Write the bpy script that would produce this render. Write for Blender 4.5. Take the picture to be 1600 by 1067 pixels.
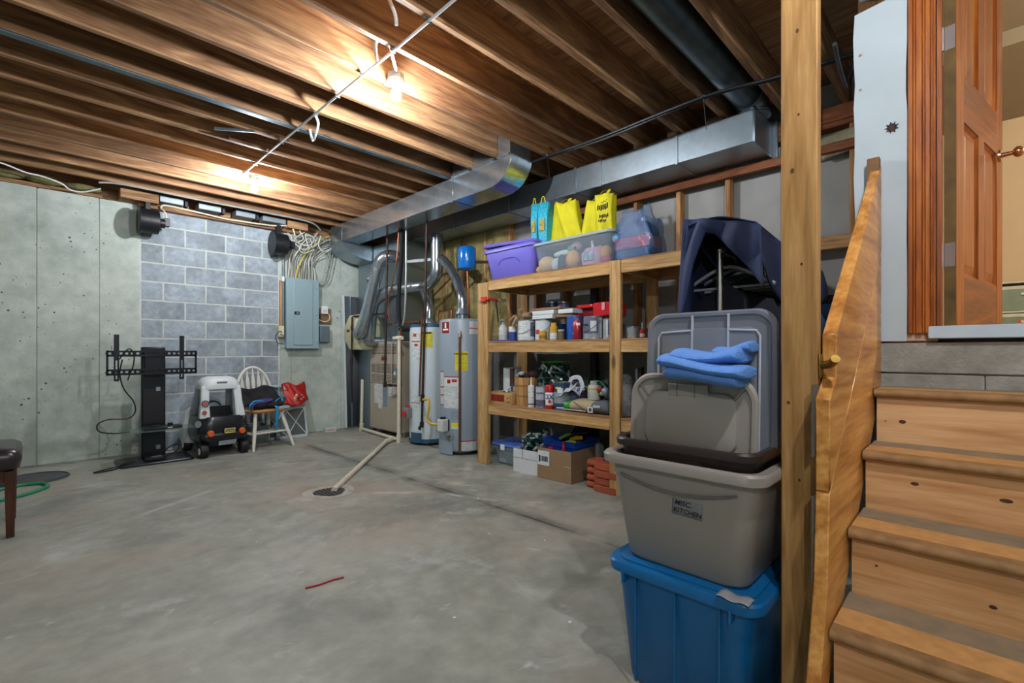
import bpy, bmesh, math, random
from mathutils import Vector, Matrix
random.seed(7)
for o in list(bpy.data.objects): bpy.data.objects.remove(o, do_unlink=True)
SC = bpy.context.scene; COL = SC.collection

# ---------------------------------------------------------------- camera, world, exposure
CAM_YAW = math.atan(755/740)
cd = bpy.data.cameras.new('camera'); cam = bpy.data.objects.new('camera', cd); COL.objects.link(cam)
cam.location = (0, 0, 1.07); cam.rotation_euler = (math.radians(90), 0, -CAM_YAW)
cd.sensor_fit = 'HORIZONTAL'; cd.sensor_width = 36.0; cd.lens = 36.0*740/1600
cd.shift_x = 0.0; cd.shift_y = (550-533.5)/1600; cd.clip_start = 0.02
SC.camera = cam
wd = bpy.data.worlds.new('world'); SC.world = wd; wd.use_nodes = True
wd.node_tree.nodes['Background'].inputs[0].default_value = (0.75, 0.85, 1.0, 1)
wd.node_tree.nodes['Background'].inputs[1].default_value = 0.3
SC.view_settings.view_transform = 'Standard'; SC.view_settings.look = 'None'
SC.view_settings.gamma = 1.0; SC.view_settings.use_curve_mapping = False
SC.view_settings.exposure = 0.45
BULB_POWER = 1500.0      # emission strength of each bare bulb
ROOM_LAMP = 330.0

# ---------------------------------------------------------------- mesh builder
class MB:
    def __init__(s): s.v = []; s.f = []; s.m = []; s.cm = 0
    def add(s, vs, fs, mi=None):
        o = len(s.v); s.v += [tuple(p) for p in vs]; s.f += [tuple(o+i for i in f) for f in fs]
        s.m += [s.cm if mi is None else mi]*len(fs); return s
    def box(s, x0, x1, y0, y1, z0, z1, mi=None):
        return s.add([(x0,y0,z0),(x1,y0,z0),(x1,y1,z0),(x0,y1,z0),(x0,y0,z1),(x1,y0,z1),(x1,y1,z1),(x0,y1,z1)],
            [(0,3,2,1),(4,5,6,7),(0,1,5,4),(1,2,6,5),(2,3,7,6),(3,0,4,7)], mi)
    def obox(s, a, b, w, h, up=(0,0,1), mi=None):     # bar from a to b, width w (sideways), height h (along up)
        a = Vector(a); b = Vector(b); d = (b-a).normalized(); u = Vector(up)
        if abs(d.dot(u)) > .99: u = Vector((1,0,0))
        r = d.cross(u).normalized(); u = r.cross(d).normalized(); r *= w/2; u *= h/2
        vs = [a-r-u, a+r-u, a+r+u, a-r+u, b-r-u, b+r-u, b+r+u, b-r+u]
        return s.add(vs, [(0,1,2,3),(4,7,6,5),(0,4,5,1),(1,5,6,2),(2,6,7,3),(3,7,4,0)], mi)
    def cyl(s, a, b, r, r2=None, n=16, caps=True, mi=None):
        a = Vector(a); b = Vector(b); r2 = r if r2 is None else r2
        d = (b-a).normalized(); u = Vector((0,0,1)) if abs(d.z) < .9 else Vector((1,0,0))
        e = d.cross(u).normalized(); g = d.cross(e)
        vs = []
        for k in range(n):
            t = 2*math.pi*k/n; q = e*math.cos(t)+g*math.sin(t); vs += [a+q*r, b+q*r2]
        fs = [(2*k, 2*k+1, (2*k+3) % (2*n), (2*k+2) % (2*n)) for k in range(n)]
        if caps: fs += [tuple(range(0, 2*n, 2)), tuple(range(2*n-1, 0, -2))]
        return s.add(vs, fs, mi)
    def tube(s, pts, r, n=8, caps=True, closed=False, mi=None, rz=None):   # sweep of a circle along a polyline
        P = [Vector(p) for p in pts]; m = len(P); vs = []; prev = None
        for i in range(m):
            if closed: d = P[(i+1) % m]-P[i-1]
            else: d = P[min(i+1, m-1)]-P[max(i-1, 0)]
            d.normalize()
            if prev is None:
                u = Vector((0,0,1)) if abs(d.z) < .9 else Vector((1,0,0)); e = d.cross(u).normalized()
            else:
                e = (prev - d*prev.dot(d)); e = e.normalized() if e.length > 1e-6 else d.orthogonal().normalized()
            prev = e; g = d.cross(e); rr = r[i] if isinstance(r, (list, tuple)) else r
            for k in range(n):
                t = 2*math.pi*k/n; vs.append(P[i]+e*(rr*math.cos(t))+g*((rz or rr)*math.sin(t)))
        fs = []
        for i in range(m if closed else m-1):
            j = (i+1) % m
            for k in range(n):
                fs.append((i*n+k, i*n+(k+1) % n, j*n+(k+1) % n, j*n+k))
        if caps and not closed: fs += [tuple(range(n-1, -1, -1)), tuple((m-1)*n+k for k in range(n))]
        return s.add(vs, fs, mi)
    def lathe(s, prof, c=(0,0,0), n=24, mi=None):      # prof: (radius, z) list, axis z
        vs = []; fs = []; m = len(prof)
        for r, z in prof:
            for k in range(n):
                t = 2*math.pi*k/n; vs.append((c[0]+r*math.cos(t), c[1]+r*math.sin(t), c[2]+z))
        for i in range(m-1):
            for k in range(n):
                fs.append((i*n+k, i*n+(k+1) % n, (i+1)*n+(k+1) % n, (i+1)*n+k))
        fs += [tuple(range(n-1, -1, -1)), tuple((m-1)*n+k for k in range(n))]
        return s.add(vs, fs, mi)
    def prism(s, poly, axis, a0, a1, mi=None):         # 2-D polygon pushed along an axis: 'x': (y,z)  'y': (x,z)  'z': (x,y)
        n = len(poly)
        def P(p, t): return {'x': (t, p[0], p[1]), 'y': (p[0], t, p[1]), 'z': (p[0], p[1], t)}[axis]
        vs = [P(p, a0) for p in poly]+[P(p, a1) for p in poly]
        fs = [tuple(range(n-1, -1, -1)), tuple(range(n, 2*n))]+[(k, (k+1) % n, n+(k+1) % n, n+k) for k in range(n)]
        return s.add(vs, fs, mi)
    def rr(s, cx, cy, w, d, r, seg=4):                 # rounded rectangle outline in xy
        out = []; r = min(r, w/2-1e-4, d/2-1e-4)
        for (sx, sy, a0) in ((1,1,0),(-1,1,90),(-1,-1,180),(1,-1,270)):
            for k in range(seg+1):
                a = math.radians(a0+90*k/seg)
                out.append((cx+sx*(w/2-r)+r*math.cos(a), cy+sy*(d/2-r)+r*math.sin(a)))
        return out
    def loft(s, rings, cap0=True, cap1=True, mi=None):  # rings: lists of equal-length 3-D points
        n = len(rings[0]); vs = [p for R in rings for p in R]; fs = []
        for i in range(len(rings)-1):
            for k in range(n):
                fs.append((i*n+k, i*n+(k+1) % n, (i+1)*n+(k+1) % n, (i+1)*n+k))
        if cap0: fs.append(tuple(range(n-1, -1, -1)))
        if cap1: fs.append(tuple((len(rings)-1)*n+k for k in range(n)))
        return s.add(vs, fs, mi)
    def rrloft(s, secs, r=.03, seg=4, cap0=True, cap1=True, mi=None):   # secs: (cx, cy, w, d, z[, radius])
        rings = []
        for q in secs:
            rad = q[5] if len(q) > 5 else r
            rings.append([(x, y, q[4]) for x, y in s.rr(q[0], q[1], q[2], q[3], rad, seg)])
        return s.loft(rings, cap0, cap1, mi)
    def grid(s, fn, nu, nv, mi=None):
        vs = [fn(i/nu, j/nv) for j in range(nv+1) for i in range(nu+1)]
        fs = [(j*(nu+1)+i, j*(nu+1)+i+1, (j+1)*(nu+1)+i+1, (j+1)*(nu+1)+i) for j in range(nv) for i in range(nu)]
        return s.add(vs, fs, mi)
    def ball(s, c, rx, ry=None, rz=None, n=12, m=8, mi=None):
        ry = rx if ry is None else ry; rz = rx if rz is None else rz
        vs = [(c[0], c[1], c[2]-rz)]; fs = []
        for j in range(1, m):
            t = math.pi*j/m-math.pi/2
            for k in range(n):
                a = 2*math.pi*k/n
                vs.append((c[0]+rx*math.cos(t)*math.cos(a), c[1]+ry*math.cos(t)*math.sin(a), c[2]+rz*math.sin(t)))
        vs.append((c[0], c[1], c[2]+rz)); e = len(vs)-1
        for k in range(n):
            fs.append((0, 1+(k+1) % n, 1+k)); b = 1+(m-2)*n
            fs.append((e, b+k, b+(k+1) % n))
        for j in range(m-2):
            for k in range(n):
                fs.append((1+j*n+k, 1+j*n+(k+1) % n, 1+(j+1)*n+(k+1) % n, 1+(j+1)*n+k))
        return s.add(vs, fs, mi)
    def xf(s, M, start=0):
        for i in range(start, len(s.v)): s.v[i] = tuple(M @ Vector(s.v[i]))
        return s

def world_loc(o):
    v = Vector((0,0,0))
    while o: v += o.location; o = o.parent
    return v
def tag(o, label=None, cat=None, group=None, kind=None):
    if label: o['label'] = label
    if cat: o['category'] = cat
    if group: o['group'] = group
    if kind: o['kind'] = kind
    return o
def ob(name, mb, mat, parent=None, label=None, cat=None, group=None, kind=None, bevel=0.0, seg=2, smooth=None,
       world=False, thick=0, sub=0, loc=None):
    """one mesh object; world=True: the vertices are world coordinates"""
    vs = mb.v
    off = Vector((0,0,0))
    if parent is not None and world: off = world_loc(parent)
    if parent is None and world:
        xs = [p[0] for p in vs]; ys = [p[1] for p in vs]; zs = [p[2] for p in vs]
        off = Vector(((min(xs)+max(xs))/2, (min(ys)+max(ys))/2, min(zs)))
    me = bpy.data.meshes.new(name); me.from_pydata([(p[0]-off.x, p[1]-off.y, p[2]-off.z) for p in vs], [], mb.f)
    mats = mat if isinstance(mat, (list, tuple)) else [mat]
    for m in mats: me.materials.append(m)
    if len(mats) > 1: me.polygons.foreach_set('material_index', mb.m)
    bm = bmesh.new(); bm.from_mesh(me); bmesh.ops.recalc_face_normals(bm, faces=bm.faces); bm.to_mesh(me); bm.free()
    if smooth is None: smooth = 38
    if smooth:
        me.polygons.foreach_set('use_smooth', [True]*len(me.polygons)); me.set_sharp_from_angle(angle=math.radians(smooth))
    o = bpy.data.objects.new(name, me); COL.objects.link(o)
    if parent is not None: o.parent = parent
    elif world: o.location = off
    if loc is not None: o.location = loc
    if thick:
        md = o.modifiers.new('solid', 'SOLIDIFY'); md.thickness = thick; md.offset = 0
    if sub:
        md = o.modifiers.new('sub', 'SUBSURF'); md.levels = sub; md.render_levels = sub
    if bevel:
        md = o.modifiers.new('bevel', 'BEVEL'); md.width = bevel; md.segments = seg; md.limit_method = 'ANGLE'; md.angle_limit = math.radians(40)
    return tag(o, label, cat, group, kind)
def thing(name, label=None, cat=None, loc=(0,0,0), rz=0, group=None, kind=None):
    o = bpy.data.objects.new(name, None); COL.objects.link(o); o.location = loc; o.rotation_euler = (0,0,rz)
    o.empty_display_size = .05
    return tag(o, label, cat, group, kind)
def dup(o, loc=None, rz=None, parent=None, label=None):
    c = o.copy(); COL.objects.link(c)
    if parent is not None: c.parent = parent
    if loc is not None: c.location = loc
    if rz is not None: c.rotation_euler = (0,0,rz)
    if label: c['label'] = label
    for ch in [k for k in bpy.data.objects if k.parent == o and k != c]: dup(ch, parent=c)
    return c
def spline(pts, n=8):                                   # Catmull-Rom through the points
    P = [Vector(p) for p in pts]; out = []
    for i in range(len(P)-1):
        a = P[max(i-1,0)]; b = P[i]; c = P[i+1]; d = P[min(i+2, len(P)-1)]
        for k in range(n):
            t = k/n
            out.append(.5*((2*b)+(c-a)*t+(2*a-5*b+4*c-d)*t*t+(3*b-a-3*c+d)*t**3))
    out.append(P[-1]); return out

# ---------------------------------------------------------------- materials
def lin(c):
    if isinstance(c, str):
        c = c.lstrip('#'); c = [int(c[i:i+2], 16)/255 for i in (0,2,4)]
    return tuple(x/12.92 if x <= .04045 else ((x+.055)/1.055)**2.4 for x in c)+(1.0,)
MATS = {}
def newmat(name):
    m = bpy.data.materials.new(name); m.use_nodes = True
    return m, m.node_tree.nodes, m.node_tree.links, m.node_tree.nodes['Principled BSDF']
def pm(name, col, rough=.5, metal=0, var=.12, scale=14, bump=0, trans=0, alpha=1, emit=0, ior=1.45, spec=.5, coat=0, rnd=0):
    """plain procedural: colour broken up by noise, optional fine bump"""
    if name in MATS: return MATS[name]
    m, N, L, b = newmat(name); c = lin(col)
    tc = N.new('ShaderNodeTexCoord'); no = N.new('ShaderNodeTexNoise'); no.inputs['Scale'].default_value = scale; no.inputs['Detail'].default_value = 5
    L.new(tc.outputs['Object'], no.inputs['Vector'])
    rp = N.new('ShaderNodeValToRGB'); L.new(no.outputs[0], rp.inputs[0])
    rp.color_ramp.elements[0].position = .3; rp.color_ramp.elements[1].position = .72
    rp.color_ramp.elements[0].color = tuple(x*(1-var) for x in c[:3])+(1,)
    rp.color_ramp.elements[1].color = tuple(min(1, x*(1+var)) for x in c[:3])+(1,)
    src = rp.outputs[0]
    if rnd:
        oi = N.new('ShaderNodeObjectInfo'); mr = N.new('ShaderNodeMapRange'); L.new(oi.outputs['Random'], mr.inputs[0])
        mr.inputs[3].default_value = 1-rnd; mr.inputs[4].default_value = 1+rnd
        hs = N.new('ShaderNodeHueSaturation'); L.new(src, hs.inputs['Color']); L.new(mr.outputs[0], hs.inputs['Value']); src = hs.outputs[0]
    L.new(src, b.inputs['Base Color'])
    b.inputs['Roughness'].default_value = rough; b.inputs['Metallic'].default_value = metal
    b.inputs['Specular IOR Level'].default_value = spec; b.inputs['IOR'].default_value = ior
    if trans: b.inputs['Transmission Weight'].default_value = trans
    if alpha < 1: b.inputs['Alpha'].default_value = alpha
    if coat: b.inputs['Coat Weight'].default_value = coat; b.inputs['Coat Roughness'].default_value = .12
    if emit: b.inputs['Emission Color'].default_value = c; b.inputs['Emission Strength'].default_value = emit
    if bump:
        bp = N.new('ShaderNodeBump'); bp.inputs['Strength'].default_value = bump; bp.inputs['Distance'].default_value = .01
        n2 = N.new('ShaderNodeTexNoise'); n2.inputs['Scale'].default_value = scale*4; n2.inputs['Detail'].default_value = 4
        L.new(tc.outputs['Object'], n2.inputs['Vector']); L.new(n2.outputs[0], bp.inputs['Height']); L.new(bp.outputs[0], b.inputs['Normal'])
    MATS[name] = m; return m
def wood(name, cols, axis='x', scale=1.0, rough=.65, knots=.0, coat=0, stain=0, spec=.3, rnd=.18, seed=0):
    """long-grain timber: stretched noise rings, fine fibres, knots, per-object offset"""
    if name in MATS: return MATS[name]
    m, N, L, b = newmat(name)
    tc = N.new('ShaderNodeTexCoord'); oi = N.new('ShaderNodeObjectInfo')
    mu = N.new('ShaderNodeMath'); mu.operation = 'MULTIPLY'; mu.inputs[1].default_value = 37+seed; L.new(oi.outputs['Random'], mu.inputs[0])
    ad = N.new('ShaderNodeVectorMath'); ad.operation = 'ADD'; L.new(tc.outputs['Object'], ad.inputs[0]); L.new(mu.outputs[0], ad.inputs[1])
    mp = N.new('ShaderNodeMapping'); k = {'x': (.09,1,1), 'y': (1,.09,1), 'z': (1,1,.09)}[axis]
    mp.inputs['Scale'].default_value = tuple(q*scale for q in k); L.new(ad.outputs[0], mp.inputs['Vector'])
    n1 = N.new('ShaderNodeTexNoise'); n1.inputs['Scale'].default_value = 7; n1.inputs['Detail'].default_value = 3; n1.inputs['Distortion'].default_value = .8
    L.new(mp.outputs[0], n1.inputs['Vector'])
    fr = N.new('ShaderNodeMath'); fr.operation = 'MULTIPLY'; fr.inputs[1].default_value = 9; L.new(n1.outputs[0], fr.inputs[0])
    pp = N.new('ShaderNodeMath'); pp.operation = 'PINGPONG'; pp.inputs[1].default_value = 1; L.new(fr.outputs[0], pp.inputs[0])
    n2 = N.new('ShaderNodeTexNoise'); n2.inputs['Scale'].default_value = 90; n2.inputs['Detail'].default_value = 3; L.new(mp.outputs[0], n2.inputs['Vector'])
    mx = N.new('ShaderNodeMix'); mx.inputs[0].default_value = .42; n2r = N.new('ShaderNodeMapRange'); n2r.inputs[1].default_value = .3; n2r.inputs[2].default_value = .7; L.new(n2.outputs[0], n2r.inputs[0]); L.new(pp.outputs[0], mx.inputs[2]); L.new(n2r.outputs[0], mx.inputs[3])
    n3 = N.new('ShaderNodeTexNoise'); n3.inputs['Scale'].default_value = 1.6; n3.inputs['Detail'].default_value = 2; L.new(mp.outputs[0], n3.inputs['Vector'])
    mx2 = N.new('ShaderNodeMix'); mx2.inputs[0].default_value = .4; L.new(mx.outputs[0], mx2.inputs[2]); L.new(n3.outputs[0], mx2.inputs[3])
    rp = N.new('ShaderNodeValToRGB'); L.new(mx2.outputs[0], rp.inputs[0]); el = rp.color_ramp.elements
    el[0].position = .22; el[1].position = .8; el[0].color = lin(cols[0]); el[1].color = lin(cols[-1])
    if len(cols) == 3: e = el.new(.52); e.color = lin(cols[1])
    src = rp.outputs[0]
    if knots:
        m2 = N.new('ShaderNodeMapping'); k2 = {'x': (.35,1,1), 'y': (1,.35,1), 'z': (1,1,.35)}[axis]; m2.inputs['Scale'].default_value = tuple(q*4.2*scale for q in k2)
        L.new(ad.outputs[0], m2.inputs['Vector'])
        vo = N.new('ShaderNodeTexVoronoi'); vo.inputs['Scale'].default_value = 1.0; L.new(m2.outputs[0], vo.inputs['Vector'])
        r2 = N.new('ShaderNodeMapRange'); r2.inputs[1].default_value = .06*knots; r2.inputs[2].default_value = .15*knots; r2.inputs[3].default_value = 1; r2.inputs[4].default_value = 0
        L.new(vo.outputs['Distance'], r2.inputs[0])
        mk = N.new('ShaderNodeMix'); mk.data_type = 'RGBA'; L.new(r2.outputs[0], mk.inputs[0]); L.new(src, mk.inputs[6]); mk.inputs[7].default_value = tuple(x*.35 for x in lin(cols[0])[:3])+(1,)
        src = mk.outputs[2]
    if stain:
        n4 = N.new('ShaderNodeTexNoise'); n4.inputs['Scale'].default_value = .9; n4.inputs['Detail'].default_value = 6; L.new(ad.outputs[0], n4.inputs['Vector'])
        r4 = N.new('ShaderNodeMapRange'); r4.inputs[1].default_value = .52; r4.inputs[2].default_value = .7; r4.inputs[4].default_value = stain; L.new(n4.outputs[0], r4.inputs[0])
        ms = N.new('ShaderNodeMix'); ms.data_type = 'RGBA'; L.new(r4.outputs[0], ms.inputs[0]); L.new(src, ms.inputs[6]); ms.inputs[7].default_value = lin('#3f332c')
        src = ms.outputs[2]
    mr = N.new('ShaderNodeMapRange'); mr.inputs[3].default_value = 1-rnd; mr.inputs[4].default_value = 1+rnd
    fr2 = N.new('ShaderNodeMath'); fr2.operation = 'FRACT'; m5 = N.new('ShaderNodeMath'); m5.operation = 'MULTIPLY'; m5.inputs[1].default_value = 7.31
    L.new(oi.outputs['Random'], m5.inputs[0]); L.new(m5.outputs[0], fr2.inputs[0]); L.new(fr2.outputs[0], mr.inputs[0])
    hs = N.new('ShaderNodeHueSaturation'); L.new(src, hs.inputs['Color']); L.new(mr.outputs[0], hs.inputs['Value'])
    L.new(hs.outputs[0], b.inputs['Base Color']); b.inputs['Roughness'].default_value = rough; b.inputs['Specular IOR Level'].default_value = spec
    if coat: b.inputs['Coat Weight'].default_value = coat; b.inputs['Coat Roughness'].default_value = .1
    bp = N.new('ShaderNodeBump'); bp.inputs['Strength'].default_value = .25; bp.inputs['Distance'].default_value = .004
    L.new(n2.outputs[0], bp.inputs['Height']); L.new(bp.outputs[0], b.inputs['Normal'])
    MATS[name] = m; return m
def concrete(name, cols, pits=0, scale=1.0, rough=.85, bump=.3, spots=None, rnd=0, lines=()):
    """mottled concrete; pits = bug holes, spots = blotches of another colour, lines = stained joints (p, q, width, colour, strength) on the floor"""
    if name in MATS: return MATS[name]
    m, N, L, b = newmat(name)
    tc = N.new('ShaderNodeTexCoord'); vec = tc.outputs['Object']
    if rnd:
        oi = N.new('ShaderNodeObjectInfo'); mu = N.new('ShaderNodeMath'); mu.operation = 'MULTIPLY'; mu.inputs[1].default_value = 53; L.new(oi.outputs['Random'], mu.inputs[0])
        ad = N.new('ShaderNodeVectorMath'); L.new(vec, ad.inputs[0]); L.new(mu.outputs[0], ad.inputs[1]); vec = ad.outputs[0]
    def noise(s, d=6, dist=0.0):
        n = N.new('ShaderNodeTexNoise'); n.inputs['Scale'].default_value = s*scale; n.inputs['Detail'].default_value = d; n.inputs['Roughness'].default_value = .6
        n.inputs['Distortion'].default_value = dist; L.new(vec, n.inputs['Vector']); return n.outputs[0]
    a = noise(1.3, 7, .6); c = noise(9, 6); mx = N.new('ShaderNodeMix'); mx.inputs[0].default_value = .4; L.new(a, mx.inputs[2]); L.new(c, mx.inputs[3])
    rp = N.new('ShaderNodeValToRGB'); L.new(mx.outputs[0], rp.inputs[0]); el = rp.color_ramp.elements
    el[0].position = .34; el[1].position = .66; el[0].color = lin(cols[0]); el[1].color = lin(cols[-1])
    if len(cols) == 3: e = el.new(.5); e.color = lin(cols[1])
    src = rp.outputs[0]
    def over(fac, col):
        nonlocal src
        k = N.new('ShaderNodeMix'); k.data_type = 'RGBA'; L.new(fac, k.inputs[0]); L.new(src, k.inputs[6]); k.inputs[7].default_value = lin(col); src = k.outputs[2]
    def rng(o, lo, hi, a0, a1):
        r = N.new('ShaderNodeMapRange'); L.new(o, r.inputs[0]); r.inputs[1].default_value = lo; r.inputs[2].default_value = hi; r.inputs[3].default_value = a0; r.inputs[4].default_value = a1; return r.outputs[0]
    if spots:
        for col, sc, lo, hi, st in spots: over(rng(noise(sc, 5, .4), lo, hi, 0, st), col)
    hgt = c
    if pits:
        v = N.new('ShaderNodeTexVoronoi'); v.inputs['Scale'].default_value = 17*scale; v.inputs['Randomness'].default_value = 1; L.new(vec, v.inputs['Vector'])
        g = noise(2.2, 2); th = rng(g, .38, .68, .0, .21*pits)
        sb = N.new('ShaderNodeMath'); sb.operation = 'SUBTRACT'; L.new(th, sb.inputs[0]); L.new(v.outputs['Distance'], sb.inputs[1])
        f = rng(sb.outputs[0], 0, .04, 0, .85); over(f, '#2f322f')
    for (p, q, wdt, col, st) in lines:
        # distance in the floor plane from a segment, roughened by noise
        P = Vector((p[0], p[1], 0)); Q = Vector((q[0], q[1], 0)); D = Q-P; ln = D.length; D.normalize(); Nn = Vector((-D.y, D.x, 0))
        s1 = N.new('ShaderNodeVectorMath'); s1.operation = 'SUBTRACT'; L.new(tc.outputs['Object'], s1.inputs[0]); s1.inputs[1].default_value = P
        d1 = N.new('ShaderNodeVectorMath'); d1.operation = 'DOT_PRODUCT'; L.new(s1.outputs[0], d1.inputs[0]); d1.inputs[1].default_value = Nn
        d2 = N.new('ShaderNodeVectorMath'); d2.operation = 'DOT_PRODUCT'; L.new(s1.outputs[0], d2.inputs[0]); d2.inputs[1].default_value = D
        wob = N.new('ShaderNodeMath'); wob.operation = 'MULTIPLY_ADD'; L.new(noise(2.5, 4), wob.inputs[0]); wob.inputs[1].default_value = wdt*1.6; L.new(d1.outputs['Value'], wob.inputs[2])
        w2 = N.new('ShaderNodeMath'); w2.operation = 'SUBTRACT'; L.new(wob.outputs[0], w2.inputs[0]); w2.inputs[1].default_value = wdt*.8
        ab = N.new('ShaderNodeMath'); ab.operation = 'ABSOLUTE'; L.new(w2.outputs[0], ab.inputs[0])
        f1 = rng(ab.outputs[0], wdt*.25, wdt, st, 0); f2 = rng(d2.outputs['Value'], -.05, .1, 0, 1); f3 = rng(d2.outputs['Value'], ln-.1, ln+.05, 1, 0)
        f4 = rng(noise(3.3, 5), .38, .6, .15, 1)
        x = f1
        for y in (f2, f3, f4):
            k = N.new('ShaderNodeMath'); k.operation = 'MULTIPLY'; L.new(x, k.inputs[0]); L.new(y, k.inputs[1]); x = k.outputs[0]
        over(x, col)
    if rnd:
        mr = N.new('ShaderNodeMapRange'); L.new(oi.outputs['Random'], mr.inputs[0]); mr.inputs[3].default_value = 1-rnd; mr.inputs[4].default_value = 1+rnd
        hs = N.new('ShaderNodeHueSaturation'); L.new(src, hs.inputs['Color']); L.new(mr.outputs[0], hs.inputs['Value']); src = hs.outputs[0]
    L.new(src, b.inputs['Base Color']); b.inputs['Roughness'].default_value = rough; b.inputs['Specular IOR Level'].default_value = .35
    if bump:
        bp = N.new('ShaderNodeBump'); bp.inputs['Strength'].default_value = bump; bp.inputs['Distance'].default_value = .01
        L.new(noise(40, 5), bp.inputs['Height']); L.new(bp.outputs[0], b.inputs['Normal'])
    MATS[name] = m; return m
def galv(name, c='#aab6bd', rough=.3, spangle=1.0):
    if name in MATS: return MATS[name]
    m, N, L, b = newmat(name); tc = N.new('ShaderNodeTexCoord')
    v = N.new('ShaderNodeTexVoronoi'); v.inputs['Scale'].default_value = 26; L.new(tc.outputs['Object'], v.inputs['Vector'])
    n = N.new('ShaderNodeTexNoise'); n.inputs['Scale'].default_value = 3; n.inputs['Detail'].default_value = 6; L.new(tc.outputs['Object'], n.inputs['Vector'])
    mx = N.new('ShaderNodeMix'); mx.inputs[0].default_value = .55; L.new(v.outputs['Color'], mx.inputs[2]); L.new(n.outputs[0], mx.inputs[3])
    rp = N.new('ShaderNodeValToRGB'); L.new(mx.outputs[0], rp.inputs[0]); cc = lin(c)
    rp.color_ramp.elements[0].color = tuple(x*(1-.35*spangle) for x in cc[:3])+(1,); rp.color_ramp.elements[1].color = tuple(min(1, x*(1+.2*spangle)) for x in cc[:3])+(1,)
    L.new(rp.outputs[0], b.inputs['Base Color']); b.inputs['Metallic'].default_value = .9
    r = N.new('ShaderNodeMapRange'); L.new(n.outputs[0], r.inputs[0]); r.inputs[3].default_value = rough*.7; r.inputs[4].default_value = rough*1.4; L.new(r.outputs[0], b.inputs['Roughness'])
    MATS[name] = m; return m
def emis(name, col, s):
    if name in MATS: return MATS[name]
    m, N, L, b = newmat(name); c = lin(col); b.inputs['Base Color'].default_value = c
    b.inputs['Emission Color'].default_value = c; b.inputs['Emission Strength'].default_value = s; MATS[name] = m; return m

M_JOIST = wood('joist_fir', ['#704e36', '#967150', '#ba9468'], 'x', 1.0, .7, knots=.6, stain=.55, rnd=.25)
M_STUD = wood('stud_pine', ['#7d5736', '#a97c50', '#c39a6a'], 'z', 1.0, .7, knots=.6)
M_STUDY = wood('rail_pine', ['#7d5736', '#a97c50', '#c39a6a'], 'y', 1.0, .7, knots=.6)
M_SHELFZ = wood('shelf_pine_upright', ['#967243', '#b8935f', '#cdae7c'], 'z', 1.0, .65, knots=.7, rnd=.08)
M_SHELFY = wood('shelf_pine_rail', ['#967243', '#b8935f', '#cdae7c'], 'y', 1.0, .65, knots=.7, rnd=.08)
M_SHELFX = wood('shelf_pine_cross', ['#967243', '#b8935f', '#cdae7c'], 'x', 1.0, .65, knots=.5, rnd=.08)
M_PLY = wood('subfloor_plywood', ['#7c573a', '#a37a54', '#c29c72'], 'y', .8, .75, stain=.3)
M_CONC = concrete('poured_concrete', ['#949f97', '#adb8b0', '#c4ccc4'], pits=1.0, spots=[('#b3ad84', .8, .6, .78, .5), ('#7f857d', 1.1, .58, .75, .5)])
M_BLOCK = concrete('cinder_block', ['#79848a', '#8f9ba3', '#a9b6be'], scale=2.2, rnd=.13, bump=.5, spots=[('#6d726f', .9, .55, .7, .6)])
M_MORTAR = concrete('mortar', ['#a7aea9', '#bac1bb', '#c6ccc6'], scale=3, bump=.4)
M_GALV = galv('galvanized_steel', '#b4bfc6', .2)
M_GALVD = galv('galvanized_dull', '#9aa8b0', .38, .5)
M_COPPER = pm('copper_pipe', '#9c5f42', .38, .85, .25, 9)
M_BLACK = pm('black_plastic', '#15171b', .42)
M_IRON = pm('black_iron_pipe', '#3a2f2b', .5, .55, .3, 20)
M_WHITEP = pm('white_plastic', '#d9dcdc', .4, var=.04)
M_PVC = pm('cream_pvc', '#d3cdb9', .4, var=.06)
M_BULB = emis('lit_bulb', '#f7f9ff', BULB_POWER)
# ================================================================ the setting
YB = 6.33; XR = 3.80; XL = -2.9; YF = -2.6; ZJ = 2.73; ZS = 2.965; XS = 2.36
JOINT = '#5e625d'
floor = ob('floor', MB().add([(XL-.2,YF-.2,0),(XR+.3,YF-.2,0),(XR+.3,YB+.2,0),(XL-.2,YB+.2,0),(XL-.2,YF-.2,-.15),(XR+.3,YF-.2,-.15),(XR+.3,YB+.2,-.15),(XL-.2,YB+.2,-.15)],
    [(0,1,2,3),(7,6,5,4),(0,4,5,1),(1,5,6,2),(2,6,7,3),(3,7,4,0)]),
    concrete('floor_concrete', ['#7b7e74', '#93968b', '#a9aca2'], rough=.5, bump=.08,
      spots=[('#a3988a', .9, .48, .66, .75), ('#6a6f68', 1.7, .53, .68, .6), ('#bcc2be', 2.3, .58, .7, .6), ('#c9cdc9', 6, .66, .74, .6), ('#5c605a', 9, .68, .74, .5)],
      lines=[((2.28,.95),(2.22,5.6),.10,'#5a5d57',.75), ((2.27,.95),(2.24,5.6),.02,'#3d403c',.8), ((2.05,3.45),(3.2,4.2),.08,'#62655f',.5),
             ((1.80,3.3),(2.12,3.02),.05,'#c9cbc6',.7), ((2.22,2.85),(2.34,2.5),.035,'#d4d6d2',.8), ((2.6,1.95),(2.72,2.0),.05,'#c9cbc6',.7),
             ((2.55,3.05),(3.05,3.55),.05,'#c2c4bf',.6), ((1.4,3.75),(1.9,3.3),.22,'#8d7767',.45), ((.5,3.9),(1.1,4.3),.04,'#c2c5bf',.6)]), kind='structure')
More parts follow.
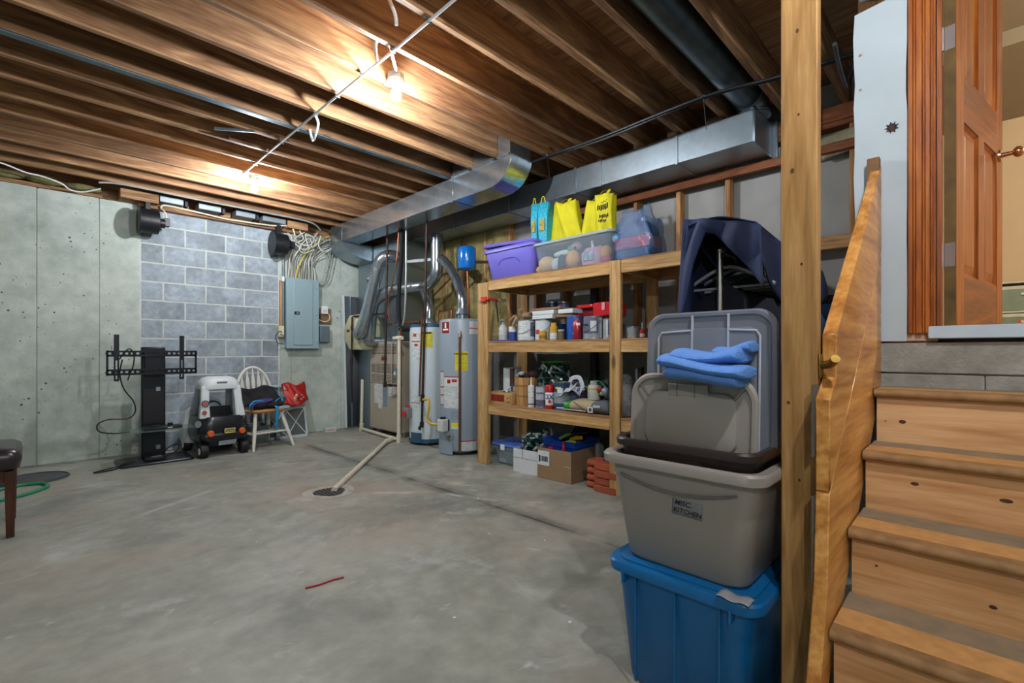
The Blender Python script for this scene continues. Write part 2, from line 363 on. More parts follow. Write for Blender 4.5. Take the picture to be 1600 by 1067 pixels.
# back wall: poured-concrete panels with open form joints, cinder-block infill
wb = ob('wall_back', MB().box(XL-.2, XR+.2, YB+.0078, YB+.25, 0, 2.62), M_MORTAR, kind='structure', world=True)
px = [XL, -2.2, -1.75, -1.3, -.85, -.4, .051, .498, .826]
for a, b_ in zip(px[:-1], px[1:]):
    ob('concrete_panel', MB().box(a+.002, b_-.002, YB, YB+.04, 0, 2.625), M_CONC, wb, bevel=.004, seg=1, world=True)
for a, b_ in [(2.242, 2.377), (2.377, 3.05), (3.05, XR+.1)]:
    ob('concrete_panel', MB().box(a+.002, b_-.002, YB, YB+.04, 0, 2.625), M_CONC, wb, bevel=.004, seg=1, world=True)
blk_cache = {}
for c in range(13):
    z = c*.2032; x = .836; first = .2 if c % 2 == 0 else .4
    k = 0
    while x < 2.23:
        ln = first if k == 0 else .4
        ln = min(ln, 2.232-x)
        key = round(ln, 3)
        if ln > .03:
            o = blk_cache.get(key)
            if o is None:
                o = ob('block', MB().box(0, ln-.013, 0, .05, 0, .190), M_BLOCK, wb, bevel=.004, seg=1)
                blk_cache[key] = o
            else:
                o = o.copy(); COL.objects.link(o); o.parent = wb
            o.location = Vector((x, YB+.0055+random.uniform(-.001,.001), z+.0065))-wb.location
        x += ln; k += 1
# ceiling: plywood subfloor on exposed joists at 305 mm
ceil = ob('ceiling', MB().box(XL-.2, XR+.3, .26, YB+.25, ZS, ZS+.02).box(XL-.2, 1.0, YF-.2, .26, ZS, ZS+.02).box(1.0, XR+.3, YF-.2, -1.25, ZS, ZS+.02), M_PLY, kind='structure', world=True)
JY = [5.74-.3043*k for k in range(-1, 8)]+[3.61-.33*k for k in range(1, 19)]
for y in JY:
    x1 = XR+.1 if y > .3 or y < -1.3 else 1.0
    ob('joist', MB().box(XL, x1, y-.038, y, ZJ+random.uniform(-.004,.004), ZS), M_JOIST, ceil, bevel=.003, seg=1, world=True)
ob('rim_joist', MB().box(XL, XR+.1, YB+.10, YB+.14, 2.66, ZS), M_JOIST, ceil, world=True)
ob('sill_plate', MB().box(XL, XR+.1, YB+.0, YB+.14, 2.628, 2.664), M_JOIST, ceil, bevel=.003, seg=1, world=True)
# steel strap under the joist that carries the cable
o = ob('metal_strip', MB().box(XL, 2.82, JY[8]-.044, JY[8]+.003, ZJ-.012, ZJ-.0045), pm('strip_steel', '#5c717b', .45, .6, .25, 8), ceil, world=True)
# right wall: concrete knee wall, stud wall with the back of the drywall above
wr = ob('wall_right', MB().box(XR, XR+.25, .355, YB+.05, 0, 1.10), concrete('knee_concrete', ['#6a6c69', '#7e807d', '#90928e'], pits=.8), kind='structure', world=True)
ob('drywall_back', MB().box(XR+.092, XR+.105, .355, YB+.05, 1.10, ZJ+.2), pm('drywall_grey', '#9b9c99', .9, var=.08, scale=4), wr, world=True)
stud0 = None
for k in range(15):
    y = .58+.4*k
    if y > YB-.05: break
    if stud0 is None:
        stud0 = ob('stud', MB().box(0, .089, -.019, .019, 0, 1.445), M_STUD, wr, bevel=.003, seg=1); o = stud0
    else:
        o = stud0.copy(); COL.objects.link(o); o.parent = wr
    o.location = Vector((XR, y, 1.141))-wr.location
M_REDW = wood('plate_timber', ['#5e3520', '#7d4a2c', '#986040'], 'y', 1.0, .75, knots=.4)
ob('bottom_plate', MB().box(XR, XR+.089, .36, YB, 1.10, 1.14), M_STUDY, wr, bevel=.003, seg=1, world=True)
ob('top_plate', MB().box(XR-.002, XR+.089, .36, YB, 2.587, 2.625), M_REDW, wr, bevel=.003, seg=1, world=True)
ob('top_plate', MB().box(XR-.002, XR+.089, .36, YB, 2.626, ZJ), M_REDW, wr, bevel=.003, seg=1, world=True)
ob('blocking', MB().box(XR-.04, XR-.001, .36, 1.08, 1.76, 1.85), M_STUDY, wr, bevel=.003, seg=1, world=True)
ob('header', MB().box(XR-.04, XR-.003, .36, 3.2, 2.41, 2.47), M_REDW, wr, bevel=.003, seg=1, world=True)
# fibreglass batts between the studs behind the heaters
M_BATT = pm('fibreglass', '#8d8152', .95, 0, .3, 9, bump=.9)
for (y0, y1) in [(3.80, 4.16), (4.20, 4.56), (4.60, 4.96), (5.0, 5.36)]:
    def fn(u, v, y0=y0, y1=y1):
        return (XR+.03-.05*math.sin(math.pi*u)*(.6+.4*math.sin(9*v+y0*7))-.012*math.sin(23*u+31*v), y0+(y1-y0)*u, 1.15+1.40*v)
    ob('insulation_batt', MB().grid(fn, 10, 26), M_BATT, wr, thick=.05, world=True)
# stair wall: concrete stem, painted drywall end, doorway into the room above
M_DRYW = pm('painted_drywall', '#a8b4b9', .7, var=.05, scale=5, bump=.05)
M_STEM = concrete('stem_concrete', ['#76756e', '#908f87', '#aaa9a0'], scale=1.6, bump=.6, spots=[('#5c5b55', 1.4, .55, .7, .6)])
ws = ob('wall_stair', MB().box(XS+.02, XS+.25, -1.5, .352, 0, 1.10), M_MORTAR, kind='structure', world=True)
for (y0, y1, z0, z1) in [(-.02,.35,.0,.986), (-.46,-.024,.0,.986), (-.9,-.464,.0,.986), (-1.5,-.904,0,.986), (-.24,.35,.99,1.105), (-.72,-.243,.99,1.105), (-1.5,-.723,.99,1.105)]:
    ob('concrete_pour', MB().box(XS, XS+.03, y0, y1, z0, z1), M_STEM, ws, bevel=.004, seg=1, world=True)
n = 14
poly = [(.355+.003*math.sin(i*2.1)+random.uniform(-.002,.002), 1.112+(2.44-1.112)*i/n) for i in range(n+1)]
poly += [(.19+random.uniform(-.003,.003), 2.46-(2.46-1.112)*i/n) for i in range(n+1)]
ob('drywall_panel', MB().prism(poly, 'x', XS-.004, XS+.012), M_DRYW, ws, world=True)
ob('wall_core', MB().box(XS+.013, XS+.11, .105, .345, 1.106, ZS), M_STUD, ws, world=True)
ob('drywall_panel', MB().box(XS-.004, XS+.12, -1.5, -.80, 1.106, 4.0).box(XS-.004, XS+.12, -.80, .19, 3.24, 4.0), M_DRYW, ws, world=True)
# pierced ceiling of the stairwell
ob('wall_stairwell', MB().box(.96, 1.0, -1.25, .26, ZS, 4.0).box(.96, XS+.12, .262, .30, ZS+.02, 4.0).box(.96, XS+.12, -1.29, -1.25, ZS, 4.0).box(.96, XS+.12, -1.29, .30, 4.0, 4.04), M_DRYW, kind='structure', world=True)
# door with its casing, sill
M_DOORZ = wood('varnished_pine', ['#6c3306', '#91490a', '#ad6418'], 'z', .9, .45, coat=.18, rnd=.06)
M_DOORY = wood('varnished_pine_rail', ['#632d05', '#83400a', '#9c5714'], 'x', .9, .45, coat=.18, rnd=.06)
d1 = thing('door_1', kind='structure', loc=(XS+.09, .085, 1.166))
def dbox(nm, mb, mat, **k): return ob(nm, mb, mat, d1, world=True, **k)
cas = MB()
prof = [(0,0),(0,.012),(.005,.020),(.013,.020),(.017,.009),(.021,.009),(.025,.023),(.040,.023),(.044,.010),(.048,.010),(.052,.025),(.063,.025),(.067,.012),(.071,.012),(.073,.018),(.078,.016),(.078,0)]
cas.prism([(XS-.004-d, .186-t) for t, d in prof], 'z', 1.142, 3.2)
dbox('casing', cas, M_DOORZ, smooth=0)
dbox('jamb', MB().box(XS-.004, XS+.12, .092, .104, 1.166, 3.22), M_DOORZ)
dbox('jamb', MB().box(XS-.004, XS+.12, -.80, -.785, 1.166, 3.22), M_DOORZ)
dbox('casing', MB().box(XS-.026, XS-.004, -.86, -.80, 1.142, 3.26), M_DOORZ)
dbox('casing', MB().box(XS-.026, XS-.004, -.86, .19, 3.20, 3.27), M_DOORY)
dbox('sill', MB().box(XS-.03, XS+.14, -.80, .128, 1.119, 1.166), pm('sill_white', '#aebfca', .5, var=.04), bevel=.003, seg=1)
dbox('door_stop', MB().box(XS-.004, XS+.0, .1, .19, 1.113, 1.142), pm('raw_trim', '#b08f78', .7))
# the slab: swung away into the room, 6 raised panels
slab = thing('door_slab'); slab.parent = d1; slab.location = (.018, .004, .006); slab.rotation_euler = (0, 0, math.radians(-11))
W, T, HT = .74, .036, 2.02
st, mr = .105, .09
ob('stile', MB().box(0, st, -T, 0, 0, HT), M_DOORZ, slab, bevel=.002, seg=1); ob('stile', MB().box(W-st, W, -T, 0, 0, HT), M_DOORZ, slab, bevel=.002, seg=1)
ob('raw_edge', MB().box(-.0012, 0, -T+.001, -.001, 0, HT), pm('raw_edge','#5f4a22',.7,var=.4,scale=12), slab)
rails = [(0, .20), (.80, .985), (1.58, 1.68), (1.91, HT)]
for a, b_ in rails: ob('rail', MB().box(st, W-st, -T+.001, -.001, a, b_), M_DOORY, slab)
for (a, b_) in [(.20,.80), (.985,1.58), (1.68,1.91)]:
    ob('mullion', MB().box(W/2-mr/2, W/2+mr/2, -T+.001, -.001, a, b_), M_DOORZ, slab)
    for x0, x1 in [(st, W/2-mr/2), (W/2+mr/2, W-st)]:
        pb = MB(); e = .035
        for yy, s in ((-T, 1), (0, -1)):
            r0 = [(x0,yy+s*.004,a),(x1,yy+s*.004,a),(x1,yy+s*.004,b_),(x0,yy+s*.004,b_)]
            r1 = [(x0+.012,yy+s*.014,a+.012),(x1-.012,yy+s*.014,a+.012),(x1-.012,yy+s*.014,b_-.012),(x0+.012,yy+s*.014,b_-.012)]
            r2 = [(x0+.012+e,yy+s*.006,a+.012+e),(x1-.012-e,yy+s*.006,a+.012+e),(x1-.012-e,yy+s*.006,b_-.012-e),(x0+.012+e,yy+s*.006,b_-.012-e)]
            pb.loft([r0, r1, r2], cap0=False)
        ob('panel', pb, M_DOORZ, slab, smooth=0)
M_NICK = pm('satin_nickel', '#b9a99b', .25, .9, .1)
for z in (.27, 1.10, 1.85):
    ob('hinge', MB().box(-.0025, 0, -T+.003, -.002, z-.045, z+.045).cyl((-.006,.003,z-.045), (-.006,.003,z+.045), .006, n=8), pm('hinge_metal', '#8b827d', .45, .7), slab)
kn = MB()
for s, y0 in ((1, 0), (-1, -T)):
    kn.cyl((W-.062, y0, .80), (W-.062, y0+s*.008, .80), .028, .026); kn.cyl((W-.062, y0+s*.008, .80), (W-.062, y0+s*.05, .80), .011, .009); kn.ball((W-.062, y0+s*.062, .80), .024, .02, .024)
ob('knob', kn, pm('brass_knob', '#b88a63', .22, .9, .1), slab)
# room beyond the door
M_BEIGE = pm('beige_paint', '#b3a184', .8, var=.03, scale=2)
M_CEILP = pm('grey_ceiling_paint', '#8f8672', .85, var=.03, scale=2)
ob('wall_far_room', MB().box(7.0, 7.05, -3.2, 1.7, 1.1, 3.6).box(XR+.30, 7.05, 1.65, 1.7, 1.1, 3.6).box(XS+.12, 7.05, -3.25, -3.2, 1.1, 3.6).box(XS+.121, XR+.34, .32, .36, ZS+.03, 3.6).box(XS+.121, XS+.16, -3.2, -.85, 1.1, 3.6).box(XR+.30, XR+.34, .32, 1.7, 1.1, 3.6), M_BEIGE, kind='structure', world=True)
ob('ceiling_far_room', MB().box(XS+.12, 7.05, -3.25, .36, 3.56, 3.62).box(XR+.30, 7.05, .36, 1.7, 3.56, 3.62).box(5.3, 7.0, -3.2, 1.65, 3.44, 3.558), M_CEILP, kind='structure', world=True)
ob('floor_far_room', MB().box(XS+.14, 7.05, -3.25, .31, 1.08, 1.14).box(XR+.30, 7.05, .31, 1.7, 1.08, 1.14), pm('far_floor', '#9a7d57', .5), kind='structure', world=True)
ob('wall_return', MB().box(XS+.125, XR+.30, .315, .352, 0, ZS), M_DRYW, kind='structure', world=True)
# walls behind the viewer close the basement
ob('wall_left', MB().box(XL-.2, XL, YF-.2, YB+.2, 0, ZS), M_CONC, kind='structure', world=True)
ob('wall_front', MB().box(XL-.2, XS+.3, YF-.2, YF, 0, ZS).box(XS, XS+.2, YF, -1.5, 0, ZS), M_CONC, kind='structure', world=True)

# ================================================================ support post and staircase
M_POST = wood('post_timber', ['#84602f', '#9d7643', '#b28c57'], 'z', 1.3, .6, knots=.8, rnd=.0, spec=.35)
ob('support_post', MB().box(1.474, 1.512, .302, .391, 0, ZJ), M_POST, bevel=.004, world=True,
   label='knotty brown timber post between the storage bins and the stairs', cat='post')
M_MDF = pm('tread_board', '#c3935a', .6, var=.14, scale=30, bump=.05)
M_NOSE = pm('worn_nosing', '#8f6d45', .7, var=.25, scale=25, bump=.1)
M_DUST = pm('dusty_tread', '#8a7a62', .85, var=.15, scale=18)
M_RISER = wood('riser_pine', ['#ac7d4e', '#c69b6c', '#d3ad80'], 'y', .8, .55, knots=1.1, rnd=.06)
RUN, RISE = .241, .187
sr = thing('staircase', 'wooden basement stairs with rounded board treads and knotty pine risers', 'stairs', loc=(1.16, .26, 0))
for k in range(5):
    x = 2.12-RUN*k; z = .937-RISE*k; th = .028
    xb = x+RUN+.03 if k else XS-.002
    t = MB(); nose = []
    for i in range(9):
        a = math.radians(90+180*i/8); nose.append((x+th/2+th/2*math.cos(a), z-th/2+th/2*math.sin(a)))
    t.prism(nose+[(x+.05, z-th), (x+.05, z)], 'y', -.78, .262, mi=1)
    t.prism([(x+.05, z), (x+.05, z-th), (x+.155, z-th), (x+.155, z)], 'y', -.78, .262, mi=0)
    t.prism([(x+.155, z), (x+.155, z-th), (xb, z-th), (xb, z)], 'y', -.78, .262, mi=2)
    ob('tread', t, [M_MDF, M_NOSE, M_DUST], sr, world=True)
    ob('riser', MB().box(x+.028, x+.046, -.775, .257, max(0, z-RISE), z-th), M_RISER, sr, world=True)
M_GUARD = wood('guard_pine', ['#9a5f24', '#bf853f', '#d6a25a'], 'x', .8, .5, knots=.8, coat=.25, rnd=.05)
# guard boards follow the pitch, along the post side of the flight
sl = (1.80-1.02)/(2.34-1.385)
ob('guard_board', MB().prism([(1.505,1.118),(2.34,1.80),(2.34,1.46),(1.425,.712),(1.425,.95),(1.505,1.0)], 'y', .265, .298), M_GUARD, sr, bevel=.003, seg=1, world=True)
ob('guard_board', MB().prism([(1.425,.706),(2.34,1.454),(2.34,.95),(1.12,0),(1.22,0.0),(1.33,.28),(1.40,.48)], 'y', .266, .297), M_GUARD, sr, bevel=.003, seg=1, world=True)
for z0, z1 in ((.80, .985), (.48, .70)): ob('felt_strip', MB().box(1.41, 1.47, .299, .3015, z0, z1).box(1.40, 1.47, .2985, .301, z0, z1), pm('grey_felt', '#5a544e', .95, bump=.5), sr, world=True)
ob('wall_stake', MB().box(2.31, 2.345, .268, .308, 1.25, 1.83), pm('stake_wood', '#6a4a26', .6, var=.3), label='short dark square stake standing against the white drywall behind the guard', cat='stake', bevel=.003, world=True)

# knots in the risers and the post
M_KNOT = pm('knot_dark', '#4a2a18', .6, var=.4, scale=60)
def knot(x, y, z, a, b, parent): ob('knot', MB().loft([[(x, y+a*q*math.cos(t), z+b*q*math.sin(t)) for t in [2*math.pi*k/14 for k in range(14)]] for q in (1.0,)]+[[(x-.0006, y+a*.9*math.cos(t), z+b*.9*math.sin(t)) for t in [2*math.pi*k/14 for k in range(14)]]]), M_KNOT, parent, world=True)
for (x, y, z, a, b) in [(2.148,.185,.825,.010,.007), (2.148,.232,.823,.003,.002), (1.907,.135,.665,.010,.006), (1.907,-.06,.655,.014,.006), (1.666,.20,.47,.004,.003), (1.666,-.03,.44,.008,.005)]: knot(x, y, z, a, b, sr)
post = next(o for o in bpy.data.objects if o.name == 'support_post')
for (y, z, a, b) in [(.352,2.09,.0035,.005), (.350,1.95,.004,.006), (.347,1.72,.003,.004), (.362,1.57,.005,.007), (.340,1.31,.003,.004), (.372,.93,.004,.005), (.345,.72,.003,.004)]:
    knot(1.4738, y, z, a, b, post)
# ================================================================ print and lettering helpers
def printed(name, bg, ink, sx=60, sy=90, cover=.5):
    """paper with rows of unreadable fine print (brick texture rows = lines of type); uses UV-free object coords along two axes"""
    if name in MATS: return MATS[name]
    m, N, L, b = newmat(name); tc = N.new('ShaderNodeTexCoord')
    sp = N.new('ShaderNodeSeparateXYZ'); L.new(tc.outputs['Object'], sp.inputs[0])
    a = N.new('ShaderNodeMath'); a.operation = 'SUBTRACT'; L.new(sp.outputs[0], a.inputs[0]); L.new(sp.outputs[1], a.inputs[1])
    cb = N.new('ShaderNodeCombineXYZ'); L.new(a.outputs[0], cb.inputs[0]); L.new(sp.outputs[2], cb.inputs[1])
    br = N.new('ShaderNodeTexBrick'); L.new(cb.outputs[0], br.inputs['Vector']); br.inputs['Scale'].default_value = 1
    br.inputs['Brick Width'].default_value = 1/sx*2.6; br.inputs['Row Height'].default_value = 1/sy; br.inputs['Mortar Size'].default_value = .3/sy; br.inputs['Mortar Smooth'].default_value = .2
    br.offset = .37; br.squash = 1.4
    br.inputs['Color1'].default_value = lin(ink); br.inputs['Color2'].default_value = lin(bg); br.inputs['Mortar'].default_value = lin(bg); br.inputs['Bias'].default_value = cover-.5
    L.new(br.outputs['Color'], b.inputs['Base Color']); b.inputs['Roughness'].default_value = .55
    MATS[name] = m; return m
def text(name, s, size, mat, parent, M, shear=0.0, depth=.0006, align='CENTER', bold=0.0, sx=1.0):
    """lettering as a mesh; M places the text plane (x along the line, y up)"""
    cu = bpy.data.curves.new(name, 'FONT'); cu.body = s; cu.size = size; cu.align_x = align; cu.align_y = 'CENTER'; cu.shear = shear; cu.extrude = depth; cu.offset = bold; cu.resolution_u = 2
    to = bpy.data.objects.new(name+'_tmp', cu); COL.objects.link(to); bpy.context.view_layer.update()
    me = bpy.data.meshes.new_from_object(to.evaluated_get(bpy.context.evaluated_depsgraph_get()))
    bpy.data.objects.remove(to, do_unlink=True); bpy.data.curves.remove(cu)
    me.transform(Matrix.Diagonal((sx, 1, 1, 1))); me.transform(M); me.materials.clear(); me.materials.append(mat); me.name = name
    o = bpy.data.objects.new(name, me); COL.objects.link(o); o.parent = parent
    return o
def face_m(x, y, z, ang):          # text plane facing the horizontal direction ang (radians, world/local)
    n = Vector((math.cos(ang), math.sin(ang), 0)); r = Vector((-math.sin(ang), math.cos(ang), 0)); u = Vector((0,0,1))
    return Matrix(((r.x, u.x, n.x, x), (r.y, u.y, n.y, y), (r.z, u.z, n.z, z), (0,0,0,1)))
def patch(c, R, a0, a1, z0, z1, n=8, off=.001):     # curved sheet on a cylinder
    mb = MB()
    mb.grid(lambda u, v: (c[0]+(R+off)*math.cos(a0+(a1-a0)*u), c[1]+(R+off)*math.sin(a0+(a1-a0)*u), z0+(z1-z0)*v), n, 1); return mb
M_WPAPER = pm('white_label', '#c9d2d4', .5, var=.03)
M_FINE = printed('fine_print', '#cdd4d4', '#7a8688', 70, 110, .55)
M_GREENTXT = printed('green_print', '#cfdada', '#5f7c77', 60, 95, .6)
M_YLAB = pm('yellow_label', '#d9cf1f', .5, var=.06)
M_REDI = pm('red_ink', '#b03328', .5, var=.08)
M_DKRED = pm('dark_red_badge', '#7d2118', .4, var=.1)
M_INK = pm('black_ink', '#1b1b1c', .6)
M_NAVYI = pm('navy_ink', '#1f3f7a', .5)
M_WINK = pm('white_ink', '#e4e6e6', .5, var=.03)

# ================================================================ ducts
md = thing('supply_duct', 'long dull galvanized rectangular supply duct above the wooden shelving', 'duct', loc=(3.595, 3.2, 2.49))
segs = [1.07, 1.615, 2.295, 2.559, 3.4, 4.3, 5.2, 5.80]
for a, b_ in zip(segs[:-1], segs[1:]):
    ob('duct_section', MB().box(3.42, 3.77, a+.002, b_-.002, 2.49, 2.712), M_GALVD, md, bevel=.006, seg=2, world=True)
for y in segs[1:-1]:
    ob('drive_cleat', MB().box(3.414, 3.776, y-.012, y+.012, 2.484, 2.718), M_GALVD, md, world=True, bevel=.002, seg=1)
ob('end_cap', MB().box(3.40, 3.785, 1.055, 1.07, 2.475, 2.725), M_GALVD, md, world=True, bevel=.012)
ob('cap_flange', MB().box(3.765, 3.79, 1.02, 1.056, 2.46, 2.73), M_GALVD, md, world=True, bevel=.003)
# round branch that leaves the trunk through the joist bay
pipe = thing('round_duct', 'dark round sheet-metal duct lying in a joist bay over the supply duct', 'duct', loc=(3.0, 1.2, 2.74))
yb = 1.118
ob('pipe_run', MB().cyl((XL+.5, yb, 2.83), (3.42, yb, 2.83), .10, n=28), pm('dark_galv', '#4e5a60', .4, .8, .25, 8), pipe, world=True)
el = [(3.42, yb, 2.83), (3.48, yb, 2.825), (3.53, yb, 2.80), (3.555, yb, 2.76), (3.56, yb, 2.713)]
ob('elbow', MB().tube(spline(el, 4), .101, n=28), M_GALVD, pipe, world=True, smooth=20)
ob('collar', MB().cyl((3.56, yb, 2.713), (3.56, yb, 2.745), .112, .105, n=28), M_GALVD, pipe, world=True)
# bright return duct with its turned-up end
rd = thing('return_duct', 'bright galvanized return duct with a curved end under the joists', 'duct', loc=(2.92, 4.4, 2.49))
RX0, RX1 = 2.795, 3.045
ob('duct_section', MB().box(RX0, RX1, 3.53, 5.78, 2.49, 2.712), M_GALV, rd, bevel=.003, seg=1, world=True)
ob('duct_section', MB().box(RX0, RX1, 5.782, 6.10, 2.49, 2.712), M_GALV, rd, bevel=.003, seg=1, world=True)
prof = [(3.528, 2.49), (3.15, 2.49)]
for i in range(11):
    a = math.radians(-90-85*i/10); prof.append((3.10+.33*math.cos(a)*1.05, 2.82+.33*math.sin(a)))
prof += [(prof[-1][0], 2.90), (3.528, 2.90)]
poly = [(y, z) for y, z in prof]
ob('turned_up_end', MB().prism([(3.528,2.712),(3.528,2.49),(3.05,2.49),(2.97,2.495),(2.90,2.515),(2.84,2.55),(2.79,2.60),(2.755,2.66),(2.74,2.715)], 'x', RX0, RX1), M_GALV, rd, bevel=.003, seg=1, world=True, smooth=25)
ob('standing_seam', MB().box(RX0-.005, RX1+.005, 3.515, 3.545, 2.483, 2.716), M_GALV, rd, bevel=.002, seg=1, world=True)
ob('standing_seam', MB().box(RX0-.004, RX1+.004, 5.772, 5.79, 2.485, 2.715), M_GALV, rd, bevel=.002, seg=1, world=True)
for (y0, y1) in [(2.76, 2.905), (2.957, 3.235), (3.287, 3.525)]:
    ob('joist_boot', MB().box(RX0-.001, RX1, y0, y1, 2.70, 2.95), M_GALV, rd, world=True)
    ob('boot_flange', MB().box(RX0-.02, RX0, y0, y1, 2.712, 2.722), M_GALV, rd, world=True)
# ================================================================ furnace, plenum, return drop
M_FURN = pm('furnace_enamel', '#a49b8a', .45, var=.05, scale=6)
fu = thing('furnace', 'beige upright gas furnace with louvred front beside the white heater', 'furnace', loc=(3.47, 5.45, 0))
FX, FY0, FY1 = 3.20, 5.11, 5.80
ob('cabinet', MB().box(FX+.012, 3.75, FY0, FY1, .055, 1.205), M_FURN, fu, bevel=.008, world=True)
ob('door_panel', MB().box(FX, FX+.012, FY0+.004, FY1-.004, .665, 1.20), M_FURN, fu, bevel=.004, world=True)
ob('door_panel', MB().box(FX, FX+.012, FY0+.004, FY1-.004, .07, .66), M_FURN, fu, bevel=.004, world=True)
M_SLOT = pm('louvre_dark', '#37332d', .8)
for (z0, z1) in [(1.04, 1.17), (.80, .92), (.68, .78)]:
    nr = int((z1-z0)/.017)
    for k in range(nr):
        z = z0+(k+.5)*(z1-z0)/nr; mb = MB()
        for c in range(5):
            y = FY0+.04+c*.126; mb.box(FX-.001, FX+.002, y, y+.105, z-.0035, z+.0035)
        ob('louvre', mb, M_SLOT, fu, world=True)
ob('badge', MB().box(FX-.003, FX, 5.37, 5.51, .96, 1.005), M_DKRED, fu, world=True)
ob('maker_plate', MB().box(FX-.002, FX, 5.42, 5.49, 1.015, 1.025), M_INK, fu, world=True)
for (y0, y1, z0, z1, mt) in [(5.48,5.68,.40,.655,M_FINE), (5.37,5.46,.37,.655,printed('blue_print','#7d93a6','#50616e',60,90,.5)), (5.20,5.33,.51,.655,M_FINE), (5.50,5.58,.34,.40,M_WPAPER)]:
    ob('notice', MB().box(FX-.002, FX, y0, y1, z0, z1), mt, fu, world=True)
ob('notice_band', MB().box(FX-.003, FX-.001, 5.37, 5.46, .62, .655), pm('orange_ink','#c7622c',.5), fu, world=True)
for y in (FY0+.06, FY1-.06): ob('foot', MB().box(3.28, 3.68, y-.04, y+.04, 0, .055), pm('foot_block', '#8c8577', .8), fu, world=True)
ob('side_notice', MB().box(3.42, 3.52, FY0-.002, FY0, .98, 1.10), M_YLAB, fu, world=True)
ob('side_notice', MB().box(3.42, 3.52, FY0-.002, FY0, .84, .95), M_YLAB, fu, world=True)
sp = thing('furnace_plenum', 'tall blue-grey sheet-metal plenum box rising above the furnace', 'plenum', loc=(3.5, 5.45, 1.205))
ob('plenum_box', MB().box(3.24, 3.74, 5.14, 5.78, 1.206, 2.488), M_GALVD, sp, bevel=.004, seg=1, world=True)
ob('cross_flange', MB().box(3.232, 3.748, 5.132, 5.788, 1.80, 1.815), M_GALVD, sp, world=True)
dp = thing('return_drop', 'dull galvanized vertical return drop between the furnace and back wall', 'duct', loc=(3.4, 6.0, 0))
ob('drop_box', MB().box(3.27, 3.72, 5.86, 6.25, .02, 2.50), M_GALVD, dp, bevel=.004, seg=1, world=True)
ob('switch_box', MB().box(3.245, 3.27, 5.90, 5.96, 1.98, 2.09), M_PVC, dp, bevel=.004, world=True)
ob('switch_toggle', MB().box(3.238, 3.246, 5.917, 5.945, 2.01, 2.06), M_BLACK, dp, world=True)
tr = []   # flared bend joining the drop to the return duct
for k in range(9):
    t = k/8; a = t*math.pi/2; tr.append([(2.80+.47*t**1.5, 5.80, 2.489-.20*math.sin(a)), (2.80+.47*t**1.5, 6.20, 2.489-.20*math.sin(a)), (3.72, 6.20, 2.4895-.1995*math.sin(a)), (3.72, 5.80, 2.4895-.1995*math.sin(a))])
ob('bend', MB().loft(tr), M_GALVD, dp, world=True, smooth=40)
# humidifier on the drop with its bypass pipe
hu = thing('humidifier', 'cream round-shouldered furnace humidifier with bypass pipe', 'humidifier', loc=(3.1, 5.92, 1.08))
def octo(y0, y1, z0, z1, c): return [(y0+c,z0),(y1-c,z0),(y1,z0+c),(y1,z1-c),(y1-c,z1),(y0+c,z1),(y0,z1-c),(y0,z0+c)]
M_CREAM = pm('cream_plastic', '#c9c5a0', .5, var=.05)
ob('housing', MB().loft([[(3.27,y,z) for y,z in octo(5.62,6.22,1.10,1.57,.10)], [(3.06,y,z) for y,z in octo(5.62,6.22,1.10,1.57,.12)], [(3.02,y,z) for y,z in octo(5.68,6.16,1.15,1.52,.13)]]), M_CREAM, hu, bevel=.01, world=True)
ob('label', MB().box(3.014, 3.02, 6.02, 6.09, 1.34, 1.375), pm('brown_label','#5c432c',.6), hu, world=True)
ob('indicator', MB().box(3.014, 3.02, 5.87, 5.89, 1.28, 1.33), M_REDI, hu, world=True)
def ptube(name, pts, r, mat, parent, n=14, sp_=5, rings=()):
    o = ob(name, MB().tube(spline(pts, sp_) if sp_ else pts, r, n=n), mat, parent, world=True, smooth=50)
    for (p, q) in rings: ob('crimp_ring', MB().cyl(p, q, r*1.07, n=n), mat, parent, world=True)
    return o
ptube('bypass_pipe', [(3.02,5.74,1.33),(2.98,5.68,1.30),(2.96,5.60,1.33),(2.97,5.55,1.42),(2.99,5.50,1.55)], .078, M_GALV, hu, 18)
ptube('bypass_pipe', [(2.99,5.50,1.55),(3.05,5.33,2.12)], .076, M_GALV, hu, 18, 0, rings=[((2.99,5.50,1.54),(2.994,5.488,1.58)), ((3.045,5.343,2.08),(3.05,5.33,2.12))])
ptube('bypass_pipe', [(3.05,5.33,2.12),(3.065,5.28,2.21),(3.11,5.23,2.255),(3.18,5.205,2.265),(3.26,5.20,2.265)], .077, M_GALV, hu, 18)

# ================================================================ water heaters
def heater(label, c, R, top, mat, seed):
    t = thing('water_heater', label, 'water heater', loc=(c[0], c[1], 0), group='water heaters'); return t
def put(t, c, nm, mb, mat, **k): return ob(nm, mb, mat, t, world=True, **k)
# white one
C1 = (3.33, 4.64); R1 = .23
h1 = heater('white water heater with blue rims between furnace and grey heater', C1, R1, 1.40, None, 0)
M_HW = pm('white_enamel', '#c6d3d8', .3, var=.04, scale=4); M_HB = pm('blue_rim', '#33566e', .4)
put(h1, C1, 'tank', MB().lathe([(R1,.07),(R1,1.36)], (*C1,0), 40), M_HW)
put(h1, C1, 'top_cap', MB().lathe([(R1+.003,1.355),(R1+.003,1.395),(R1-.02,1.402),(.02,1.405)], (*C1,0), 40), M_HB)
put(h1, C1, 'bottom_rim', MB().lathe([(R1-.01,.03),(R1+.004,.03),(R1+.004,.075)], (*C1,0), 40), M_HB)
for k in range(3):
    a = math.radians(230+120*k); put(h1, C1, 'foot', MB().cyl((C1[0]+.17*math.cos(a), C1[1]+.17*math.sin(a), 0), (C1[0]+.17*math.cos(a), C1[1]+.17*math.sin(a), .035), .03, n=10), M_BLACK)
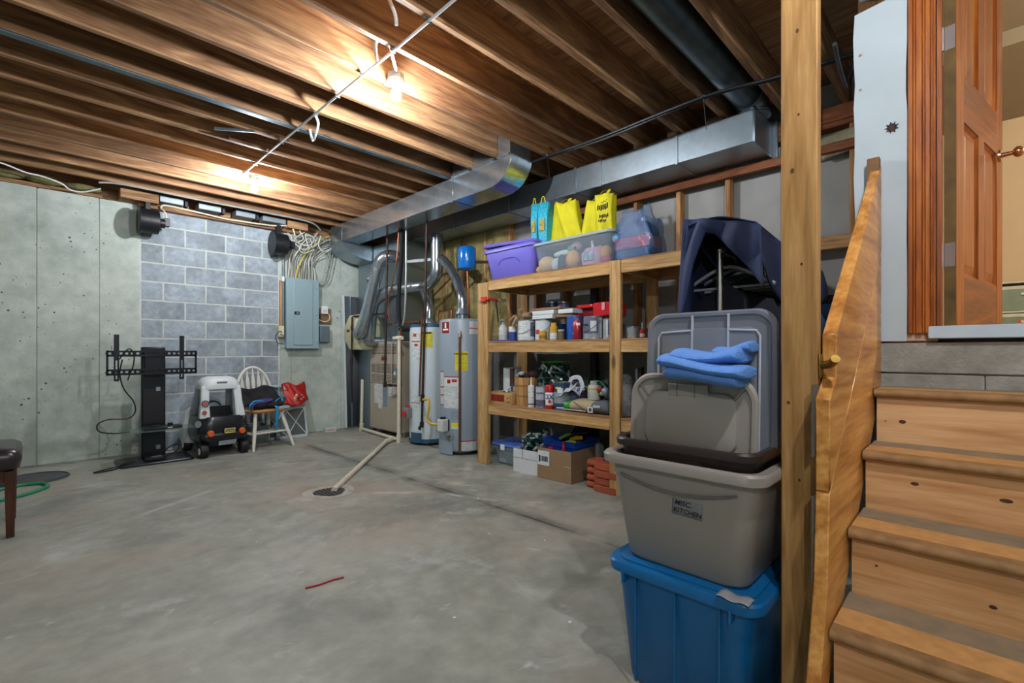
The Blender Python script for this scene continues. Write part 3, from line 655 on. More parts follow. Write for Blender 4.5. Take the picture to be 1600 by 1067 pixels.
def on(c, R, px0, px1, py0, py1):     # label extents from photo pixels on a heater's near side
    f = c[0]*math.sin(CAM_YAW)+c[1]*math.cos(CAM_YAW)-R*.9; r = c[0]*math.cos(CAM_YAW)-c[1]*math.sin(CAM_YAW)
    pc = 800+740*r/(f+R*.9); ac = math.atan2(-c[1], -c[0])
    A = lambda p: ac+math.asin(max(-1, min(1, (p-pc)/740*f/R)))
    Z = lambda q: 1.07+(550-q)/740*f
    return A(px0), A(px1), Z(py1), Z(py0)
def lab(t, c, R, box, mat, name='notice', off=.0012): return put(t, c, name, patch(c, R, *on(c, R, *box), off=off), mat)
lab(h1, C1, R1, (644,656,517,563), M_GREENTXT); lab(h1, C1, R1, (644,656,532.5,534.5), M_REDI, 'notice_band', .002); lab(h1, C1, R1, (646,651,521,526), M_REDI, 'warning_mark', .002); lab(h1, C1, R1, (648,653,537,541), M_REDI, 'warning_mark', .002)
lab(h1, C1, R1, (657,676,518,543), printed('yellow_print', '#d6cb22', '#8d8720', 80, 120, .45), 'energy_label'); lab(h1, C1, R1, (659,674,519,521.5), M_INK, 'energy_heading', .002)
lab(h1, C1, R1, (643,656,617,643), M_GREENTXT); lab(h1, C1, R1, (643.5,656,629,630), M_REDI, 'notice_band', .002)
lab(h1, C1, R1, (643,659,676,692), M_HB, 'burner_door', .006)
# gas valve of the white heater
a = on(C1, R1, 642, 643, 650, 655)[0]; vx, vy = C1[0]+(R1+.04)*math.cos(a), C1[1]+(R1+.04)*math.sin(a)
put(h1, C1, 'gas_valve', MB().box(vx-.035, vx+.03, vy-.04, vy+.04, .31, .43), pm('valve_grey', '#7c8184', .5), bevel=.008)
put(h1, C1, 'valve_knob', MB().cyl((vx-.035, vy, .36), (vx-.06, vy-.01, .36), .028), pm('valve_red', '#c42a26', .4))
put(h1, C1, 'valve_knob', MB().cyl((vx, vy, .43), (vx, vy, .452), .026), pm('valve_red', '#c42a26', .4))
# flue of the white heater
fl1 = ptube('flue_pipe', [(C1[0],C1[1],1.40),(C1[0],C1[1],1.53),(3.35,4.66,1.62),(3.38,4.76,1.72),(3.40,4.84,1.80),(3.40,4.88,1.86)], .052, M_GALV, h1, 18)
put(h1, C1, 'draft_hood', MB().lathe([(.10,1.402),(.10,1.41),(.056,1.47)], (*C1,0), 24), M_GALVD)
# grey one
C2 = (3.29, 3.98); R2 = .245
h2 = heater('grey-blue water heater with yellow energy label next to shelving post', C2, R2, 1.42, None, 1)
M_HG = pm('grey_enamel', '#8b9aa6', .35, var=.04, scale=4)
put(h2, C2, 'tank', MB().lathe([(R2-.012,.035),(R2,.05),(R2,1.395),(R2-.006,1.41),(R2-.03,1.42),(.03,1.43)], (*C2,0), 44), M_HG)
put(h2, C2, 'foot_ring', MB().lathe([(R2-.03,0),(R2-.03,.036)], (*C2,0), 32), M_BLACK)
lab(h2, C2, R2, (690.5,702,502.5,520.5), M_DKRED, 'maker_badge'); lab(h2, C2, R2, (690,702.5,502,521), M_WPAPER, 'badge_border', .0006)
lab(h2, C2, R2, (692,700.5,513.5,516), M_WINK, 'badge_lettering', .002); lab(h2, C2, R2, (695,697.5,504,512.5), M_WINK, 'badge_lettering', .002)
lab(h2, C2, R2, (733,752,502,522), M_FINE); lab(h2, C2, R2, (733,752,512,513.6), M_REDI, 'notice_band', .002)
lab(h2, C2, R2, (711,731,549,579), printed('yellow_print', '#d6cb22', '#8d8720', 80, 120, .45), 'energy_label')
q = on(C2, R2, 720, 721, 551, 553)
text('energy_heading', 'ENERGYGUIDE', .021, M_INK, h2, face_m((R2+.003)*math.cos(q[0]), (R2+.003)*math.sin(q[0]), q[2], q[0]), bold=.0006)
lab(h2, C2, R2, (694,718.5,588,604), M_WPAPER); lab(h2, C2, R2, (694,718.5,588,589.6), M_REDI, 'notice_band', .002)
lab(h2, C2, R2, (699,704,593,599), M_DKRED, 'warning_mark', .002); lab(h2, C2, R2, (706,714,592.5,597), M_REDI, 'warning_mark', .002)
lab(h2, C2, R2, (694,718.5,604.5,638), M_FINE); lab(h2, C2, R2, (688,693.3,580,636), M_FINE)
for yy in (580, 604, 617, 633): lab(h2, C2, R2, (688,693.3,yy,yy+2), M_REDI, 'notice_band', .002)
lab(h2, C2, R2, (705,719,641,655), printed('grey_print','#8b9aa6','#5d6870',70,110,.5)); lab(h2, C2, R2, (705,716,660,670), M_YLAB); lab(h2, C2, R2, (705,716,666.5,670), M_WPAPER, off=.002)
lab(h2, C2, R2, (717,744,688,704), M_FINE); lab(h2, C2, R2, (717,744,688,689.5), M_REDI, 'notice_band', .002)
lab(h2, C2, R2, (686.6,708,688,710), M_HG, 'burner_cover', .012)
a = on(C2, R2, 696, 697, 660, 665)[0]; vx, vy = C2[0]+(R2+.035)*math.cos(a), C2[1]+(R2+.035)*math.sin(a)
gv = put(h2, C2, 'gas_valve', MB().box(vx-.045, vx+.045, vy-.045, vy+.045, .245, .375), pm('valve_white', '#c3c8c6', .4), bevel=.012)
put(h2, C2, 'valve_knob', MB().cyl((vx, vy, .375), (vx, vy, .395), .03), M_BLACK)
put(h2, C2, 'valve_backing', MB().box(vx+.03, vx+.06, vy-.05, vy+.03, .25, .37), M_BLACK, bevel=.006)
a2 = on(C2, R2, 703.5, 704, 678, 680)[0]
put(h2, C2, 'drain_flange', MB().cyl((C2[0]+R2*math.cos(a2), C2[1]+R2*math.sin(a2), .20), (C2[0]+(R2+.01)*math.cos(a2), C2[1]+(R2+.01)*math.sin(a2), .20), .04), M_HG)
put(h2, C2, 'drain_valve', MB().cyl((C2[0]+R2*math.cos(a2), C2[1]+R2*math.sin(a2), .20), (C2[0]+(R2+.05)*math.cos(a2), C2[1]+(R2+.05)*math.sin(a2), .195), .014), pm('brass', '#a88a4c', .3, .85))
a3 = on(C2, R2, 719, 719.5, 600, 601)[0]; tx, ty = C2[0]+(R2+.045)*math.cos(a3), C2[1]+(R2+.045)*math.sin(a3)
ptube('relief_pipe', [(tx,ty,.035),(tx,ty,1.24)], .0125, pm('brown_pipe', '#69452f', .45, .3), h2, 10, 0)
put(h2, C2, 'relief_valve', MB().cyl((C2[0]+R2*math.cos(a3)*.95, C2[1]+R2*math.sin(a3)*.95, 1.25), (tx, ty, 1.25), .018).cyl((tx,ty,1.225),(tx,ty,1.265),.02).ball((tx,ty,1.268),.02), pm('valve_metal', '#b9b2a6', .3, .7))
fl2 = ptube('flue_pipe', [(C2[0],C2[1],1.43),(C2[0],C2[1],1.60),(3.30,4.0,1.68),(3.33,4.06,1.75),(3.38,4.22,1.93),(3.42,4.44,2.12),(3.42,4.55,2.18)], .054, M_GALV, h2, 18)
put(h2, C2, 'draft_hood', MB().lathe([(.075,1.475),(.085,1.48),(.055,1.54)], (*C2,0), 24), M_GALVD)
for k in range(3):
    a = math.radians(40+120*k); put(h2, C2, 'hood_leg', MB().box(C2[0]+.07*math.cos(a)-.008, C2[0]+.07*math.cos(a)+.008, C2[1]+.07*math.sin(a)-.003, C2[1]+.07*math.sin(a)+.003, 1.428, 1.478), M_GALVD)
# common vent from furnace
vt = thing('vent_pipe', 'galvanized round vent pipe bending from the furnace top towards the ceiling', 'pipe', loc=(3.42, 5.3, 1.2))
ptube('vent_section', [(3.42,5.66,1.205),(3.12,5.66,1.22),(3.10,5.62,1.30),(3.10,5.58,1.60),(3.12,5.50,1.74),(3.20,5.30,1.84),(3.33,5.02,1.87),(3.41,4.84,1.885),(3.43,4.72,1.94),(3.44,4.65,2.02),(3.44,4.64,2.12)], .075, M_GALV, vt, 20)
ptube('vent_section', [(3.44,4.64,2.10),(3.44,4.64,2.485)], .074, M_GALV, vt, 20, 0, rings=[((3.44,4.64,2.12),(3.44,4.64,2.15)), ((3.44,4.64,2.33),(3.44,4.64,2.36))])
ptube('tee_branch', [(3.42,4.80,1.90),(3.40,4.86,1.86)], .058, M_GALV, vt, 18, 0)
ob('hanger_strap', MB().obox((3.40,4.60,2.18),(3.30,5.10,2.20),.004,.035), pm('strap_white','#b9c6ca',.4,.4), vt, world=True)

# ================================================================ pipes
def pipe_thing(name, label, pts, r, mat, n=10, sp_=0, cat='pipe', fit=()):
    t = thing(name, label, cat, loc=tuple(pts[0][:2])+(min(p[2] for p in pts),))
    ob('pipe_run', MB().tube(spline(pts, sp_) if sp_ else pts, r, n=n), mat, t, world=True, smooth=50)
    for (p, q) in fit: ob('fitting', MB().cyl(p, q, r*1.55, n=12), mat, t, world=True)
    return t
pipe_thing('gas_pipe', 'dark iron gas pipe dropping in front of the furnace louvres', [(3.08,5.16,2.49),(3.08,5.20,1.2),(3.08,5.215,.72),(3.08,5.21,.66)], .014, M_IRON,
   fit=[((3.08,5.185,1.50),(3.08,5.187,1.57)),((3.08,5.215,.64),(3.08,5.213,.70))])
pipe_thing('gas_branch', 'dark iron gas branch running sideways to furnace side', [(3.08,5.215,.665),(3.09,4.98,.665),(3.14,4.93,.66)], .012, M_IRON, fit=[((3.085,5.13,.665),(3.086,5.08,.665))])
pipe_thing('water_line', 'thin dark pipe crossing to the cream humidifier and dropping beside it', [(3.08,5.18,1.545),(3.0,5.86,1.541),(2.99,5.885,1.53),(2.99,5.895,1.30),(2.99,5.91,.62),(3.0,5.91,.40)], .011, M_IRON,
   fit=[((2.99,5.895,1.42),(2.99,5.895,1.36)), ((2.99,5.90,.98),(2.99,5.90,.90))])
pipe_thing('gas_riser', 'dark iron gas riser hanging in front of the white heater', [(3.04,4.28,2.49),(3.04,4.31,1.6),(3.035,4.365,.36),(3.035,4.37,.27)], .014, M_IRON,
   fit=[((3.035,4.352,.60),(3.035,4.36,.52)), ((3.035,4.368,.30),(3.035,4.372,.24))])
pipe_thing('gas_hose', 'yellow flexible gas hose curling between the two heaters', [(3.035,4.355,.545),(3.02,4.26,.555),(3.01,4.20,.55),(3.0,4.19,.46),(2.995,4.21,.36),(3.0,4.17,.31),(3.03,4.09,.30),(3.05,4.07,.305)], .014, pm('yellow_hose', '#c9a52c', .45), 10, 5, 'hose')
pipe_thing('gas_stub', 'rusty iron stub pipe at the foot of white heater', [(3.035,4.37,.27),(3.05,4.44,.22),(3.09,4.48,.20)], .014, M_IRON)
pipe_thing('copper_pipe', 'copper pipe running down left side of the white heater', [(3.10,4.50,1.415),(3.07,4.83,1.415),(3.07,4.845,1.40),(3.08,4.87,.30)], .012, M_COPPER)
pipe_thing('copper_pipe', 'copper pipe beside the black gas riser over the white heater', [(3.045,4.355,1.50),(3.045,4.375,1.45),(3.04,4.42,.62),(3.04,4.42,.58)], .011, M_COPPER)
pipe_thing('copper_pipe', 'copper cross pipe joining the tops of both heaters', [(3.33,4.47,1.41),(3.33,4.47,1.535),(3.33,4.42,1.54),(3.24,4.11,1.54),(3.23,4.09,1.53),(3.23,4.09,1.43)], .011, M_COPPER,
   fit=[((3.33,4.47,1.50),(3.33,4.47,1.55))])
pipe_thing('copper_pipe', 'long bare copper pipe slanting behind the blue tank', [(3.52,4.30,2.05),(3.50,4.80,1.76)], .012, M_COPPER)
pipe_thing('copper_pipe', 'upright copper pipe under the blue expansion tank', [(3.42,4.02,1.42),(3.44,4.07,1.97)], .013, M_COPPER, fit=[((3.432,4.052,1.78),(3.435,4.058,1.83))])
et = thing('expansion_tank', 'glossy blue expansion tank above the grey water heater', 'tank', loc=(3.45, 4.09, 1.97))
ob('tank_shell', MB().lathe([(.02,0),(.06,.006),(.094,.02),(.103,.045),(.103,.235),(.097,.255),(.07,.268),(.015,.272)], (3.45,4.09,1.985), 32), pm('tank_blue', '#0b6fc4', .18, var=.04, coat=.5), et, world=True)
ob('stem', MB().cyl((3.445,4.075,1.95), (3.45,4.09,1.99), .018), M_COPPER, et, world=True); ob('air_valve', MB().cyl((3.45,4.09,2.25), (3.45,4.09,2.275), .008), M_BLACK, et, world=True)
ob('tank_bracket', MB().obox((3.50,4.03,2.08),(3.80,3.86,2.10),.012,.03), M_IRON, et, world=True)
ln = thing('line_set', 'black insulated refrigerant line bending down beside the furnace', 'hose', loc=(3.05, 4.8, 1.3))
ob('insulated_line', MB().tube(spline([(3.05,4.80,2.49),(3.05,4.80,2.2),(3.06,4.86,1.85),(3.06,4.87,1.60),(3.06,4.85,1.42),(3.07,4.80,1.36),(3.12,4.74,1.345),(3.20,4.90,1.34),(3.22,5.10,1.35)],6), .024, n=12), pm('foam_black','#15161a',.85), ln, world=True)
ob('copper_line', MB().tube(spline([(3.04,4.84,2.49),(3.04,4.90,2.1),(3.05,5.06,1.75),(3.05,5.10,1.55),(3.06,5.02,1.42),(3.09,4.93,1.38)],6), .008, n=8), M_COPPER, ln, world=True)
cv = thing('conduit', 'thin grey electrical conduit dropping to the furnace switch box', 'conduit', loc=(3.05, 4.72, .85))
ob('conduit_pipe', MB().tube(spline([(3.05,4.70,2.49),(3.05,4.705,1.9),(3.06,4.76,1.45),(3.10,4.95,1.25),(3.16,5.04,1.05),(3.17,5.05,.88)],6), .0115, n=10), pm('conduit_grey','#b0b9ba',.35,.6), cv, world=True)
ob('switch_box', MB().box(3.13,3.20,5.03,5.105,.74,.88), pm('box_grey','#75838a',.45,.3), cv, bevel=.005, world=True); ob('toggle', MB().box(3.12,3.13,5.055,5.08,.79,.83), M_WHITEP, cv, world=True)
# cream PVC condensate drain: two legs on the floor and the run to the drain hole
pv = thing('condensate_drain', 'cream PVC drain pipe running from the furnace across floor to the drain hole', 'pipe', loc=(3.08, 4.95, 0))
def pvc(pts, r=.021): return ob('pipe_run', MB().tube(pts, r, n=12), M_PVC, pv, world=True, smooth=50)
pvc([(3.06,4.86,1.23),(3.06,4.875,.05)]); pvc([(3.06,4.875,.035),(3.09,5.05,.028),(3.17,5.97,.03)]); pvc([(3.17,5.98,.03),(3.155,5.92,.70)])
pvc([(3.08,5.00,.03),(2.95,4.95,.03),(1.64,3.52,.012)], .022)
pvc([(3.06,4.80,1.235),(3.06,4.98,1.235)], .022)
for p, q in [((3.06,4.872,.09),(3.06,4.876,.0)), ((3.165,5.96,.10),(3.172,5.985,.005)), ((3.06,4.83,1.235),(3.06,4.89,1.235)), ((3.0,4.96,.03),(2.92,4.92,.03))]:
    ob('elbow', MB().cyl(p, q, .028, n=14), M_PVC, pv, world=True)
# floor drain
fd = thing('floor_drain', 'round dark floor drain hole with a crusted concrete rim', 'drain', loc=(1.61, 3.53, 0))
ring = []
for k in range(28):
    a = 2*math.pi*k/28; ring.append((a, .135+.012*math.sin(3*a)+random.uniform(-.006,.006)))
rb = MB(); rb.loft([[((r+.05)*math.cos(a), (r+.05)*math.sin(a), .0012) for a, r in ring], [(r*math.cos(a), r*math.sin(a), .004) for a, r in ring], [((r-.02)*math.cos(a), (r-.02)*math.sin(a), .0015) for a, r in ring]], cap0=False, cap1=False)
ob('crusted_rim', rb, concrete('drain_crust', ['#8a8379','#a9a59b','#c3c1b8'], scale=6), fd)
ob('grate', MB().cyl((0,0,.0005),(0,0,.0018),.118,n=28), pm('drain_dark','#2e2b28',.8,var=.5,scale=30), fd)
for k in range(-3, 4): ob('grate_bar', MB().box(k*.03-.005, k*.03+.005, -math.sqrt(.108**2-(k*.03)**2), math.sqrt(.108**2-(k*.03)**2), .0018, .0042), pm('drain_iron','#5a5450',.7,.3,.4,30), fd)
# ================================================================ service panel and cables on the back wall
M_PANEL = pm('panel_grey', '#8ea7ae', .45, .15, .04, 4)
sp_ = thing('breaker_panel', 'grey steel breaker panel on the concrete wall with cables entering its top', 'panel', loc=(2.48, YB, 1.12))
ob('backbox', MB().box(2.29, 2.69, 6.245, 6.329, 1.125, 2.01), M_PANEL, sp_, world=True, bevel=.004)
ob('cover', MB().box(2.282, 2.698, 6.232, 6.246, 1.115, 2.02), M_PANEL, sp_, world=True, bevel=.004)
ob('panel_door', MB().box(2.365, 2.615, 6.222, 6.233, 1.16, 1.98), M_PANEL, sp_, world=True, bevel=.005)
ob('latch', MB().box(2.375, 2.44, 6.216, 6.223, 1.55, 1.59), M_BLACK, sp_, world=True, bevel=.002)
ob('latch_button', MB().box(2.40, 2.425, 6.213, 6.217, 1.562, 1.578), pm('latch_white', '#9aa0a2', .4), sp_, world=True)
for z in (1.2, 1.55, 1.9): ob('screw', MB().cyl((2.67, 6.233, z), (2.67, 6.228, z), .006, n=8), M_GALV, sp_, world=True)
cabc = ['#b9bcb4', '#c7c7bb', '#a7aaa3', '#8f8a7c', '#c9cabf', '#9aa3a3', '#6f6a60']
for k in range(19):
    x = 2.31+.019*k+random.uniform(-.004,.004); y0 = 6.28+random.uniform(-.02,.02)
    tx = x+.05+random.uniform(-.02,.34)*(k/19+.25); tz = 2.60+random.uniform(-.02,.06)
    pts = [(x, y0, 1.99), (x+random.uniform(-.01,.01), y0, 2.12), (x+random.uniform(-.02,.02), 6.27+random.uniform(-.03,.03), 2.26), (x+.4*(tx-x)+random.uniform(-.02,.03), 6.24+random.uniform(-.05,.04), 2.42), (tx, 6.22+random.uniform(-.06,.05), 2.53), (tx+.10, 6.20+random.uniform(-.05,.08), tz)]
    col = cabc[k % len(cabc)]
    ob('cable', MB().tube(spline(pts, 5), random.uniform(.006,.010), n=7), pm('cable_'+col[1:], col, .5, var=.06), sp_, world=True)
ob('cable', MB().tube(spline([(2.405,6.25,1.99),(2.41,6.24,2.10),(2.47,6.21,2.27),(2.58,6.19,2.44),(2.70,6.19,2.55),(2.82,6.19,2.62)],6), .009, n=8), pm('cable_yellow','#c9b23a',.45), sp_, label='yellow cable', world=True)
for dx in (0, .03, .07):     # slack loops drooping to the right
    ob('cable', MB().tube(spline([(2.62+dx,6.30,2.0),(2.68+dx,6.27,1.97),(2.76+dx,6.26,2.05),(2.80+dx,6.25,2.25),(2.83+dx,6.24,2.45),(2.86+dx,6.23,2.61)],6), .006, n=7), pm('cable_grey','#8e948f',.5), sp_, world=True)
ob('cable', MB().tube(spline([(2.70,6.18,2.60),(2.66,6.16,2.47),(2.72,6.15,2.40),(2.82,6.15,2.45),(2.87,6.14,2.60),(2.90,6.13,2.70)],6), .008, n=8), pm('cable_c7c7bb','#c7c7bb',.5), sp_, world=True)
ob('cable_tangle', MB().tube(spline([(2.42,6.17,2.62),(2.46,6.15,2.52),(2.40,6.16,2.46),(2.52,6.14,2.44),(2.60,6.15,2.54),(2.48,6.13,2.58),(2.54,6.15,2.42),(2.66,6.16,2.50)],8), .007, n=7), pm('cable_c9cabf','#c9cabf',.5), sp_, world=True)
ob('cable_tangle', MB().tube(spline([(2.36,6.17,2.45),(2.45,6.14,2.38),(2.56,6.14,2.44),(2.52,6.13,2.53),(2.41,6.15,2.40),(2.47,6.16,2.34),(2.60,6.15,2.40)],8), .007, n=7), pm('cable_b9bcb4','#b9bcb4',.5), sp_, world=True)
co = thing('feeder_conduit', 'thin grey conduit along the left edge of the breaker panel', 'conduit', loc=(2.27, 6.3, 1.2))
ob('conduit_pipe', MB().cyl((2.265, 6.295, 1.25), (2.265, 6.295, 2.45), .014, n=10), pm('conduit_steel', '#74838a', .4, .6), co, world=True)
ob('coupling', MB().cyl((2.265, 6.295, 1.97), (2.265, 6.295, 2.03), .02, n=10), M_WHITEP, co, world=True)
ol = thing('outlet_board', 'narrow wooden strip carrying a cream outlet left of the breaker panel', 'outlet', loc=(2.25, YB, 1.27))
ob('backing_strip', MB().box(2.228, 2.262, 6.30, 6.329, 1.33, 1.98), M_STUD, ol, world=True, bevel=.002)
ob('outlet_box', MB().box(2.20, 2.262, 6.25, 6.30, 1.26, 1.40), M_CREAM, ol, world=True, bevel=.004)
ob('plug', MB().cyl((2.225, 6.25, 1.31), (2.225, 6.215, 1.31), .018, n=10), M_WHITEP, ol, world=True)
ob('cord', MB().tube(spline([(2.225,6.215,1.31),(2.19,6.20,1.33),(2.15,6.22,1.27),(2.18,6.25,1.19),(2.26,6.28,1.17)],6), .005, n=7), M_BLACK, ol, world=True)
bb = thing('cable_junction', 'small white junction device on a brown wood board beside the breaker panel', 'junction box', loc=(2.82, YB, 1.45))
ob('backing_board', MB().box(2.735, 2.90, 6.31, 6.329, 1.45, 1.66), pm('brown_board', '#7a6145', .8, var=.2), bb, world=True, bevel=.002)
ob('device', MB().box(2.755, 2.84, 6.275, 6.31, 1.585, 1.69), M_WHITEP, bb, world=True, bevel=.004); ob('device_port', MB().box(2.775, 2.82, 6.272, 6.276, 1.605, 1.64), M_FINE, bb, world=True)
ob('patch_cord', MB().tube(spline([(2.83,6.28,1.60),(2.86,6.27,1.56),(2.845,6.27,1.50),(2.78,6.28,1.48),(2.71,6.29,1.51)],6), .006, n=7), M_PVC, bb, world=True)
ob('small_switch', MB().box(2.71, 2.735, 6.27, 6.31, 1.52, 1.58), M_BLACK, bb, world=True)
ob('meter_box', MB().box(2.72, 2.855, 6.25, 6.329, 1.20, 1.42), pm('meter_grey', '#5c6a73', .5), world=True, bevel=.012, label='small dark grey box with rounded corners right of the breaker panel', cat='box')
# black cylindrical horns hanging at the top of the wall
def horn(x, z, R, label):
    t = thing('horn_housing', label, 'housing', loc=(x, 6.18, z), group='black horn housings')
    ob('flange', MB().cyl((0,0,0), (.014,0,0), R, n=32), M_BLACK, t, bevel=.003)
    ob('drum', MB().cyl((.014,0,0), (.17,0,0), R*.86, n=32), M_BLACK, t, bevel=.004)
    ob('band', MB().cyl((.10,0,0), (.112,0,0), R*.88, n=32), M_BLACK, t)
    ob('neck', MB().cyl((.17,0,0), (.225,0,.0), R*.34, n=20), M_BLACK, t)
    ob('plug_box', MB().box(.21, .265, -.035, .035, -.03, .055), M_BLACK, t, bevel=.004)
    ob('mount_bracket', MB().box(.06, .10, -.02, .12, R*.6, 2.64-z), M_BLACK, t)
    ob('lead', MB().tube(spline([(.24,0,.055),(.238,0,.10),(.215,.01,.145),(.20,.04,.165)],5), .006, n=7), M_PVC, t)
    return t
horn(.79, 2.437, .145, 'black cylindrical housing casting a round shadow over the bare concrete')
horn(2.09, 2.41, .15, 'black cylindrical housing close to the cable bundle')
# timber, grey hangers and cables along the wall top
ob('ledger_block', MB().box(.645, .96, 6.15, 6.33, 2.632, 2.727), M_JOIST, ceil, bevel=.003, seg=1, world=True)
ob('ledger_block', MB().box(2.27, 2.52, 6.15, 6.33, 2.632, 2.72), M_JOIST, ceil, bevel=.003, seg=1, world=True)
ob('ledger', MB().box(.80, 2.50, 6.25, 6.335, 2.596, 2.63), M_JOIST, ceil, bevel=.003, seg=1, world=True)
M_HANG = pm('hanger_grey', '#8d999f', .5, .5, .1)
for k, (a, b_) in enumerate([(.97,1.18),(1.32,1.54),(1.69,1.90),(1.985,2.25)]):
    t = ob('joist_hanger', MB().box(a, b_, 6.16, 6.32, 2.664, 2.728), M_HANG, label='flat grey metal block wedged on top of the block wall, %s from the left' % ['first','second','third','fourth'][k], cat='hanger', group='grey metal blocks on the wall', world=True, bevel=.004)
    ob('shim', MB().box(b_+.02-t.location.x, b_+.045-t.location.x, -.05, .05, 0, .06), pm('shim_dark','#3a4046',.6,.4), t)
ob('white_cable', MB().tube(spline([(.99,6.22,2.60),(1.02,6.20,2.64),(1.27,6.20,2.632),(1.45,6.21,2.622),(1.65,6.21,2.612),(2.07,6.20,2.628),(2.24,6.20,2.655),(2.32,6.20,2.665),(2.36,6.20,2.61),(2.37,6.19,2.55)],6), .009, n=8), M_PVC, world=True, label='cream cable running along the top of the block wall', cat='cable')
ob('grey_cable', MB().tube(spline([(.47,6.02,2.70),(.668,6.0,2.722),(1.28,6.0,2.716),(1.94,6.0,2.718),(2.48,6.02,2.715),(2.66,6.1,2.66)],6), .010, n=8), pm('cable_grey','#8e948f',.5), world=True, label='grey cable clipped below the last joist near the block wall', cat='cable')
ob('white_cable', MB().tube(spline([(-.40,6.0,2.72),(-.18,6.05,2.715),(-.02,6.12,2.69),(.088,6.15,2.69),(.214,6.18,2.665),(.281,6.24,2.635),(.373,6.25,2.64),(.50,6.2,2.69)],6), .007, n=8), M_WHITEP, world=True, label='loose white cable sagging over the concrete wall top at left', cat='cable')
# batts stuffed behind the cables at the left
for k in range(5):
    x = -.7+.27*k
    ob('insulation_tuft', MB().ball((x, 6.33, 2.70), .14, .05, .035, 10, 6), pm('tuft', '#77744a', .95, var=.35, bump=.9), ceil, world=True)

# ================================================================ cable and small things under the joists
cab = thing('ceiling_cable', 'long white cable stapled across joist bottoms between the two bulbs', 'cable', loc=(1.39, 3.0, 2.71))
ob('cable_run', MB().tube([(1.39, -2.3, 2.715), (1.39, 1.7, 2.715), (1.392, 2.2, 2.712), (1.385, 2.85, 2.714), (1.385, 4.75, 2.714), (1.39, 4.95, 2.715)], .0075, n=8), M_WHITEP, cab, world=True)
for y in JY:
    if -2 < y < 4.9: ob('staple', MB().box(1.372, 1.405, y-.022, y-.016, 2.705, 2.73), M_GALV, cab, world=True)
ob('cable_loop', MB().tube(spline([(1.39,3.28,2.72),(1.41,3.27,2.66),(1.42,3.34,2.605),(1.44,3.42,2.60),(1.46,3.50,2.65),(1.46,3.53,2.72)],6), .0085, n=8), M_WHITEP, cab, world=True)
ob('cable_tail', MB().tube(spline([(1.39,2.44,2.72),(1.36,2.40,2.80),(1.39,2.33,2.82),(1.47,2.40,2.76),(1.53,2.46,2.735)],6), .009, n=8), M_WHITEP, cab, world=True)
ob('cable_tail', MB().tube(spline([(1.20,2.04,2.90),(1.21,2.03,2.80),(1.235,2.0,2.70),(1.24,1.995,2.645)],6), .009, n=8), M_WHITEP, cab, world=True)
bc = thing('black_cable', 'pair of black cables sagging along the joists in front of the supply duct', 'cable', loc=(3.03, 1.9, 2.7))
for dx, sg in ((0, 0), (.018, .012)):
    ob('cable_run', MB().tube(spline([(3.06+dx,3.0,2.714),(3.035+dx,2.555,2.706),(3.03+dx,2.0,2.695-sg),(3.028+dx,1.25,2.706),(3.10+dx,.86,2.70),(3.16+dx,.45,2.70)],8), .010, n=8), M_BLACK, bc, world=True)
for y in (2.555, 1.25): ob('cable_clip', MB().ball((3.03, y, 2.712), .018, n=8, m=6), M_BLACK, bc, world=True); ob('drop_wire', MB().cyl((3.03, y, 2.70), (3.05, y-.01, 2.50), .002, n=5), M_BLACK, bc, world=True)
ob('loose_strip', MB().obox((.96,4.02,2.722),(1.18,3.86,2.722),.012,.02), pm('strip_steel', '#5c717b', .45, .6, .25, 8), world=True, label='short grey metal strip lying across the joists near the steel-edged joist', cat='strip')
# cables behind the post near the door wall
ob('black_cable', MB().tube(spline([(3.16,.46,2.70),(3.10,.50,2.55),(2.95,.48,2.44),(2.60,.45,2.39),(2.40,.43,2.38)],6), .009, n=8), M_BLACK, world=True, label='black cable hanging behind the timber post beside the drywall edge', cat='cable')
# ================================================================ television stand
M_STAND = pm('stand_black', '#1b2026', .3, .2)
tv = thing('tv_stand', 'black empty television stand with slotted mount rails and glass shelf by the wall', 'tv stand', loc=(.88, 5.78, 0))
b0 = MB(); b0.rrloft([(.872,5.79,.585,.44,.0),(.872,5.79,.585,.44,.014),(.872,5.79,.57,.425,.022)], r=.04); ob('base_plate', b0, M_STAND, tv, world=True)
cmb = MB().box(.775, .97, 5.86, 5.93, .022, 1.12); ob('column', cmb, M_STAND, tv, bevel=.012, world=True)
ob('column_groove', MB().box(.79, .955, 5.855, 5.861, .36, .70), M_BLACK, tv, world=True)
for z in (.90, .70, .12): ob('cable_hole', MB().box(.89, .925, 5.852, 5.861, z-.02, z+.02), pm('hole_light', '#7b8890', .6), tv, world=True)
for k, z in enumerate((.885, 1.062)):
    mb = MB().box(.51, 1.22, 5.80, 5.812, z-.036, z-.015).box(.51, 1.22, 5.80, 5.812, z+.004, z+.022)
    n = 17
    for i in range(n+1):
        x = .51+(1.22-.51)*i/n; mb.box(x-.010, x+.010, 5.801, 5.811, z-.015, z+.004)
    ob('mount_rail', mb, M_STAND, tv, world=True)
ob('rail_end', MB().box(.505, .522, 5.80, 5.812, .85, 1.084), M_STAND, tv, world=True); ob('rail_end', MB().box(1.208, 1.225, 5.80, 5.812, .85, 1.084), M_STAND, tv, world=True)
ob('mount_block', MB().box(.80, .95, 5.812, 5.862, .84, 1.09), M_STAND, tv, world=True)
for x in (.578, 1.092):
    ob('bracket_arm', MB().box(x-.019, x+.019, 5.775, 5.799, .99, 1.235).box(x-.019, x-.007, 5.775, 5.799, .795, .99).box(x+.007, x+.019, 5.775, 5.799, .795, .99).box(x-.007, x+.007, 5.778, 5.799, .795, .815).box(x-.007, x+.007, 5.778, 5.799, .875, .90), M_STAND, tv, world=True)
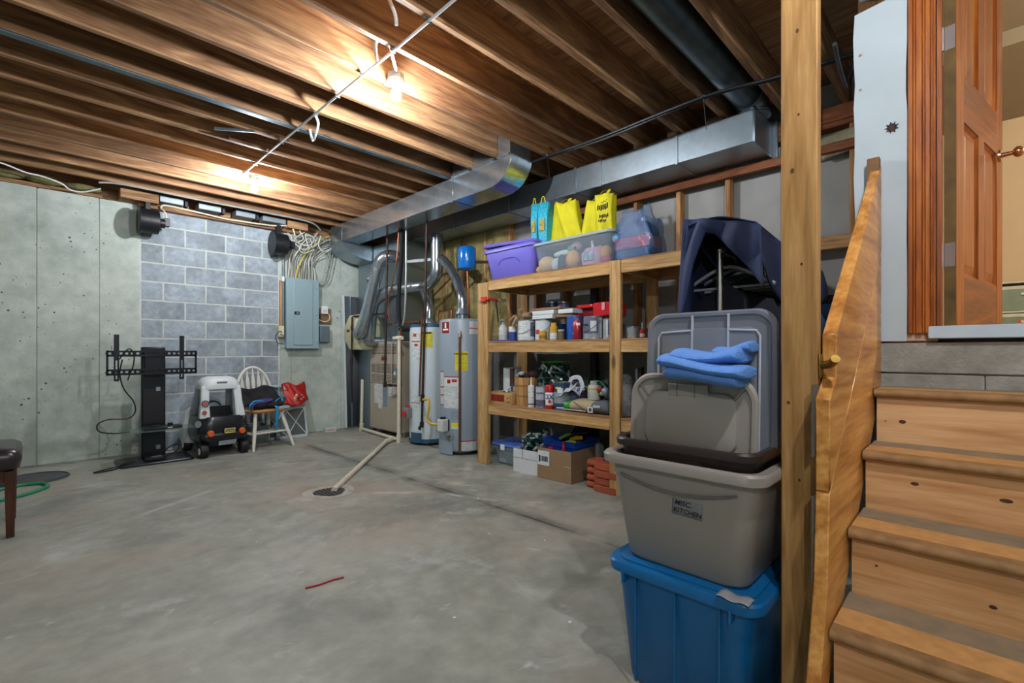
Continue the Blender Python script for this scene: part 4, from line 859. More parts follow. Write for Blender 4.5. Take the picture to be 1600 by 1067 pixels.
gl = MB(); pts = [(.60,5.86),(.60,5.66)]+[(.60+.575*i/10, 5.62-.05*math.sin(math.pi*i/10)) for i in range(11)]+[(1.175,5.66),(1.175,5.86)]
gl.prism(pts, 'z', .312, .320); ob('glass_shelf', gl, pm('smoked_glass', '#6f8a8a', .05, var=.02, alpha=.42, spec=.8), tv, world=True)
ob('shelf_bracket', MB().box(.82, .93, 5.70, 5.86, .295, .311), M_STAND, tv, world=True)
bx = thing('media_box', 'flat black media box on the glass shelf of the television stand', 'media player', loc=(.92, 5.70, .32))
ob('case', MB().box(-.15, .15, -.06, .07, .001, .026), M_BLACK, bx, bevel=.005); ob('front_light', MB().box(.03, .07, -.062, -.06, .010, .017), M_WHITEP, bx); ob('remote', MB().box(-.10, -.02, -.03, .0, .027, .04), M_BLACK, bx, bevel=.004); ob('knob', MB().cyl((.06,.0,.026),(.06,.0,.05),.022), M_BLACK, bx)
ps = thing('power_adapter', 'black power adapter lying on the base of the television stand', 'adapter', loc=(.86, 5.70, .022))
ob('brick', MB().box(-.08, .07, -.05, .03, .001, .035), M_BLACK, ps, bevel=.008); ob('sticker', MB().box(-.03, .05, -.03, .02, .0352, .036), pm('sticker_grey','#8b949a',.5), ps); ob('cord', MB().tube(spline([(.07,0,.02),(.16,-.02,.06),(.20,.03,.12),(.14,.1,.10),(.07,.12,.03)],6), .006, n=7), M_BLACK, ps)
for lab_, pts in [('thin black cord dangling from the mount arm down to the glass shelf', [(.62,5.77,1.0),(.60,5.76,.86),(.63,5.75,.72),(.70,5.76,.60),(.715,5.76,.50),(.66,5.75,.44),(.52,5.74,.445),(.44,5.72,.41),(.45,5.70,.345),(.56,5.66,.32),(.66,5.65,.325)]),
                   ('black cord coiled on the floor left of the television stand', [(.66,5.66,.032),(.58,5.63,.02),(.46,5.60,.008),(.40,5.55,.008),(.44,5.53,.008),(.55,5.58,.008),(.60,5.63,.032),(.70,5.70,.034)]),
                   ('black cord hooked over the upper mount rail of the stand', [(.60,5.79,1.0),(.64,5.79,1.07),(.68,5.79,1.10),(.71,5.79,1.03),(.70,5.78,.93),(.68,5.78,.87),(.66,5.78,.80)])]:
    ob('cord', MB().tube(spline(pts, 6), .006, n=7), M_BLACK, tv, world=True, label=lab_)

# ================================================================ ride-on toy car (black with white top)
car = thing('ride_on_car', 'black and white ride-on toy police car seen from behind next to the white chair', 'toy car', loc=(1.418, 5.56, 0), rz=math.radians(2))
M_CB = pm('toy_black', '#1a1d22', .3, coat=.2); M_CW = pm('toy_white', '#cdd6d8', .35, var=.03); M_CG = pm('toy_grey', '#8f989c', .4, var=.05)
lb = MB(); lb.rrloft([(0,.28,.30,.48,.10,.08),(0,.28,.40,.56,.14,.10),(0,.285,.43,.60,.20,.12),(0,.285,.435,.61,.27,.12),(0,.28,.42,.58,.36,.11),(0,.28,.39,.54,.405,.10)], seg=6)
ob('body', lb, M_CB, car, smooth=60)
ob('rear_bulge', MB().rrloft([(0,.04,.40,.14,.165,.05),(0,.035,.44,.16,.20,.06),(0,.035,.44,.16,.225,.06),(0,.04,.42,.14,.24,.05)], seg=5), M_CB, car, smooth=60)
for s in (-1, 1):    # front fenders
    fe = MB(); fe.rrloft([(s*.15,.56,.18,.24,.10,.07),(s*.165,.56,.19,.26,.16,.08),(s*.165,.55,.18,.25,.30,.08),(s*.15,.52,.14,.20,.42,.07),(s*.14,.49,.09,.13,.475,.04)], seg=5); ob('fender', fe, M_CG if s > 0 else M_CW, car, smooth=60)
ob('hood', MB().rrloft([(0,.53,.30,.22,.12,.06),(0,.53,.30,.22,.38,.06),(0,.51,.26,.16,.455,.06)], seg=5), M_CW, car, smooth=60)
def slab4(a, b, wa, da, wb, db):
    m_ = MB(); A = Vector(a); B = Vector(b)
    m_.loft([[(A.x+x*wa, A.y+y*da, A.z) for x, y in ((-.5,-.5),(.5,-.5),(.5,.5),(-.5,.5))], [((A.x+B.x)/2+x*(wa+wb)*.42, (A.y+B.y)/2+y*(da+db)*.45, (A.z+B.z)/2) for x, y in ((-.5,-.5),(.5,-.5),(.5,.5),(-.5,.5))], [(B.x+x*wb, B.y+y*db, B.z) for x, y in ((-.5,-.5),(.5,-.5),(.5,.5),(-.5,.5))]]); return m_
for s in (-1, 1):
    ob('rear_pillar', slab4((s*.165,.06,.39), (s*.145,.12,.72), .10, .07, .075, .07), M_CW, car, bevel=.014, smooth=60)
    ob('front_pillar', slab4((s*.17,.44,.39), (s*.14,.32,.72), .07, .09, .06, .08), M_CG, car, bevel=.014, smooth=60)  # front pillars in grey: their shade is put into the colour
rf = MB(); rf.rrloft([(0,.215,.36,.29,.685,.07),(0,.215,.365,.295,.72,.08),(0,.215,.34,.28,.765,.09),(0,.22,.28,.23,.80,.09),(0,.22,.20,.16,.812,.06)], seg=6); ob('roof', rf, M_CW, car, smooth=60)
ob('roof_slot', MB().rrloft([(0,.075,.095,.006,.742,.003),(0,.072,.10,.012,.752,.004),(0,.078,.095,.006,.762,.003)], seg=3), pm('slot_dark','#5d6467',.6), car)
for x in (-.135, .155): ob('tail_light', MB().cyl((x,-.036,.245), (x,-.058,.245), .034, .028, n=20), pm('light_orange', '#d9622a', .35), car, bevel=.003)
pl = ob('number_plate', MB().box(-.015, .085, -.060, -.046, .235, .285), pm('plate_yellow', '#c9c36f', .5), car, bevel=.003)
text('plate_lettering', 'POLICE', .027, M_INK, pl, face_m(.035, -.0605, .256, -math.pi/2), bold=.0008); ob('plate_band', MB().box(.0, .07, -.0612, -.060, .272, .279), M_NAVYI, pl)
ob('fuel_cap', MB().cyl((-.195,.085,.335), (-.222,.065,.337), .035, n=22), M_CG, car, bevel=.004)
ob('sticker', MB().cyl((-.158,.055,.545), (-.161,.031,.545), .026, n=20), pm('sticker_orange', '#b9664a', .5), car); ob('sticker_ring', MB().cyl((-.158,.056,.545), (-.160,.033,.545), .033, n=20), M_NAVYI, car)
ob('sticker', MB().cyl((-.168,.04,.455), (-.172,.020,.455), .021, n=20), pm('sticker_brown', '#a3563f', .5), car); ob('sticker', MB().cyl((.12,.40,.44),(.12,.385,.44),.022,n=16), M_NAVYI, car)
ob('step_plate', MB().rrloft([(.02,-.01,.16,.03,.115,.012),(.03,-.015,.17,.03,.16,.012)], seg=3), M_CG, car)
ob('steering_wheel', MB().tube([(.0+.07*math.cos(a), .36+.03*math.sin(a), .47+.065*math.sin(a)) for a in [2*math.pi*k/20 for k in range(20)]], .010, n=8, closed=True), M_BLACK, car)
ob('seat_back', MB().rrloft([(0,.19,.24,.05,.38,.02),(0,.18,.22,.04,.50,.02)], seg=3), M_CB, car)
for (x, y, r) in [(-.185,.015,.07), (.185,.015,.07), (-.20,.56,.075), (.20,.56,.075)]:
    s = -1 if x < 0 else 1; w_ = thing('wheel'); w_.parent = car; w_.location = (x, y, r)
    rr_ = [(-.035,.55),(-.04,.8),(-.03,.97),(0,1.0),(.03,.97),(.04,.8),(.035,.55)]
    tb = MB(); tb.lathe([(r*q, z) for z, q in rr_], n=28); tb.xf(Matrix.Rotation(math.pi/2, 4, 'Y')); ob('tyre', tb, pm('tyre_black', '#17181a', .55, bump=.2), w_)
    ob('hub', MB().cyl((s*.030,0,0), (s*.043,0,0), r*.55, r*.45, n=20), M_CW, w_); ob('hub_cap', MB().cyl((s*.043,0,0), (s*.047,0,0), r*.18, n=14), pm('hub_red','#a8544c',.5), w_)

# ================================================================ windsor chair and what lies on it
ch = thing('windsor_chair', 'white hoop-back windsor chair with brown seat between toy car and gate', 'chair', loc=(1.86, 5.80, 0), rz=math.radians(9))
M_CHW = pm('chair_white', '#cfcfc4', .45, var=.05); M_SEAT = wood('chair_seat', ['#8a6238', '#a87a47', '#bd9059'], 'x', 1.2, .45)
se = MB(); se.rrloft([(0,0,.36,.34,.395,.10),(0,0,.42,.40,.405,.12),(0,0,.43,.41,.42,.12),(0,0,.41,.39,.432,.12)], seg=6); ob('seat', se, M_SEAT, ch, smooth=50)
feet = [(-.225,-.26), (.225,-.26), (.20,.25), (-.20,.25)]; tops = [(-.14,-.13), (.14,-.13), (.13,.13), (-.13,.13)]
for f, t in zip(feet, tops):
    a = Vector((t[0], t[1], .40)); b = Vector((f[0], f[1], 0)); ob('leg', MB().tube([a, a.lerp(b,.35), a.lerp(b,.6), b], [.017,.021,.020,.014], n=12), M_CHW, ch)
def lp(i, t): return Vector((tops[i][0], tops[i][1], .40)).lerp(Vector((feet[i][0], feet[i][1], 0)), t)
for i, j in ((0,3), (1,2)): ob('stretcher', MB().tube([lp(i,.58), lp(i,.58).lerp(lp(j,.58),.5), lp(j,.58)], [.009,.013,.009], n=8), M_CHW, ch)
ob('stretcher', MB().tube([lp(0,.58).lerp(lp(3,.58),.5), lp(1,.58).lerp(lp(2,.58),.5)], .011, n=8), M_CHW, ch); ob('stretcher', MB().tube([lp(0,.55), lp(1,.55)], .011, n=8), M_CHW, ch)
hoop = []
for k in range(25):
    a = math.pi*k/24; hoop.append((.205*math.cos(a)*(1 if .15 < a < 3 else .97), .165+.07*math.sin(a), .43+.0+.46*math.sin(a)**.75))
ob('hoop', MB().tube(hoop, .017, n=10), M_CHW, ch)
for x in (-.125, -.063, 0, .063, .125):
    zt = .43+.46*math.sqrt(max(0, 1-(x/.205)**2))**.75; yt = .165+.07*math.sqrt(max(0,1-(x/.205)**2))
    z0 = .43; sh = [(.006,0),(.007,.35),(.017,.50),(.022,.62),(.017,.74),(.007,.86),(.006,1.0)]
    m_ = MB(); m_.loft([[(x+sx*w_, .17+(yt-.17)*q+sy*.007, z0+(zt-z0)*q) for sx, sy in ((-1,-1),(1,-1),(1,1),(-1,1))] for w_, q in sh]); ob('spindle', m_, M_CHW, ch, bevel=.002, seg=1)
bg = thing('cloth_bundle', 'crumpled black bag with bright blue straps piled on the windsor chair', 'bag', loc=(1.86, 5.80, .432), rz=math.radians(9))
M_BAGB = pm('bag_black', '#17181c', .8, var=.2, bump=.15); M_BAGBL = pm('bag_blue', '#1b87b4', .6); M_BAGP = pm('bag_purple', '#33325f', .7)
def sheet(u, v): 
    x = -.21+.42*u; z = .03+.22*v+.02*math.sin(7*u+3*v); y = -.02+.16*v+.03*math.sin(5*u)*math.sin(4*v)+.015*math.sin(13*u+5*v); return (x+.03*v*math.sin(9*v), y, z-.05*u*v+.03*v*(u-.3))
ob('bag_sheet', MB().grid(sheet, 18, 14), M_BAGB, bg, thick=.012, smooth=60)
for (c, r, mt) in [((-.09,-.09,.05),(.11,.09,.055),M_BAGB), ((.07,-.08,.045),(.13,.10,.045),M_BAGB), ((-.02,-.10,.09),(.10,.06,.03),M_BAGP)]:
    ob('bag_fold', MB().ball(c, *r, 16, 10), mt, bg, smooth=60)
ob('bag_edge', MB().tube(spline([(-.21,-.14,.01),(-.205,-.15,.06),(-.16,-.15,.10),(-.10,-.15,.10),(-.03,-.15,.08)],6), .014, n=8, rz=.008), M_BAGBL, bg)
ob('bag_edge', MB().tube(spline([(-.19,-.16,.01),(-.18,-.165,.06),(-.13,-.165,.085),(-.05,-.16,.085),(.03,-.15,.10)],6), .010, n=8), pm('bag_violet','#4a3f86',.7), bg)
ob('strap', MB().tube(spline([(.06,-.16,.04),(.06,-.205,.015),(.06,-.215,-.03),(.055,-.215,-.12),(.05,-.21,-.21),(.048,-.205,-.235)],6), .016, n=8, rz=.003), M_BAGBL, bg)
ob('strap', MB().tube(spline([(.05,-.14,.06),(.12,-.14,.11),(.20,-.10,.115),(.23,-.05,.08),(.19,-.04,.06),(.14,-.08,.07)],6), .011, n=8, rz=.005), M_BAGBL, bg)
ob('strap', MB().tube(spline([(.19,.08,.20),(.22,.06,.15),(.25,.04,.12),(.30,.05,.12)],6), .022, n=8, rz=.006), M_BAGBL, bg)
ob('grille_card', MB().box(.09, .22, -.19, -.13, .0, .022), printed('perforated', '#b5bdc2', '#59636c', 90, 60, .6), bg)
# white lattice gate leaning on the wall
gt = thing('lattice_gate', 'white plastic lattice gate leaning on the concrete wall behind the chair', 'gate', loc=(2.24, 6.16, 0))
def gp(x, z): return (x, -.02+.165*z/.66, z)      # leaning plane
M_GATE = pm('gate_white', '#c3cdd2', .4, var=.04)
for a, b in [((-.24,.012),(.26,.012)), ((-.24,.012),(-.24,.65)), ((.26,.012),(.26,.65)), ((-.24,.64),(.26,.64)), ((-.24,.36),(.26,.36))]:
    ob('frame_bar', MB().obox(gp(*a), gp(*b), .022, .024, up=(0,1,.2)), M_GATE, gt)
for a, b in [((-.24,.02),(.02,.35)), ((.02,.02),(.26,.35)), ((.02,.02),(-.24,.35)), ((.26,.02),(.02,.35))]:
    ob('lattice_bar', MB().obox(gp(*a), gp(*b), .010, .014, up=(0,1,.2)), M_GATE, gt)
arc = [gp(-.24+.5*k/16, .36+.07*((k/8-1)**2)-.02) for k in range(17)]
ob('arched_bar', MB().tube(arc, .012, n=8), M_GATE, gt)
ob('mesh_infill', MB().add([gp(-.24,.02),gp(.26,.02),gp(.26,.36),gp(-.24,.36)],[(0,1,2,3)]), pm('gate_mesh', '#6f777c', .8, alpha=.35), gt, thick=.002)
rb_ = thing('red_bag', 'shiny red bag of spotted foil slung over the lattice gate top', 'bag', loc=(2.335, 6.10, .40))
def redf(u, v): return (-.13+.28*u, -.015+.10*v-.05*math.sin(math.pi*u)+.008*math.sin(17*u+9*v), .05+.22*v-.05*math.cos(math.pi*(u-.4))*(1-v)+.02*math.sin(8*u)*v)
ob('foil_body', MB().grid(redf, 16, 12), pm('foil_red', '#a8231f', .25, .2, .3, 24, bump=.4), rb_, thick=.012, smooth=60)
ob('cardboard_top', MB().grid(lambda u, v: (.07+.09*u, .055+.05*v, .20+.07*v+.01*math.sin(9*u)), 4, 4), pm('card_orange','#c98945',.6), rb_, thick=.01)
ob('foil_spots', MB().ball((-.02,-.06,.09),.02,.006,.03,8,6).ball((.0,-.062,.13),.018,.006,.022,8,6).ball((.06,-.05,.08),.012,.006,.012,8,6).ball((.09,-.04,.10),.012,.006,.012,8,6).ball((.07,-.045,.13),.010,.006,.010,8,6), pm('foil_bright','#e8b9a0',.2,.5), rb_)
ob('clear_wrap', MB().grid(lambda u, v: (-.12+.14*u, .03+.05*v, .19+.08*v+.015*math.sin(7*u+2*v)), 6, 5), pm('clear_wrap','#b9c1c4',.15,alpha=.5), rb_, thick=.004)
# things pushed under the chair
tb_ = MB(); tb_.lathe([(.11,0),(.125,.02),(.15,.20),(.155,.21),(.145,.21),(.12,.03)], n=28); ob('grey_tub', tb_, pm('tub_grey', '#6d7674', .5), label='grey round tub under the windsor chair', cat='tub', loc=(1.88, 6.08, 0))
t = ob('blue_carton', MB().box(-.10, .10, -.05, .05, 0, .12), pm('carton_blue', '#2b416f', .5), label='small dark blue carton on the floor behind the chair legs', cat='box', bevel=.003, loc=(1.70, 6.24, 0)); ob('carton_label', MB().box(-.05, .05, -.052, -.05, .03, .09), M_FINE, t)
ob('chrome_bottle', MB().lathe([(.03,0),(.035,.01),(.035,.12),(.012,.16),(.012,.19)], n=14), pm('chrome_bottle', '#aab4b8', .12, .9), label='small chrome bottle glinting behind the chair leg', cat='bottle', loc=(2.12, 6.08, 0))
# white frame standing behind furnace drop
wf = thing('window_frame', 'tall white window screen frame standing against the back wall by humidifier', 'frame', loc=(3.2, 6.29, 0))
M_WF = pm('frame_white', '#c9d3d8', .4, var=.03)
fr_ = [((3.052,0),(3.09,0)), ]
def fbar(a, b, w=.026, mt=None): ob('frame_bar', MB().obox((a[0],6.295,a[1]), (b[0],6.295,b[1]), .03, w, up=(1,0,.01)), mt or M_WF, wf, world=True)
fbar((3.062,1.86),(3.105,.013)); fbar((3.062,1.853),(3.50,1.853)); fbar((3.105,.02),(3.52,.02)); fbar((3.50,1.86),(3.52,.013)); fbar((3.16,1.85),(3.19,.02), .02, M_GALVD)
ob('screen', MB().add([(3.07,6.30,1.85),(3.50,6.30,1.85),(3.52,6.30,.02),(3.11,6.30,.02)], [(0,1,2,3)]), pm('screen_dark','#4a5054',.7), wf, thick=.004, world=True)
t = ob('small_carton', MB().box(-.075, .075, -.035, .035, 0, .055), pm('carton_white', '#c2c6c4', .6), label='little white carton with red print on the floor by the concrete wall', cat='box', loc=(2.83, 6.20, 0), bevel=.002)
ob('carton_print', MB().box(-.05, .05, -.0362, -.035, .015, .04), printed('red_print','#c2b4b0','#a33a34',60,60,.6), t)

# ================================================================ stool, hose, floor plate at the left edge
stl = thing('leather_stool', 'dark brown padded stool with square tapering legs cut by left edge', 'stool', loc=(-.27, 4.21, 0))
cs = MB(); cs.rrloft([(0,0,.40,.46,.385,.05),(0,0,.47,.53,.40,.06),(0,0,.485,.545,.45,.06),(0,0,.475,.535,.49,.06),(0,0,.42,.48,.512,.06),(0,0,.25,.30,.518,.05)], seg=6)
ob('cushion', cs, pm('stool_leather', '#2c2528', .28, var=.15, bump=.1), stl, smooth=60)
M_STL = wood('stool_wood', ['#2c150c', '#43220f', '#5a2f16'], 'z', 1, .35, coat=.3)
for sx in (-1, 1):
    for sy in (-1, 1):
        ob('leg', MB().loft([[(sx*.195+x*.024, sy*.22+y*.024, .385) for x, y in ((-1,-1),(1,-1),(1,1),(-1,1))], [(sx*.195+x*.017, sy*.22+y*.017, 0) for x, y in ((-1,-1),(1,-1),(1,1),(-1,1))]]), M_STL, stl, bevel=.003, seg=1)
for sx in (-1, 1): ob('apron', MB().box(sx*.195-.01, sx*.195+.01, -.2, .2, .32, .385), M_STL, stl)
for sy in (-1, 1): ob('apron', MB().box(-.175, .175, sy*.22-.01, sy*.22+.01, .32, .385), M_STL, stl)
sl_ = thing('sump_cover', 'round dark grey sump cover set into the floor near the stool', 'cover', loc=(.02, 5.66, 0))
ob('lid', MB().lathe([(.235,0),(.235,.006),(.225,.010),(.0,.012)], n=40), pm('sump_grey', '#4b5051', .6, var=.25, scale=8), sl_); ob('lid_rim', MB().tube([(.22*math.cos(a), .22*math.sin(a), .011) for a in [2*math.pi*k/36 for k in range(36)]], .006, n=6, closed=True), pm('sump_grey2', '#3c4142', .6), sl_)
ob('discharge_pipe', MB().tube(spline([(-.15,.02,.012),(-.15,.02,.12),(-.16,-.02,.17),(-.24,-.06,.16),(-.34,-.08,.02)],6), .045, n=14), M_BLACK, sl_)
ob('garden_hose', MB().tube(spline([(-.45,4.9,.012),(-.20,4.95,.012),(-.02,5.05,.012),(.10,5.22,.012),(.07,5.38,.012),(-.05,5.42,.012),(-.16,5.36,.012),(-.4,5.30,.012)],8), .014, n=10), pm('hose_green', '#2f8a63', .4), world=True, label='loop of green garden hose on the floor beside the stool', cat='hose')
ob('red_string', MB().tube([(.874,2.165,.004),(.93,2.15,.004),(1.0,2.15,.004),(1.044,2.139,.004)], .004, n=6), pm('string_red', '#a31f1f', .5), world=True, label='thin red stick lying on the bare floor', cat='stick')

chip = None
for (x, y) in [(1.75,2.65),(2.05,1.75),(2.3,2.6),(1.2,1.5),(1.9,2.05),(2.55,2.2),(1.5,1.15),(.9,2.9)]:
    if chip is None: chip = ob('paint_chip', MB().prism([(-.007,-.004),(.004,-.006),(.008,.002),(-.002,.006)], 'z', 0, .0015), M_WHITEP, label='small white paint chip lying on the bare floor', cat='chip', group='paint chips on the floor'); o = chip
    else: o = chip.copy(); COL.objects.link(o)
    o.location = (x, y, .0005); o.rotation_euler = (0, 0, random.uniform(0,6)); o.scale = (random.uniform(.6,1.4),)*2+(1,)
# ================================================================ timber shelving
def sy(px, X):      # place along the right wall of a thing standing X metres out
    k = (px-800)/740*math.cos(CAM_YAW)+math.sin(CAM_YAW); f = X/k; r = (px-800)/740*f
    return -r*math.sin(CAM_YAW)+f*math.cos(CAM_YAW)
def sz(px, py, X):
    k = (px-800)/740*math.cos(CAM_YAW)+math.sin(CAM_YAW); return 1.07+(550-py)/740*X/k
SHX0, SHX1 = 3.05, 3.64
Z1, Z2, Z3 = 1.743, 1.158, .571
P1 = (sy(762,3.05), sy(746,3.05)); P2 = (sy(969,3.05), sy(952,3.05)); P3 = (1.0, 1.09)
un = thing('shelving_unit', 'open pine shelving unit of three shelves along the right wall', 'shelf', loc=(3.3, 2.2, 0))
for (a, b_), zt in ((P1, 1.735), (P2, 1.752), (P3, 1.74)):
    ob('post', MB().box(SHX0, SHX0+.038, a, b_, 0, zt), M_SHELFZ, un, bevel=.004, seg=1, world=True)
    ob('post', MB().box(SHX1-.038, SHX1, a, b_, 0, zt), M_SHELFZ, un, bevel=.004, seg=1, world=True)
spans = [(P1[0]-.0015, P2[1]+.0015), (P2[0]-.0015, P3[1]+.0015)]
for z in (Z1, Z2, Z3):
    for (hi, lo_) in spans:
        ob('shelf_rail', MB().box(SHX0+.006, SHX0+.044, lo_, hi, z-.089, z), M_SHELFY, un, bevel=.003, seg=1, world=True)
        ob('shelf_rail', MB().box(SHX1-.044, SHX1-.006, lo_, hi, z-.089, z), M_SHELFY, un, bevel=.003, seg=1, world=True)
    for (a, b_) in (P1, P2, P3):
        yy = a-.02 if (a, b_) != P3 else b_+.02
        ob('cross_rail', MB().box(SHX0+.046, SHX1-.046, yy-.019, yy+.019, z-.089, z), M_SHELFX, un, bevel=.003, seg=1, world=True)
    ob('shelf_board', MB().box(SHX0+.004 if z != Z1 else SHX0+.01, SHX1-.01, P3[1]+.002, P2[0]-.002, z+.0005, z+.0125), M_PLY, un, world=True)
    ob('shelf_board', MB().box(SHX0+.004 if z != Z1 else SHX0+.01, SHX1-.01, P2[1]+.002, P1[0]-.002, z+.0005, z+.0125), M_PLY, un, world=True)
cl = thing('bar_clamp', 'red bar clamp gripping the top of the nearest-to-heater shelving post', 'clamp', loc=(3.06, P1[0]+.05, 1.57))
M_CLR = pm('clamp_red', '#c5321f', .4)
ob('jaw', MB().box(-.045, -.012, -.05, .02, -.025, .025), M_CLR, cl, bevel=.008); ob('bar', MB().box(-.035, .10, -.085, -.055, -.008, .012), M_CLR, cl, bevel=.003); ob('bar', MB().box(.10, .2, -.085, -.06, -.012, .014), pm('clamp_grey','#9a8f86',.5), cl)
ob('screw', MB().cyl((-.04,.06,0),(-.04,.0,0),.006), M_GALV, cl); ob('handle', MB().tube(spline([(.08,-.07,0),(.09,-.075,-.10),(.10,-.08,-.20),(.09,-.09,-.21)],4), .007, n=7), M_IRON, cl)
st_ = thing('soil_stack', 'black drain stack pipe standing behind the shelving against the wall', 'pipe', loc=(3.72, 2.55, 0))
ob('pipe_run', MB().cyl((3.72,2.56,0), (3.72,2.56,2.48), .042, n=20), M_BLACK, st_, world=True)
ob('coupling', MB().cyl((3.72,2.56,.70), (3.72,2.56,.82), .056, n=20), M_BLACK, st_, world=True); ob('wye_branch', MB().cyl((3.72,2.56,.66), (3.70,2.44,.76), .046, n=18), M_BLACK, st_, world=True)

def barcode(parent, x, y0, y1, z0, z1):
    mb = MB(); rg = random.Random(5); y = y0
    while y < y1-.001:
        w_ = rg.choice((.0015,.0025,.004))*(y1-y0)/.06; mb.box(x, x+.0008, y, min(y+w_, y1), z0, z1); y += w_+rg.choice((.0015,.0025))*(y1-y0)/.06
    return ob('barcode', mb, M_INK, parent)
# ---------------------------------------------------------------- containers
def bin_(name, label, c, L, W, H, mat, rim=.03, taper=.05, lid=None, open_=True, cat='storage bin', thick=.006, group=None, rimh=.03, r=.05, lipmat=None):
    """tapered tote, long side along y; returns the thing. c = centre of the base"""
    t = thing(name, label, cat, loc=c, group=group)
    b = MB(); w0, l0 = W-2*taper, L-2*taper; ih = H-.01
    secs = [(0,0,w0-.02,l0-.02,0,r), (0,0,w0,l0,.012,r), (0,0,W-.012,L-.012,H-rimh,r), (0,0,W-.012,L-.012,H,r)]
    ins = [(0,0,W-.012-2*thick,L-.012-2*thick,H,r), (0,0,w0-2*thick,l0-2*thick,.012+thick,r)]
    b.rrloft(secs+ins if open_ else secs, seg=6)
    ob('tub', b, mat, t, smooth=45)
    rb = MB(); rb.rrloft([(0,0,W-.010,L-.010,H-rimh,r), (0,0,W+rim,L+rim,H-rimh,r+.01), (0,0,W+rim+.004,L+rim+.004,H-.004,r+.01), (0,0,W+rim-.006,L+rim-.006,H+.003,r+.01), (0,0,W-.014,L-.014,H+.001,r)], seg=6, cap0=False, cap1=False)
    ob('rim', rb, lipmat or mat, t, smooth=45)
    return t
# purple tote
yA, yB = sy(752,3.10), sy(829,3.10)
M_PURP = pm('tote_purple', '#6f69c9', .38, var=.03)
yc, L_ = (yA+yB)/2, yA-yB
pt = bin_('storage_tote', 'purple plastic tote with its lid ajar at the shelf end', (3.34, yc, Z1+.0135), L_, .42, .30, M_PURP, rim=.02, taper=.05)
ld_ = MB(); ld_.rrloft([(0,0,.45,L_+.03,0,.06),(0,0,.46,L_+.04,.012,.06),(0,0,.44,L_+.02,.03,.06),(0,0,.36,L_-.06,.032,.05),(0,0,.34,L_-.08,.022,.05)], seg=6)
ld_.xf(Matrix.Translation((0,.0,.313)) @ Matrix.Rotation(math.radians(3.0), 4, 'X')); ob('lid', ld_, M_PURP, pt, smooth=45)
arc = [(-.198+.012*abs(t), t*.14, .195-.05*abs(t)**4) for t in [k/8-1 for k in range(17)]]
ob('panel_line', MB().tube(arc, .0035, n=6), pm('tote_purple_dark', '#4e4aa0', .4), pt)
# clear bin
yA, yB = sy(829,3.08), sy(954,3.08); yc, L_ = (yA+yB)/2, yA-yB
M_CLEAR = pm('clear_plastic', '#aebfcc', .18, var=.02, alpha=.17, spec=.6); M_CLEARR = pm('clear_rim', '#aebcc4', .25, var=.02, alpha=.6)
cb = bin_('clear_tote', 'long clear plastic tote of plush toys on top shelf', (3.33, yc, Z1+.0135), L_, .46, .255, M_CLEAR, rim=.018, taper=.035, lipmat=M_CLEARR, thick=.004, rimh=.018)
# plush toys lying behind its front wall
def plush(label, parts, loc, cat='plush toy'):
    t = thing('plush_toy', label, cat, loc=loc, group='plush toys in the clear tote')
    for nm, c, r, mt in parts: ob(nm, MB().ball(c, *r, 16, 10), mt, t, smooth=60)
    return t
def fz(nm, c): return pm('plush_'+nm, c, .95, var=.1, scale=40, bump=.3)
Zt = Z1+.0265; Xf = 3.19
plush('pale yellow plush lump at the left end of the clear tote', [('body',(0,0,.075),(.07,.085,.07),fz('cream','#cfae7c')),('head',(0,.075,.035),(.045,.045,.035),fz('sand','#b3986a'))], (Xf+.02, sy(853,Xf), Zt))
plush('white plush toy lying across the middle of the clear tote', [('body',(0,0,.06),(.05,.05,.06),fz('white','#b3c4cc')),('ear',(0,-.09,.145),(.05,.12,.03),fz('mint','#b7cbc6'))], (Xf+.03, sy(867,Xf), Zt))
plush('navy plush toy upright in the clear tote', [('body',(0,0,.07),(.05,.055,.085),fz('navy','#2d3e50')),('foot',(-.01,-.01,.03),(.055,.06,.03),fz('navy','#2d3e50'))], (Xf+.02, sy(879,Xf), Zt))
plush('pink and tan plush toy beside the navy one', [('body',(0,0,.07),(.05,.05,.085),fz('pink','#a64565')),('belly',(-.03,-.045,.08),(.045,.065,.07),fz('tan','#bf9a5c')),('muzzle',(0,-.06,.185),(.04,.05,.04),fz('rose','#b9909a')),('cap',(0,-.005,.165),(.035,.035,.04),fz('green','#4f8f66')),('nose',(-.04,-.07,.165),(.012,.014,.012),M_BLACK)], (Xf+.02, sy(890,Xf), Zt))
tv_ = thing('toy_television', 'pink toy television with a round body in the clear tote', 'toy', loc=(Xf+.03, sy(925,Xf), Zt))
ob('shell', MB().rrloft([(0,0,.12,.16,.0,.03),(0,0,.14,.20,.05,.05),(0,0,.14,.20,.10,.05),(0,0,.10,.13,.145,.04)], seg=5), fz('lilac','#b48fa6'), tv_, smooth=60); ob('screen', MB().box(-.078,-.066,-.045,.055,.035,.11), pm('toy_screen','#7f97a3',.3,var=.5,scale=26), tv_, bevel=.008)
ob('antenna', MB().cyl((0,.01,.14),(0,.02,.21),.012,n=10), M_WHITEP, tv_)
plush('orange plush ball at the right end of the clear tote', [('body',(0,0,.09),(.05,.05,.06),fz('orange','#b5803d')),('hat',(0,.06,.13),(.03,.035,.03),fz('orange','#b5803d')),('bow',(0,.0,.035),(.05,.06,.035),fz('pink','#a64565'))], (Xf+.03, sy(944,Xf), Zt))
